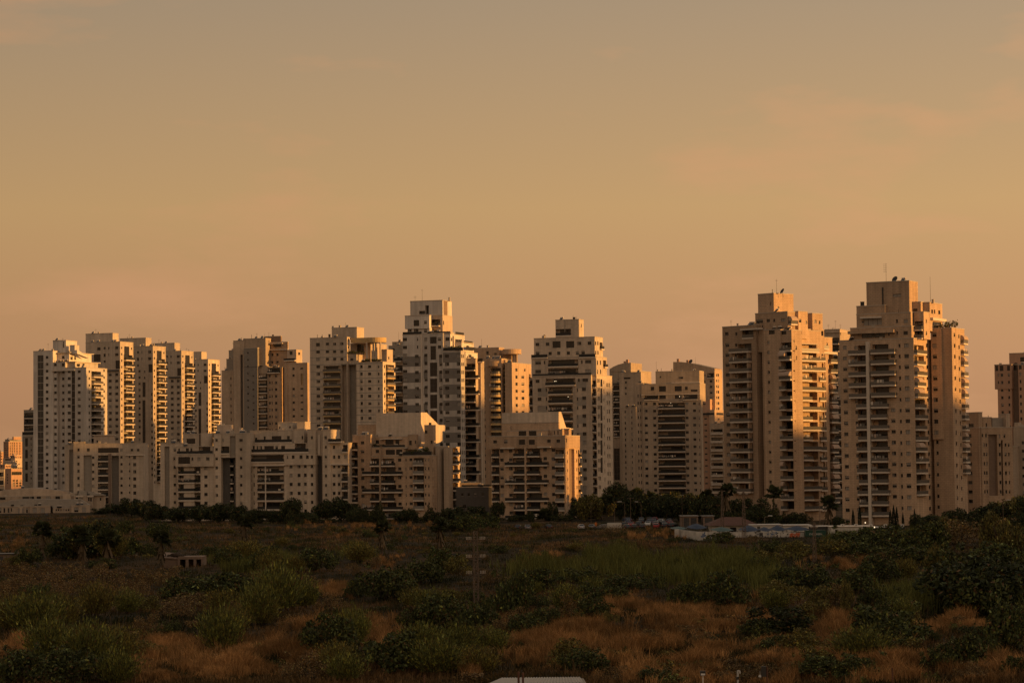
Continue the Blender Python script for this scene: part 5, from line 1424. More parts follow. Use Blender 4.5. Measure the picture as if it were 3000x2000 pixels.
PALMS = [(2130,700,1418,0,'tall fan palm before the left limestone tower, nearest its left edge'),(2266,690,1426,1,'tall fan palm before the middle of the left limestone tower'),(2428,650,1460,0,'fan palm between the two limestone towers'),
 (1776,800,1456,1,'tall palm left of the white container'),(1868,820,1436,1,'tall palm behind the car park left'),(1905,825,1448,1,'slender palm behind the car park'),(1755,795,1478,0,'shorter palm beside the central tower'),(2073,780,1442,1,'palm behind the blue awnings left'),
 (1596,795,1508,1,'small palm at the foot of the right gabled block')]
for (px, D, yt, sk, lab) in PALMS: put_palm(px, D, yt, lab, sk)
for (px, yt) in ((2499,1489),(2518,1481),(2608,1490),(2618,1478),(2627,1484),(2668,1505),(2645,1500),(2679,1490)):
    put_cypress(px, 652, yt, 'slim dark cypress at the foot of the tallest tower, ' + {2499:'leftmost of all',2518:'second from the left',2608:'left of the dense trio',2618:'tallest of the dense trio',2627:'right of the dense trio',2668:'second from the right',2645:'just right of the dense trio',2679:'rightmost of all'}[px])
# palms standing in the field: crown top, and base on the ground
def field_palm(px, ytop, ybase, lab, sk=0, crown=1.0):
    g = ground_at(px, ybase)
    put_palm(px, g.y, ytop, lab, sk, crown=crown)
field_palm(472, 1560, 1668, 'fan palm left beside the ruined house in the field', 0, 0.8)
field_palm(716, 1515, 1612, 'fan palm alone in the field right of the ruined house', 0, 0.85)
field_palm(1119, 1528, 1628, 'fan palm in the field below the left gabled block', 0, 0.8)
field_palm(1288, 1526, 1610, 'shaggy palm in the field left of the lattice pylon', 0, 0.9)
field_palm(124, 1540, 1632, 'shaggy palm at the left end of the palm thicket', 0, 1.0)
field_palm(238, 1552, 1650, 'palm with leaning brown trunk in the middle of the thicket', 0, 1.0)
field_palm(315, 1566, 1658, 'drooping palm at the right end of the thicket', 0, 1.0)

# ------------------------------------------------------------------ shrubs in the field
F1 = Zm(0, 1460, 2.904); F2 = Zm(750, 1460, 2.904); F3 = Zm(1500, 1460, 2.904); F4 = Zm(2200, 1460, 2.904)
DRY = [(F1,1150,1720,1220,1400,900),(F1,1950,2330,1260,1440,600),(F1,0,260,1260,1380,350),(F1,1500,2330,1400,1560,900),(F1,1150,1500,1450,1560,250),(F1,0,280,320,520,160),
       (F2,0,520,1270,1420,700),(F2,280,620,1050,1130,280),(F2,950,1180,1060,1280,260),(F2,1760,1870,1400,1560,260),(F2,1250,1350,1120,1160,60),(F2,560,800,760,860,160),(F2,300,1500,200,300,350),(F2,980,1200,500,580,120),
       (F3,600,1500,900,1020,1000),(F3,1250,2060,900,1130,1500),(F3,360,760,1040,1180,560),(F3,0,760,1150,1400,1500),(F3,850,1300,1120,1330,650),(F3,1250,1600,1080,1200,500),(F3,1400,1820,1220,1420,560),(F3,1950,2330,1150,1280,420),(F3,2000,2330,1380,1540,600),(F3,800,2000,1380,1560,900),(F3,0,500,480,560,200),(F3,900,1400,290,350,160),
       (F4,0,130,1000,1100,140),(F4,440,850,1030,1150,520),(F4,120,420,1150,1240,260),(F4,820,1000,1000,1060,110),(F4,1460,2100,1050,1140,620),(F4,270,640,1320,1430,500),(F4,0,500,1380,1560,750),(F4,800,1780,1360,1560,1700),(F4,1600,2323,1420,1560,700),(F4,520,1080,540,600,240),(F4,480,760,1180,1260,200)]
SH = [(F1, [(660,480,300,220,'d'),(870,470,300,230,'d'),(760,500,380,240,'o'),(540,505,260,170,'d'),(950,505,340,180,'y'),(1070,300,160,90,'d'),(1010,480,300,170,'d'),(1360,330,220,120,'d'),(240,570,230,140,'d'),(100,570,150,70,'o'),(1800,490,180,80,'d'),(2100,560,420,170,'y'),(2250,620,300,170,'d'),(1950,570,260,120,'d'),
      (1750,840,520,190,'d'),(2120,850,480,200,'d'),(1560,850,360,150,'d'),(1450,760,300,150,'b'),(1200,780,260,150,'b'),
      (100,660,300,110,'b'),(330,700,320,130,'b'),(600,690,340,120,'b'),(880,720,320,140,'b'),(180,780,320,120,'b'),(470,820,330,150,'b'),(760,830,330,130,'b'),(990,860,260,140,'b'),(60,860,260,140,'b'),(1300,700,260,90,'b'),
      (300,1160,620,300,'g'),(90,1120,320,240,'y'),(560,1080,360,220,'y'),(820,1000,420,240,'y'),(1080,980,320,170,'g'),(420,1380,560,300,'g'),(760,1440,600,320,'g'),(1010,1400,420,260,'y'),(250,1560,500,260,'d'),(640,1590,560,260,'d'),(1000,1580,480,240,'g'),(1880,1310,480,330,'g'),(1990,1180,320,220,'y'),(2200,1080,420,300,'g'),(1900,980,420,170,'y'),(1500,1010,320,110,'b'),(1620,930,420,110,'b'),(60,1500,300,200,'b'),(1250,1130,240,120,'b'),(2260,960,300,200,'g')]),
      (F2, [(190,395,70,56,'d'),(290,245,80,50,'d'),(740,300,90,40,'d'),(500,610,330,150,'d'),(880,540,340,140,'y'),(120,640,280,170,'y'),(330,620,220,110,'y'),(1090,860,460,250,'d'),(1240,800,240,150,'o'),(1600,640,340,180,'d'),(1400,720,340,180,'d'),(1720,640,220,130,'o'),(1740,280,250,110,'d'),(1930,260,260,120,'d'),(1620,280,170,80,'d'),(2150,980,340,310,'d'),(2260,900,230,220,'d'),(1840,870,180,90,'d'),
      (200,960,560,330,'g'),(60,840,300,200,'y'),(420,930,320,200,'g'),(60,1080,340,200,'y'),(820,840,160,90,'d'),(1010,580,180,70,'b'),(1310,1120,240,160,'d'),(1570,1120,430,240,'d'),(1880,1120,340,240,'d'),(1500,980,420,180,'g'),(1350,940,300,150,'y'),(620,1330,460,330,'d'),(830,1250,360,280,'g'),(780,1120,320,150,'y'),(1420,1330,480,220,'g'),(1700,1330,460,220,'g'),(2000,1320,380,180,'g'),(1150,1460,560,260,'d'),(1560,1500,620,260,'g'),(420,1540,420,200,'b'),(760,1560,420,200,'g'),(2050,1180,260,130,'b'),(1900,1500,420,200,'y'),(2250,1290,60,70,'d'),(300,1110,240,110,'b'),(650,960,260,130,'b')]),
      (F3, [(1780,930,420,250,'d'),(1440,920,270,160,'d'),(720,890,360,150,'d'),(880,900,300,120,'d'),(460,960,380,190,'g'),(320,1080,200,140,'d'),(50,980,200,260,'d'),(1650,880,220,130,'d'),(2060,1200,270,140,'d'),(2240,950,340,150,'g'),(600,1480,380,180,'d'),(480,1440,160,90,'b'),(240,500,130,50,'d'),(560,720,360,120,'d'),(900,780,360,120,'d'),(200,780,380,150,'d'),(1150,760,300,110,'d'),(2080,640,240,120,'d'),(1380,370,110,40,'d'),(1780,370,240,70,'d'),(1160,1240,300,110,'b'),(1500,1190,340,100,'b'),(280,340,110,50,'b'),(860,310,260,70,'b'),(1620,1240,220,90,'b'),(1250,1560,360,110,'d'),(900,1560,360,110,'b'),(1900,1530,360,100,'b'),(2150,1520,280,100,'b')]),
      (F4, [(470,780,400,190,'d'),(320,740,260,150,'d'),(860,790,400,200,'d'),(1080,720,360,190,'d'),(1060,920,260,160,'d'),(820,1010,140,270,'o'),(1240,1010,300,150,'d'),(1190,1210,640,280,'d'),(1000,1130,300,190,'d'),(1310,1060,240,180,'g'),(950,1380,620,240,'g'),(800,1340,300,150,'y'),(1780,720,640,280,'d'),(1620,640,300,190,'y'),(2180,660,520,230,'d'),(2000,640,420,180,'y'),(1900,1000,520,330,'d'),(2160,980,420,340,'d'),(2260,760,300,220,'d'),(1700,900,260,240,'d'),(2220,1310,440,340,'d'),(2060,1320,330,190,'d'),(2290,1200,200,240,'g'),(1990,1180,220,90,'d'),(1570,1220,110,70,'d'),(1570,720,180,260,'o'),(1320,690,260,150,'y'),(860,420,420,160,'d'),(1180,430,420,180,'d'),(1480,440,420,190,'d'),(1800,410,460,190,'b'),(2120,420,460,200,'b'),(1000,530,420,130,'d'),(1350,560,420,150,'d'),(700,500,360,120,'o'),(350,500,320,120,'o'),(140,470,240,110,'d'),(150,560,300,100,'o'),(1490,220,190,80,'d'),(2300,440,260,170,'d'),(640,900,300,130,'o'),(560,1000,300,110,'o'),(300,860,360,130,'o'),(2270,1500,260,130,'d'),(650,1530,460,160,'d'),(900,1540,360,140,'d'),(1900,1520,300,110,'b'),(1700,1300,320,60,'b'),(330,1500,200,90,'b')])]
LAND = [('the tall terrace-block tree', 850, 1545), ('the school', 140, 1545), ('the eight-storey block', 400, 1545), ('the stepped block', 600, 1545), ('the right gabled block', 1560, 1550), ('the parked white car', 1702, 1560), ('the wide reed bed', 1950, 1700), ('the open-crowned foreground tree', 2283, 1870), ('the shaggy field palm', 1288, 1610), ('the lone field palm', 716, 1612), ('the arching reed clump', 2690, 1790), ('the tan grass mound', 1900, 1800), ('the bottom edge below the ruin', 640, 1990), ('the bottom edge below the pylon', 1150, 1990), ('the tall right-hand trees', 2870, 1800), ('the white flat building', 2500, 1570), ('the ruined house', 535, 1650), ('the palm thicket', 230, 1640), ('the lattice pylon', 1395, 1770), ('the white container', 1800, 1545), ('the graffiti wall', 2160, 1580), ('the slim right-hand pylon', 2385, 1650), ('the bottom shed roof', 1560, 1990), ('the hooked lamp post', 2160, 1970), ('the lower left corner', 0, 2000), ('the lower right corner', 3000, 2000), ('the right edge', 3000, 1700), ('the left edge', 0, 1720), ('the left gabled block', 1180, 1540)]
ORD = ['', 'second ', 'third ', 'fourth ', 'fifth ', 'sixth ', 'seventh ', 'eighth ', 'ninth ', 'tenth ', 'eleventh ', 'twelfth ', 'thirteenth ', 'fourteenth ', 'fifteenth ', 'sixteenth ', 'seventeenth ', 'eighteenth ', 'nineteenth ', 'twentieth ', '21st ', '22nd ', '23rd ', '24th ', '25th ', '26th ', '27th ', '28th ', '29th ', '30th ']
LOOK = {'d': 'dark rounded shrub', 'o': 'olive-green shrub', 'b': 'brown dried shrub', 'g': 'feathery green shrub', 'y': 'feathery olive shrub'}
allsh = []
for Z, lst in SH:
    for (x, y, w, h, t) in lst:
        px, py = Z(x, y)
        allsh.append((px, py, w / Z.k, h / Z.k, t))
fr_ = random.Random(77)
dryb = [(*Z(a, c_), *Z(b_, d_)) for (Z, a, b_, c_, d_, n) in DRY]
for _ in range(90):
    px = fr_.uniform(-10, 3010); py = 1600 + 390 * fr_.random() ** 0.9
    if any(q[0] < px < q[2] and q[1] < py < q[3] + 8 for q in dryb) and fr_.random() < 0.75: continue
    k = FPX / (7000.0 * 21.5 / (py - 1350)); w = fr_.uniform(2.0, 5.2) * k; t = fr_.choice('ddoogybbd')
    allsh.append((px, py, w, w * fr_.uniform(0.35, 0.6), t))
for _ in range(30):                       # scrub reaching up to the buildings
    px = fr_.uniform(-10, 1980) if fr_.random() < 0.8 else fr_.uniform(1980, 3010); py = 1546 + 75 * fr_.random()
    if px > 1960 and py < 1590: continue
    k = FPX / (7000.0 * 20.8 / (py - 1352)); w = fr_.uniform(1.6, 5.0) * k; t = fr_.choice('dobybyo')
    allsh.append((px, py, w, w * fr_.uniform(0.28, 0.5), t))
near = {}
for i, (px, py, w, h, t) in enumerate(allsh):
    k = min(range(len(LAND)), key=lambda j: math.hypot(px - LAND[j][1], (py - LAND[j][2]) * 1.6))
    near.setdefault((k, t), []).append((math.hypot(px - LAND[k][1], (py - LAND[k][2]) * 1.6), i))
lab = {}
for (k, t), lst in near.items():
    for r, (_, i) in enumerate(sorted(lst)):
        lab[i] = f"{LOOK[t]}, {ORD[min(r, 29)]}nearest of its kind to {LAND[k][0]}"
for i, (px, py, w, h, t) in enumerate(allsh):
    py = min(py, 1995 + 40)
    g = ground_at(px, py)
    s = g.y / FPX
    o = empty('shrub', g, rng.uniform(0, 6.28)); tag(o, lab[i], 'shrub', 'shrubs in the scrub field')
    r = w * s / 2 * 1.22; hh = h * s * 1.25
    link('foliage', rng.choice(SHR[t]), o, scale=(r, r, hh))
    link('stem', STEM, o, scale=(r*0.8, r*0.8, hh))
put_tree(2283, ground_at(2283, 1868).y, 1772, 150, 'small dark tree with open crown in the right foreground', 3)
put_tree(262, ground_at(262, 1632).y, 1528, 120, 'wide dark tree behind the palm thicket', 0)
put_tree(2860, ground_at(2860, 1800).y, 1625, 220, 'bulky dark tree in the thicket near the right edge', 1)
put_tree(2970, ground_at(2970, 1790).y, 1640, 180, 'bulky dark tree cut off by the right edge', 0)

# ------------------------------------------------------------------ grasses: nobody could count these
material('grass', (1, 1, 1), 0.9, attr='tint', spec=0.1)
def blades(name, pts, hts, cols, nb, width, lean, label, spread=0.5, cat='grass'):
    """pts (n,3); each a tuft of nb blades"""
    n = len(pts)
    P = np.repeat(pts, nb, axis=0); H = np.repeat(hts, nb) * nrng.uniform(0.5, 1.1, n*nb)
    P = P + np.concatenate([nrng.normal(0, spread, (n*nb, 2)), np.zeros((n*nb, 1))], 1)
    a = nrng.uniform(0, 6.283, n*nb)
    side = np.stack([np.cos(a), np.sin(a), np.zeros(n*nb)], 1) * (width * nrng.uniform(0.6, 1.4, n*nb))[:, None]
    ln = nrng.normal(0, lean, (n*nb, 2)) * H[:, None]
    mid = P + np.concatenate([ln*0.35, (H*0.6)[:, None]], 1)
    tip = P + np.concatenate([ln, (H*0.95)[:, None]], 1)
    V = np.stack([P - side, P + side, mid + side*0.9, tip, mid - side*0.9], 1).reshape(-1, 3)
    b = np.arange(n*nb) * 5
    F = np.stack([np.stack([b, b+1, b+2, b+4], 1)], 1).reshape(-1, 4)
    F3 = np.stack([b+4, b+2, b+3, b+3], 1)
    me = bpy.data.meshes.new(name)
    me.vertices.add(len(V)); me.vertices.foreach_set('co', V.astype(np.float32).ravel())
    loops = np.concatenate([np.stack([b, b+1, b+2, b+4], 1).ravel(), np.stack([b+4, b+2, b+3], 1).ravel()]).astype(np.int32)
    me.loops.add(len(loops)); me.loops.foreach_set('vertex_index', loops)
    st = np.concatenate([np.arange(n*nb)*4, 4*n*nb + np.arange(n*nb)*3]).astype(np.int32)
    me.polygons.add(2*n*nb); me.polygons.foreach_set('loop_start', st)
    me.materials.append(MATS['grass'])
    c = np.repeat(cols, nb, axis=0) * nrng.uniform(0.7, 1.3, (n*nb, 1))
    at = me.color_attributes.new('tint', 'FLOAT_COLOR', 'POINT')
    c4 = np.ones((n*nb*5, 4), dtype=np.float32); c4[:, :3] = np.repeat(c, 5, axis=0)
    at.data.foreach_set('color', c4.ravel())
    me.update(calc_edges=True)
    o = link(name, me); tag(o, label, cat, kind='stuff')
    return o

def vnoise(x, y, s, seed):
    r = np.random.default_rng(seed); g = r.random((64, 64))
    fx, fy = x / s, y / s
    ix, iy = np.floor(fx).astype(int), np.floor(fy).astype(int)
    tx, ty = fx - ix, fy - iy
    tx = tx*tx*(3-2*tx); ty = ty*ty*(3-2*ty)
    G = lambda i, j: g[i % 64, j % 64]
    return (G(ix, iy)*(1-tx) + G(ix+1, iy)*tx)*(1-ty) + (G(ix, iy+1)*(1-tx) + G(ix+1, iy+1)*tx)*ty

def sample_px(n, x0, x1, y0, y1, soft=False):
    if soft:
        t = np.clip(nrng.normal(0, 0.52, n), -1.5, 1.5); u = np.clip(nrng.normal(0, 0.55, n), -1.4, 1.4)
        px = (x0+x1)/2 + t*(x1-x0)/2; py = (y0+y1)/2 + u*(y1-y0)/2 + 9*np.sin(px*0.031 + y0) + 5*np.sin(px*0.083 + y1)
    else:
        px = nrng.uniform(x0, x1, n); py = nrng.uniform(y0, y1, n)
    out = np.array([ground_at(a, b) for a, b in zip(px, py)])
    return out

# weeds and low growth all over the field
W = sample_px(26000, -60, 3060, 1545, 2040)
nz = vnoise(W[:, 0], W[:, 1], 14.0, 5) * 0.6 + vnoise(W[:, 0], W[:, 1], 5.0, 6) * 0.4
c0 = np.array([0.022, 0.024, 0.008]); c1 = np.array([0.050, 0.038, 0.013]); c2 = np.array([0.125, 0.070, 0.028])
t = np.clip((nz - 0.35) / 0.3, 0, 1)[:, None]
cols = np.where(t < 0.5, c0 + (c1 - c0)*t*2, c1 + (c2 - c1)*(t - 0.5)*2)
blades('weeds', W, 0.35 + 0.75 * vnoise(W[:, 0], W[:, 1], 9.0, 8) * nrng.uniform(0.5, 1.3, len(W)), cols, 7, 0.045, 0.45, 'low mixed weeds and grasses covering the whole scrub field', 0.55)

# tall dry grass in the tan patches: (crop, x0, x1, y0, y1, share)
PT = []
for (Z, x0, x1, y0, y1, n) in DRY:
    a = Z(x0, y0); b = Z(x1, y1)
    PT.append(sample_px(int(n * 1.35), a[0], b[0], a[1], b[1], True))
PT = np.concatenate(PT)
keep = vnoise(PT[:, 0], PT[:, 1], 3.2, 15) * 0.6 + vnoise(PT[:, 0], PT[:, 1], 8.0, 16) * 0.4 > 0.42
PT = PT[keep]
cen = PT[::3]
cc = np.array([0.34, 0.178, 0.066]) * nrng.uniform(0.5, 1.3, (len(cen), 1)) * (0.5 + 0.9 * vnoise(cen[:, 0], cen[:, 1], 6.0, 17))[:, None]
blades('dry_grass', cen, nrng.uniform(0.9, 2.0, len(cen)) * (0.3 + 1.1 * vnoise(cen[:, 0], cen[:, 1], 4.0, 18)), cc, 46, 0.022, 0.34, 'tall tan dry grass in patches across the foreground', 0.30)

# low scrub that merges into one cover
def low_scrub():
    base = []
    for sd, m, feath in ((101, 'leaf_dark', 0), (102, 'leaf_olive', 0), (103, 'leaf_brown', 0), (104, 'leaf_green', 0)):
        me = shrub_mesh('tmp', m, sd, n=520, leaf=0.085, nb=9)
        v = np.empty(len(me.vertices)*3, dtype=np.float32); me.vertices.foreach_get('co', v)
        c = np.empty(len(me.vertices)*4, dtype=np.float32); me.color_attributes['tint'].data.foreach_get('color', c)
        base.append((v.reshape(-1, 3), c.reshape(-1, 4)[:, :3])); bpy.data.meshes.remove(me)
    q = np.random.default_rng(202); VV = []; CC = []
    pts = np.concatenate([sample_px(170, -20, 1980, 1544, 1625), sample_px(260, -20, 3020, 1620, 2010)])
    kn = vnoise(pts[:, 0], pts[:, 1], 12.0, 41)
    for p, k in zip(pts, kn):
        if k < 0.35: continue
        v, c = base[q.integers(4)]
        a = q.uniform(0, 6.28); r = q.uniform(0.8, 2.0); h = q.uniform(0.6, 1.7)
        x = v[:, 0]*math.cos(a) - v[:, 1]*math.sin(a); y = v[:, 0]*math.sin(a) + v[:, 1]*math.cos(a)
        VV.append(np.stack([x*r + p[0], y*r + p[1], v[:, 2]*h + p[2] - 0.05], 1)); CC.append(c * q.uniform(0.7, 1.3))
    V = np.concatenate(VV); o = link('low_scrub', np_mesh('low_scrub', V, np.arange(len(V)).reshape(-1, 4), ['leaf_any'], colors=np.concatenate(CC)))
    tag(o, 'low scattered scrub merging across the whole field', 'scrub', kind='stuff')
low_scrub()

# dead upright stalks and thistles
ST = sample_px(2600, -40, 3040, 1560, 2040)
blades('dead_stalks', ST, nrng.uniform(0.9, 2.1, len(ST)), np.array([0.16, 0.095, 0.045]) * nrng.uniform(0.3, 1.3, (len(ST), 1)), 5, 0.018, 0.16, 'thin dead stalks and thistles standing all over the field', 0.5)
# the strip before the buildings: taller rough grass in uneven bands
BG = np.concatenate([sample_px(5200, -40, 1990, 1534, 1612), sample_px(1500, -40, 420, 1512, 1550)])
kb = vnoise(BG[:, 0], BG[:, 1], 11.0, 31)
BG = BG[kb > 0.38]; kb = kb[kb > 0.38]
blades('rough_grass', BG, nrng.uniform(0.5, 1.3, len(BG)), np.where((kb > 0.58)[:, None], np.array([0.17, 0.098, 0.045]), np.array([0.06, 0.055, 0.020])) * nrng.uniform(0.5, 1.4, (len(BG), 1)), 12, 0.05, 0.4, 'rough grass in bands between the field and the building row', 0.8)

# reed beds
REED = [('dense green reed bed in the middle of the field', [(F3,0,700,560,660,300),(F3,640,1000,440,560,220),(F3,700,1500,520,700,700),(F3,1450,2240,560,740,800),(F3,1600,2000,480,600,300),(F3,1400,1680,700,750,160)], 3.4),
        ('pale reeds at the lower left behind the feathery bushes', [(F1,0,280,960,1040,160),(F1,360,540,960,1010,60)], 3.0),
        ('reeds left of the dark shrubs below the gabled blocks', [(F2,0,340,500,600,220),(F2,700,1040,430,520,150),(F1,1800,2330,500,620,240)], 2.6),
        ('reed clump with arching tips right of the foreground trees', [(F4,1180,1680,800,960,420)], 3.6),
        ('reeds along the white shed wall before the tallest tower', [(F4,640,1000,300,400,240),(F4,0,160,600,740,160),(F4,1000,1600,300,420,220)], 2.6)]
for (labl, parts, hh) in REED:
    q = []
    for (Z, x0, x1, y0, y1, n) in parts:
        a = Z(x0, y0); b = Z(x1, y1)
        q.append(sample_px(int(n*1.2), a[0], b[0], a[1], b[1], True))
    q = np.concatenate(q)
    cc = np.array([0.085, 0.088, 0.026]) * nrng.uniform(0.6, 1.5, (len(q), 1)) + np.array([0.03, 0.02, 0.0]) * nrng.random((len(q), 1))
    blades('reed_bed', q, nrng.uniform(0.6, 1.1, len(q)) * hh, cc, 9, 0.05, 0.22, labl, 0.6, 'reeds')
# ------------------------------------------------------------------ things at the edge of the field
material('graffiti_wall', (0.42, 0.385, 0.34), 0.9, 0.25, 0.8)
material('paint_blue', (0.10, 0.13, 0.20), 0.9, 0.3, 2.0)
material('paint_red', (0.42, 0.10, 0.04), 0.9, 0.3, 2.0)
material('paint_dark', (0.06, 0.055, 0.05), 0.9, 0.3, 2.0)
material('tarp_blue', (0.020, 0.034, 0.062), 0.7, 0.15, 1.0)
material('tarp_teal', (0.05, 0.085, 0.08), 0.7, 0.15, 1.0)
material('sheet_white', (0.50, 0.455, 0.40), 0.6, 0.08, 1.0)
material('roof_tile', (0.105, 0.045, 0.028), 0.85, 0.15, 1.0, (0.3, 0.35, 0.7, 0.05))
material('container_green', (0.018, 0.055, 0.038), 0.55, 0.1, 1.0)
material('letters', (0.55, 0.52, 0.46), 0.6)
material('sign_orange', (0.45, 0.13, 0.03), 0.6)
material('tyre', (0.012, 0.012, 0.012), 0.9)
for nm, c in (('car_white', (0.42, 0.40, 0.37)), ('car_silver', (0.16, 0.155, 0.15)), ('car_black', (0.015, 0.015, 0.016)), ('car_red', (0.25, 0.022, 0.018)), ('car_blue', (0.03, 0.045, 0.09))):
    material(nm, c, 0.3, spec=0.5)
material('tail_lamp', (0.22, 0.012, 0.010), 0.25)
material('lens', (0.7, 0.66, 0.6), 0.2)

def frame_at(px, py, D=None, base=None):
    """a point on the ground (or at a depth) with the way things face the camera"""
    if D is None: g = ground_at(px, py)
    else:
        p = at_depth(px, py, D); g = Vector((p.x, p.y, ground_z(p.x, p.y) if base is None else base))
    return g, FPX / g.y

# ---- cars
CARP = {}
def car_parts(paint):
    if paint in CARP: return CARP[paint]
    b = MB()
    prof = [(-2.1,0.30),(-2.12,0.62),(-2.0,0.86),(-1.72,0.92),(-1.1,1.42),(0.45,1.45),(1.15,0.98),(2.0,0.82),(2.12,0.55),(2.1,0.30)]
    for s in (-1, 1):
        pts = [(s*(0.84 if z < 1.0 else 0.66), y, z) for y, z in prof]
        b.face(pts if s > 0 else list(reversed(pts)), paint)
    for i in range(len(prof)):
        (y0, z0), (y1, z1) = prof[i], prof[(i+1) % len(prof)]
        w0 = 0.84 if z0 < 1.0 else 0.66; w1 = 0.84 if z1 < 1.0 else 0.66
        b.face([(-w0, y0, z0), (w0, y0, z0), (w1, y1, z1), (-w1, y1, z1)], paint)
    def glass(q): m = MB(); m.face(q, 'glass'); return m.mesh('window_glass')
    rear = glass([(-0.70,-1.69,0.985),(0.70,-1.69,0.985),(0.60,-1.16,1.385),(-0.60,-1.16,1.385)])
    fr = glass([(0.70,1.13,1.03),(-0.70,1.13,1.03),(-0.60,0.52,1.42),(0.60,0.52,1.42)])
    sides = [glass([(s*0.79,-1.3,1.0),(s*0.79,1.0,1.03),(s*0.69,0.42,1.38),(s*0.69,-0.95,1.38)]) for s in (-1, 1)]
    w = MB(); w.tube((-0.1,0,0), (0.1,0,0), 0.31, 0.31, 'tyre', 14)
    rim = MB(); rim.tube((-0.115,0,0), (0.115,0,0), 0.18, 0.18, 'car_silver', 10)
    t = MB(); t.box(-0.16, 0.16, -0.02, 0.02, -0.1, 0.1, 'tail_lamp')
    h = MB(); h.box(-0.18, 0.18, -0.02, 0.02, -0.08, 0.08, 'lens')
    CARP[paint] = (b.mesh('body'), rear, fr, sides, w.mesh('wheel'), rim.mesh('rim'), t.mesh('tail_lamp'), h.mesh('headlight'))
    return CARP[paint]
def put_car(px, py, paint, rz, label, group=None, D=None):
    g, k = frame_at(px, py, D)
    o = empty('parked_car', g, rz); tag(o, label, 'car', group)
    B, rear, fr, sides, w, rim, t, h = car_parts(paint)
    link('body', B, o); link('window_glass', rear, o); link('window_glass', fr, o)
    for s in sides: link('window_glass', s, o)
    for x in (-0.78, 0.78):
        for y in (-1.32, 1.3):
            ww = link('wheel', w, o, (x, y, 0.31)); link('rim', rim, ww)
        link('tail_lamp', t, o, (x*0.8, -2.1, 0.72)); link('headlight', h, o, (x*0.8, 2.1, 0.68))
put_car(1702, 1549, 'car_white', 0.1, 'white car seen from behind, left of the orange sign')
put_car(1734, 1549, 'car_silver', -0.15, 'grey car directly left of the orange sign')
put_car(1768, 1549, 'car_silver', 0.9, 'dim silver car just left of the white container')
put_car(1606, 1549, 'car_black', 0.2, 'dark car alone before the right gabled block')
put_car(1545, 1550, 'car_silver', 0.1, 'dim grey car near the foot of the right gabled block')
put_car(1518, 1550, 'car_black', -0.1, 'black car leftmost before the right gabled block')
pr = random.Random(5)
for row, (D, n, x0, x1) in enumerate(((700, 8, 1834, 1996), (722, 9, 1830, 2010), (744, 10, 1838, 2020), (768, 10, 1840, 2020))):
    cnt = 0
    for i in range(n):
        px = x0 + (x1 - x0) * (i + pr.uniform(-0.2, 0.2)) / (n - 1)
        if pr.random() < 0.12: continue
        pc = pr.choice(['car_black', 'car_black', 'car_silver', 'car_red', 'car_blue', 'car_white', 'car_black'])
        lb = pc[4:] + ' car, ' + NTH[cnt] + (' from the left' if cnt else '') + ' in the ' + ['front', 'second', 'third', 'back'][row] + ' row of the crowded car park'
        put_car(px, 1545, pc, pr.uniform(-0.4, 0.4) + (math.pi if pr.random() < 0.4 else 0), lb, 'cars in the crowded car park', D); cnt += 1

# ---- white container beside the car park
def container(px0, px1, ytop, D, mat, label, h=None):
    a = at_depth(px0, ytop, D); b = at_depth(px1, ytop, D); z = ground_z(a.x, D)
    L = b.x - a.x; H = a.z - z
    o = empty('shipping_container', (a.x, D, z)); tag(o, label, 'container')
    m = MB(); n = int(L / 0.28)
    for i in range(n):                      # corrugated long side
        x0, x1 = L*i/n, L*(i+1)/n; q = (x1-x0)/4
        m.face([(x0,0,0.12),(x0+q,0,0.12),(x0+q,0,H-0.12),(x0,0,H-0.12)], mat)
        m.face([(x0+q,0,0.12),(x0+2*q,0.05,0.12),(x0+2*q,0.05,H-0.12),(x0+q,0,H-0.12)], mat)
        m.face([(x0+2*q,0.05,0.12),(x0+3*q,0.05,0.12),(x0+3*q,0.05,H-0.12),(x0+2*q,0.05,H-0.12)], mat)
        m.face([(x0+3*q,0.05,0.12),(x1,0,0.12),(x1,0,H-0.12),(x0+3*q,0.05,H-0.12)], mat)
    m.box(0.02, L-0.02, 0.06, 2.42, 0.1, H-0.02, mat, skip='f')
    m.build('body', o)
    f = MB()
    for x in (-0.06, L-0.08):
        f.box(x, x+0.14, -0.05, 0.1, 0, H, mat)
    f.box(0.085, L-0.085, -0.04, 0.09, 0, 0.12, mat); f.box(0.085, L-0.085, -0.04, 0.09, H-0.12, H+0.01, mat)
    f.build('frame', o)
    return o, L, H
container(1780, 1820, 1531, 705, 'sheet_white', 'plain white container between the orange sign and the car park')
def text_mesh(txt, size, mat):
    cu = bpy.data.curves.new('letters', 'FONT'); cu.body = txt; cu.size = size; cu.extrude = 0.01; cu.align_x = 'CENTER'
    t = bpy.data.objects.new('letters', cu); C.objects.link(t)
    dg = bpy.context.evaluated_depsgraph_get()
    me = bpy.data.meshes.new_from_object(t.evaluated_get(dg))
    bpy.data.objects.remove(t); me.materials.clear(); me.materials.append(MATS[mat])
    return me
o, L, H = container(2360, 2419, 1553, 598, 'container_green', 'dark green container lettered EVERGREEN beside the graffiti wall')
tm = text_mesh('EVERGREEN', 0.62, 'letters')
t = link('lettering', tm, o, (L*0.50, -0.06, H*0.30)); t.rotation_euler = (math.pi/2, 0, 0)
xs = [v.co.x for v in tm.vertices]; t.scale = (L*0.62/(max(xs)-min(xs)), 1, 1)

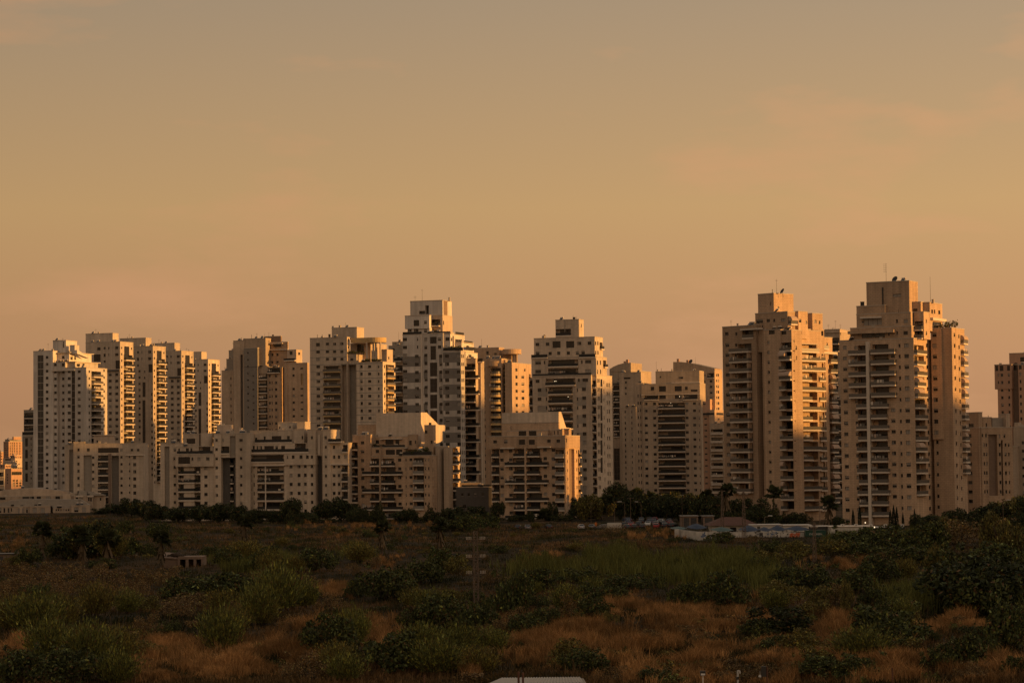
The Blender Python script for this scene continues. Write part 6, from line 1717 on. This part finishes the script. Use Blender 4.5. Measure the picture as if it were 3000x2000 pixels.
# ---- graffiti wall
def graffiti_wall():
    D = 600.0
    A = at_depth(1988, 1550, D + 18); K = at_depth(2040, 1556, D); E = at_depth(2357, 1559, D)
    o = empty('boundary_wall', (K.x, K.y, ground_z(K.x, K.y))); tag(o, 'long white boundary wall with faded graffiti in front of the blue awnings', 'wall')
    z0 = ground_z(K.x, K.y)
    def seg(a, b, ha, hb):
        a = Vector(a) - o.location; b = Vector(b) - o.location
        d = Vector((b.x-a.x, b.y-a.y, 0)).normalized(); n = Vector((d.y, -d.x, 0)) * 0.1
        za, zb = ha - z0, hb - z0
        m = MB()
        P = lambda p, z, s: (p.x + n.x*s, p.y + n.y*s, z)
        m.face([P(a,-1,1), P(b,-1,1), P(b,zb,1), P(a,za,1)], 'graffiti_wall'); m.face([P(b,-1,-1), P(a,-1,-1), P(a,za,-1), P(b,zb,-1)], 'graffiti_wall')
        m.face([P(a,za,1), P(b,zb,1), P(b,zb,-1), P(a,za,-1)], 'graffiti_wall'); m.face([P(a,-1,-1), P(a,-1,1), P(a,za,1), P(a,za,-1)], 'graffiti_wall'); m.face([P(b,-1,1), P(b,-1,-1), P(b,zb,-1), P(b,zb,1)], 'graffiti_wall')
        m.build('wall_panel', o)
    seg(A, K, A.z, K.z)
    n = 9
    for i in range(n):
        p = K.lerp(E, i/n); q = K.lerp(E, (i+1)/n - 0.004)
        seg(p, q, p.z, q.z)
    # spray painted marks, flat on the wall
    gr = random.Random(3)
    def mark(name, x0, x1, f0, f1, mat, n=22):
        m = MB()
        for _ in range(n):
            u = gr.uniform(x0, x1); p = K.lerp(E, u) - o.location; h = (K.z - z0)
            z = h * gr.uniform(f0, f1); w = gr.uniform(0.05, 0.22); hh = gr.uniform(0.15, 0.5); s = gr.uniform(-0.3, 0.3)
            y = p.y - 0.112 - gr.random()*0.004
            m.face([(p.x-w, y, z), (p.x+w, y, z+0.05), (p.x+w+s, y, z+hh), (p.x-w+s, y, z+hh)], mat)
        m.build(name, o)
    mark('graffiti', 0.05, 0.085, 0.3, 0.75, 'paint_blue', 24); mark('graffiti', 0.86, 0.955, 0.15, 0.6, 'paint_red', 60)
    mark('graffiti', 0.10, 0.30, 0.2, 0.8, 'paint_dark', 16); mark('graffiti', 0.45, 0.85, 0.2, 0.8, 'paint_dark', 22); mark('graffiti', 0.55, 0.75, 0.3, 0.8, 'paint_blue', 10)
    m = MB(); p = K.lerp(E, 0.598) - o.location
    m.box(p.x-0.45, p.x+0.45, p.y-0.13, p.y-0.105, 0.9, 1.75, 'paint_dark'); m.build('hatch', o)
    P = at_depth(1982, 1549, D + 16)
    m = MB(); m.box(-0.5, 0.5, -0.5, 0.5, -0.5, P.z - ground_z(P.x, P.y), 'graffiti_wall')
    pp = m.build('gate_pillar', None, (P.x, P.y, ground_z(P.x, P.y))); tag(pp, 'square white gate pillar at the left end of the graffiti wall', 'pillar')
graffiti_wall()

# ---- shade awnings: sails on poles
def awning(px0, px1, ytop, yedge, D, mat, label, cat='awning', depth=9.0, dip=0.35):
    a = at_depth(px0, yedge, D); b = at_depth(px1, yedge, D); t = at_depth((px0+px1)/2, ytop, D + depth/2)
    z0 = ground_z(a.x, D)
    o = empty('shade_awning', (a.x, D, z0)); tag(o, label, cat, 'shade awnings')
    L = b.x - a.x; h0 = a.z - z0; h1 = b.z - z0; ht = t.z - z0
    m = MB(); N = 10
    def S(u, v):
        edge = h0 + (h1-h0)*u
        roof = edge + (max(ht, edge) - edge) * (1 - abs(2*u-1)) ** 0.7 * (1 - abs(2*v-1)) ** 0.7
        roof -= dip * math.sin(math.pi*u) * (1 if v in (0, 1) else 0.3)
        return (L*u, depth*v, roof)
    for i in range(N):
        for j in range(4):
            m.face([S(i/N, j/4), S((i+1)/N, j/4), S((i+1)/N, (j+1)/4), S(i/N, (j+1)/4)], mat)
    m.build('sail', o)
    for (x, y, h) in ((0, 0, h0), (L, 0, h1), (0, depth, h0), (L, depth, h1)):
        q = MB(); q.tube((x, y, -0.3), (x, y, h + 0.03), 0.06, 0.05, 'metal_dark', 6); q.build('pole', o)
AW = [(2015,2072,1531,1545,614,'tarp_blue','blue shade awning leftmost behind the graffiti wall'),(2085,2150,1541,1552,612,'tarp_teal','dull teal shade awning before the red tiled roof'),(2168,2228,1536,1552,614,'tarp_blue','blue shade awning right of the red tiled roof'),
      (2226,2262,1541,1552,611,'tarp_blue','small low blue awning in the middle of the row'),(2260,2306,1536,1551,614,'tarp_blue','blue shade awning fourth from the right end'),(2304,2376,1538,1550,613,'tarp_blue','wide blue shade awning rightmost over the graffiti wall'),(1966,2014,1540,1547,628,'tarp_teal','dark awning left of the blue one at the car park'),
      (2625,2650,1538,1546,606,'tarp_blue','small blue awning right of the white shed')]
for a in AW: awning(*a)
for (x0, x1, yt, ye, D, m, lb) in ((58,82,1506,1511,985,'tarp_blue','small bright blue awning below the left part of the school'),(118,146,1504,1512,980,'tarp_blue','blue awning below the middle of the school'),(232,262,1504,1511,985,'tarp_blue','blue awning at the right corner of the school'),(264,330,1503,1513,985,'tarp_blue','long blue awning right of the school')):
    awning(x0, x1, yt, ye, D, m, lb, depth=5.0)

# ---- the compound's sheds
def shed(px0, px1, ytop, ybot, D, depth, wall, roof, label, hip=0.0, name='shed', over=0.3, tilt=0.0, openings=()):
    a = at_depth(px0, ytop, D); b = at_depth(px1, ytop, D); z0 = ground_z(a.x, D)
    o = empty(name, (a.x, D, z0)); tag(o, label, 'shed')
    L = b.x - a.x; H = a.z - z0
    m = MB(); us = [0.0]
    m.box(0, L, 0, depth, -0.5, H - 0.1, wall); m.build('wall', o)
    r = MB()
    if hip:
        e = over; ht = H + hip; r1_ = (L*0.28, depth*0.5); r2 = (L*0.72, depth*0.5)
        c = [(-e,-e,H-0.08),(L+e,-e,H-0.08),(L+e,depth+e,H-0.08),(-e,depth+e,H-0.08)]; A = (*r1_, ht); B = (*r2, ht)
        r.face([c[0], c[1], B, A], roof); r.face([c[1], c[2], B], roof); r.face([c[2], c[3], A, B], roof); r.face([c[3], c[0], A], roof); r.face(list(reversed(c)), roof)
    else:
        r.prism([(-over,-over,H-0.09),(L+over,-over,H-0.09),(L+over,-over,H+0.06),(-over,-over,H+0.06)], (0, depth+2*over, tilt), roof)
    r.build('roof', o)
    for (f0, f1, g0, g1, mt) in openings:
        q = MB(); q.box(L*f0, L*f1, -0.04, 0.05, H*g0, H*g1, mt); q.build('shade_or_glass_panel', o)  # flat panels
    return o, L, H
shed(2088, 2213, 1538, 1560, 640, 14, 'sheet_white', 'roof_tile', 'low building with red tiled hipped roof behind the blue awnings', hip=2.0, name='tiled_building', over=1.2, openings=((0.1,0.25,0.1,0.7,'glass'),(0.4,0.55,0.1,0.7,'glass'),(0.7,0.85,0.1,0.7,'glass')))
shed(2200, 2290, 1537, 1555, 634, 8, 'sheet_white', 'sheet_white', 'white flat shed roof showing between the blue awnings', openings=((0.2,0.3,0.1,0.8,'paint_dark'),))
shed(2292, 2375, 1538, 1555, 636, 8, 'sheet_white', 'sheet_white', 'white flat shed behind the rightmost blue awning', openings=((0.4,0.5,0.1,0.8,'paint_dark'),))
shed(2378, 2430, 1541, 1556, 612, 6, 'paint_dark', 'sheet_white', 'dark open shed with thin white roof above the green container', openings=((0.1,0.9,0.1,0.8,'paint_dark'),))
shed(2434, 2559, 1542, 1566, 606, 9, 'sheet_white', 'concrete_light', 'long white flat-roofed building left of the cypresses', openings=((0.72,0.76,0.1,0.75,'paint_dark'),(0.84,0.9,0.3,0.7,'glass'),(0.1,0.16,0.3,0.7,'glass')))
shed(2560, 2620, 1544, 1560, 612, 7, 'paint_dark', 'sheet_white', 'low dark annex with white roof edge right of the white building', openings=((0.2,0.8,0.1,0.7,'glass'),))
shed(1997, 2045, 1511, 1535, 690, 8, 'clad_brown', 'roofing', 'small open pavilion with pillars behind the blue awnings', openings=((0.12,0.45,0.0,0.85,'paint_dark'),(0.55,0.9,0.0,0.85,'paint_dark')))
shed(2060, 2092, 1511, 1535, 690, 8, 'clad_brown', 'roofing', 'second small pavilion with pillars, right of the first', openings=((0.15,0.85,0.0,0.85,'paint_dark'),))
shed(-20, 38, 1622, 1640, 520, 5, 'clad_brown', 'metal_dark', 'small flat-roofed hut at the left edge of the field', openings=((0.3,0.5,0.1,0.8,'paint_dark'),))
# roof units of the white building
for i, px in enumerate((2468, 2508, 2551, 2594, 2643)):
    p = at_depth(px, 1541, 610); m = MB(); m.box(-0.45, 0.45, -0.3, 0.3, -0.25, 0.55, 'sheet_white'); m.tube((0, -0.31, 0.15), (0, -0.34, 0.15), 0.22, 0.22, 'metal_dark', 10)
    tag(m.build('air_conditioner', None, tuple(p)), 'small white air conditioner on the roof of the white building, ' + ['first', 'second', 'third', 'fourth', 'fifth'][i] + ' from the left', 'air conditioner')

# ---- ruined house in the field
def ruin():
    g = ground_at(478, 1664); D = g.y
    b = at_depth(595, 1636, D); L = b.x - g.x; H = at_depth(595, 1631, D).z - g.z
    o = empty('ruined_house', g); tag(o, 'ruined flat-roofed stone house with three empty openings in the field', 'ruin')
    m = MB(); th = 0.35; x = L*0.40; top = H
    openings = [(L*0.42, L*0.56), (L*0.64, L*0.76), (L*0.83, L*0.95)]
    prev = L*0.36
    for (p, q) in openings:
        m.box(prev, p, 0, th, -0.4, H*0.80, 'clad_brown'); prev = q
    m.box(prev, L, 0, th, -0.4, H*0.80, 'clad_brown')
    m.build('wall', o)
    l = MB(); l.box(L*0.36-0.02, L+0.05, -0.03, th+0.03, H*0.802, H, 'clad_brown'); l.build('lintel', o)
    s = MB(); s.box(L-th, L-0.01, th+0.01, 5.5, -0.4, H*0.95, 'clad_brown'); s.box(L*0.36+0.02, L*0.36+th, th+0.01, 5.5, -0.4, H*0.9, 'clad_brown'); s.box(L*0.36, L-0.02, 5.51, 5.8, -0.4, H*0.9, 'clad_brown'); s.build('wall', o)
    w = MB(); w.box(0, L*0.355, 0.5, 0.9, -0.4, H*0.85, 'clad_brown'); w.build('wall', o)
    r = MB(); r.prism([(-0.3, 0.2, H*0.92), (L*0.38, 0.2, H*0.80), (L*0.38, 0.2, H*0.90), (-0.3, 0.2, H*1.02)], (0, 5, 0.9), 'clad_brown'); r.build('roof_slab', o)
    r = MB(); r.box(L*0.36+0.02, L-0.02, 0.4, 5.9, H*1.003, H*1.06, 'clad_brown'); r.build('roof_slab', o)
    rb = MB(); q = random.Random(9)
    for i in range(60):
        x = q.uniform(0, L*0.5); y = q.uniform(1.2, 5); z = H*0.95 + 0.5*math.sin(x/L*6.28)**2 + 0.15*(y/5)
        a = q.uniform(0.15, 0.45); rb.box(x-a, x+a, y-a, y+a, z-0.1, z+q.uniform(0.1, 0.4), 'bark')
    rb.build('rubble', o)
ruin()

# ---- lattice pylons
def lattice(px, ytop, ybase, label, w, arms, D=None, mat='galvanised', taper=0.75):
    g, k = frame_at(px, ybase, D)
    H = at_depth(px, ytop, g.y).z - g.z
    o = empty('lattice_pylon', g, 0.35); tag(o, label, 'pylon')
    m = MB(); c = [(-1,-1),(1,-1),(1,1),(-1,1)]
    def P(i, z): s = w/2*(1 - (1-taper)*z/H); return Vector((c[i][0]*s, c[i][1]*s*0.7, z))
    for i in range(4):
        q = MB(); q.tube(P(i, -0.3), P(i, H), 0.06, 0.045, mat, 5); q.build('leg', o)
    n = max(4, int(H / (w*1.15))); m = MB()
    for j in range(n):
        z0, z1 = H*j/n, H*(j+1)/n
        for i in range(4):
            a, b = (i, (i+1) % 4) if j % 2 else ((i+1) % 4, i)
            m.tube(P(a, z0), P(b, z1), 0.035, 0.035, mat, 4); m.tube(P(a, z1), P(b, z1), 0.03, 0.03, mat, 4)
    m.build('bracing', o)
    for (ya, half) in arms:
        z = at_depth(px, ya, g.y).z - g.z
        a = MB(); a.tube((-half, 0, z), (half, 0, z), 0.05, 0.05, mat, 5); a.tube((-half, 0, z), (0, 0, z - half*0.35), 0.03, 0.03, mat, 4); a.tube((half, 0, z), (0, 0, z - half*0.35), 0.03, 0.03, mat, 4)
        ao = a.build('crossarm', o)
        for s in (-1, 1):
            for i in range(4):
                x = s*(half*(0.50 + 0.5*i/3))
                q = MB()
                for r_ in range(3): q.tube((x, 0, z + 0.06 + r_*0.15), (x, 0, z + 0.14 + r_*0.15), 0.09, 0.045, 'porcelain', 7)
                q.build('insulator', ao)
    return o
lattice(1395, 1556, 1776, 'lattice pylon with three rows of pale insulators in the middle of the field', 0.75, [(1580, 1.45), (1632, 1.45), (1680, 1.45)])
lattice(2117, 1436, 1570, 'lattice mast left of the pair behind the graffiti wall', 0.8, [], D=622, taper=0.4)
lattice(2180, 1438, 1576, 'lattice mast right of the pair at the graffiti wall', 0.9, [(1448, 1.2)], D=594, taper=0.4)
lattice(2387, 1530, 1652, 'slim lattice pylon in the field before the green container', 0.7, [(1545, 0.8)], taper=0.5)

# ---- poles and street lamps
def street_lamp(px, ytop, D, label, side=-1, head=True, r=0.09, mat='galvanised'):
    g, k = frame_at(px, ytop, D)
    H = at_depth(px, ytop, D).z - g.z
    o = empty('street_lamp' if head else 'utility_pole', g); tag(o, label, 'street lamp' if head else 'pole')
    m = MB(); m.tube((0,0,-0.3), (0,0,H), r, r*0.6, mat, 7); m.build('pole', o)
    if head:
        a = MB(); a.tube((0,0,H-0.05), (side*1.6, 0, H+0.35), 0.05, 0.04, mat, 5); a.build('arm', o)
        h = MB(); h.box(side*1.5-0.55, side*1.5+0.55, -0.2, 0.2, H+0.26, H+0.46, 'sheet_white'); h.build('lamp_head', o)
    else:
        a = MB(); a.tube((-1.1,0,H-0.3), (1.1,0,H-0.3), 0.05, 0.05, mat, 5); a.build('crossarm', o)
street_lamp(1830, 1472, 760, 'street lamp with pale head behind the white container', -1); street_lamp(1800, 1472, 770, 'street lamp with pale head left of the white container', 1)
street_lamp(1878, 1472, 775, 'street lamp with pale head over the car park', -1); street_lamp(2240, 1514, 640, 'thin lamp post beside the red tiled roof', 1)
street_lamp(1998, 1456, 690, 'tall straight pole at the left end of the blue awnings', head=False, mat='palm_bark'); street_lamp(1847, 1456, 740, 'tall pole with crossarm behind the white container', head=False)
street_lamp(1731, 1470, 720, 'wooden pole left of the orange sign', head=False, mat='palm_bark'); street_lamp(323, 1330, 960, 'very tall brown pole before the eight-storey block', head=False, r=0.2, mat='clad_brown')
street_lamp(2401, 1470, 640, 'thin utility pole between the two limestone towers', head=False); street_lamp(2938, 1468, 620, 'street lamp among the trees at the far right', 1)
street_lamp(1825, 1455, 800, 'tall thin pole before the tree gap left of the car park', head=False)
# orange sign
g, k = frame_at(1746, 1550); o = empty('road_sign', g); tag(o, 'orange teardrop sign between the parked cars and the container', 'sign')
m = MB(); m.tube((0,0,-0.2), (0,0,2.0), 0.05, 0.05, 'metal_dark', 6); m.build('post', o)
m = MB(); n = 14
pts = [(0.42*math.cos(2*math.pi*i/n)*(0.55 if math.sin(2*math.pi*i/n) < -0.4 else 1), -0.06, 1.55 + 0.62*math.sin(2*math.pi*i/n)) for i in range(n)]
m.prism(pts, (0, 0.05, 0), 'sign_orange'); m.build('panel', o)
# two small lights that are lit
for px, py, D, lb in ((2535, 1530, 640, 'lit wall lamp at the entrance of the tallest tower'), (2562, 1543.5, 604.5, 'lit lamp at the corner of the white flat-roofed building')):
    p = at_depth(px, py, D); m = MB(); m.tube((0,0,-0.16), (0,0,0.16), 0.14, 0.1, 'lamp_glow', 8)
    o = empty('wall_lamp', tuple(p)); tag(o, lb, 'lamp'); m.build('bulb', o)
    z = ground_z(p.x, p.y); m = MB(); m.tube((0, 0, -(p.z - z)), (0, 0, -0.17), 0.05, 0.05, 'metal_dark', 6); m.build('post', o)

# ---- things at the lower edge: shed roof, red posts, lamps
def near_shed():
    D = 176.0
    a = at_depth(1468, 1985, D); b = at_depth(1700, 1986, D); c = at_depth(1426, 2003, D - 9)
    z0 = ground_z(a.x, D)
    o = empty('corrugated_shed', (a.x, D, z0)); tag(o, 'grey corrugated shed roof with lit fluted edge at the bottom edge', 'shed')
    H = a.z - z0; L = b.x - a.x; dx = c.x - a.x; zc = c.z - z0
    m = MB(); n = 30
    for i in range(n):
        u0, u1 = i/n, (i+1)/n; um = (u0+u1)/2
        q = lambda u, v, e: (L*u + dx*v*(1-u) + 0.05*v*u, -9*v, H + (zc-H)*v + e)
        m.face([q(u0,0,0), q(um,0,0.06), q(um,1,0.06), q(u0,1,0)], 'galvanised_light'); m.face([q(um,0,0.06), q(u1,0,0), q(u1,1,0), q(um,1,0.06)], 'galvanised_light')
    m.build('roof', o)
    w = MB(); n = 26
    for i in range(n):                     # fluted right-hand wall catching the sun
        y0 = -9*i/n; y1 = -9*(i+0.5)/n; y2 = -9*(i+1)/n
        t = lambda y: H - 0.06 + (zc-H)*(-y/9)
        w.face([(L+0.02, y0, -1), (L+0.22, y1, -1), (L+0.22, y1, t(y1)), (L+0.02, y0, t(y0))], 'sheet_white'); w.face([(L+0.22, y1, -1), (L+0.02, y2, -1), (L+0.02, y2, t(y2)), (L+0.22, y1, t(y1))], 'sheet_white')
    w.build('side_wall', o)
    w = MB(); w.box(0.05, L-0.05, -0.1, 0.0, -1, H-0.1, 'galvanised'); w.build('back_wall', o)
material('galvanised_light', (0.30, 0.27, 0.235), 0.55, 0.12, 1.5, metal=0.2)
near_shed()
def post(px, ytop, D, r, mat, label, extra=None, name='post'):
    p = at_depth(px, ytop, D); z0 = ground_z(p.x, D)
    o = empty(name, (p.x, D, z0)); H = p.z - z0; tag(o, label, 'post' if extra is None else 'lamp post')
    m = MB(); m.tube((0,0,-0.4), (0,0,H), r, r, mat, 8); m.build('pole', o)
    return o, H
post(1519, 1966, 160, 0.075, 'metal_rust', 'rusty red post, left one of the pair at the shed roof'); post(1532, 1969, 160, 0.07, 'metal_rust', 'rusty red post, right one of the pair at the shed roof')
o, H = post(2059, 1977, 150, 0.05, 'concrete_light', 'post with boxy floodlight at the bottom edge', 1, 'lamp_post')
m = MB(); m.box(-0.17, 0.17, -0.12, 0.12, H, H+0.28, 'metal_dark'); m.build('lamp_head', o); m = MB(); m.box(-0.13, 0.13, -0.135, -0.122, H+0.02, H+0.13, 'lens'); m.build('lens', o)
o, H = post(2161, 1963, 150, 0.055, 'sheet_white', 'white post with short hooked top at the bottom edge', 1, 'lamp_post')
m = MB(); m.tube((0,0,H-0.03), (0.12,0,H-0.02), 0.05, 0.05, 'sheet_white', 6); m.tube((0.12,0,H), (0.14,0,H-0.18), 0.055, 0.06, 'sheet_white', 6); m.build('hook', o); m = MB(); m.box(-0.11, 0.05, -0.08, 0.08, H-0.55, H-0.38, 'metal_dark'); m.build('bracket', o)
o, H = post(2247, 1951, 150, 0.05, 'metal_rust', 'dark post carrying a hanging camera dome at the bottom edge', 1, 'camera_post')
m = MB(); m.box(-0.36, -0.06, -0.1, 0.1, H-0.62, H+0.02, 'metal_dark'); m.build('cabinet', o)
m = MB(); m.tube((-0.05,0,H-0.3), (-0.44,0,H-0.28), 0.02, 0.02, 'metal_dark', 5); m.tube((-0.44,0,H-0.28), (-0.44,0,H-0.5), 0.02, 0.02, 'sheet_white', 5); m.tube((-0.44,0,H-0.5), (-0.44,0,H-0.62), 0.04, 0.12, 'sheet_white', 10); m.tube((-0.44,0,H-0.62), (-0.44,0,H-0.7), 0.11, 0.05, 'lens', 10); m.build('camera_dome', o)
post(2614, 1955, 170, 0.05, 'metal_rust', 'thin dark post at the bottom edge right of the camera post'); post(1243, 1975, 170, 0.035, 'metal_rust', 'thin stake in the grass left of the shed roof')

# ---- roof-terrace plants
TP = shrub_mesh('foliage', 'leaf_dark', 77, n=420, leaf=0.09, nb=8)
def terrace_plant(b, x, y, v, w, h, label, Z=None):
    u, z = b.front(x, y, v, Z)
    loc = b.O + b.ex*u + b.ey*v; loc.z = z + b.zb
    o = empty('terrace_plant', loc, rng.uniform(0, 6)); tag(o, label, 'plant')
    link('foliage', TP, o, scale=(w, w, h))
    m = MB(); m.box(-w*0.3, w*0.3, -w*0.3, w*0.3, -0.1, 0.35, 'clad_brown'); m.build('planter', o)
for b, lst in ((b_rot, [(390,298,2.2,2.6,2.0,'hanging greenery on the upper terrace under the round canopy, left'),(440,296,2.2,2.4,1.8,'greenery on the upper terrace under the round canopy, right'),(500,350,1.2,2.2,1.4,'potted plants on the canopy terrace of the colonnaded tower, left'),(545,350,1.2,2.2,1.3,'potted plants on the canopy terrace of the colonnaded tower, middle'),(590,350,1.2,2.2,1.4,'potted plants on the canopy terrace of the colonnaded tower, right')]),
               (b_g1, [(540,980,1.5,1.6,1.3,'planter on the upper terrace of the left gabled block, left end'),(600,980,1.5,1.6,1.0,'planter on the upper terrace of the left gabled block, second'),(790,1042,1.4,1.8,1.9,'planter on the corner terrace of the left gabled block, left'),(840,1042,1.4,2.0,2.4,'planter on the corner terrace of the left gabled block, middle'),(915,1042,1.4,2.6,3.6,'bushy shrub on the corner terrace of the left gabled block')]),
               (b_str, [(440,415,0.6,2.2,1.9,'plants on the planted corner terrace of the banded tower, left'),(490,415,0.6,2.2,2.2,'plants on the planted corner terrace of the banded tower, right')]),
               (b_A, [(650,382,13.5,1.3,1.5,'roof plants on the dark wing of the tallest tower, left'),(680,378,13.5,1.5,2.0,'roof plants on the dark wing of the tallest tower, middle'),(722,378,15.5,1.2,2.4,'spiky roof plant on the dark wing of the tallest tower, right'),(620,384,13.2,1.0,1.0,'low roof plant on the dark wing of the tallest tower, leftmost')])):
    for (x, y, v, w, h, lb) in lst: terrace_plant(b, x, y, v, w, h, lb)
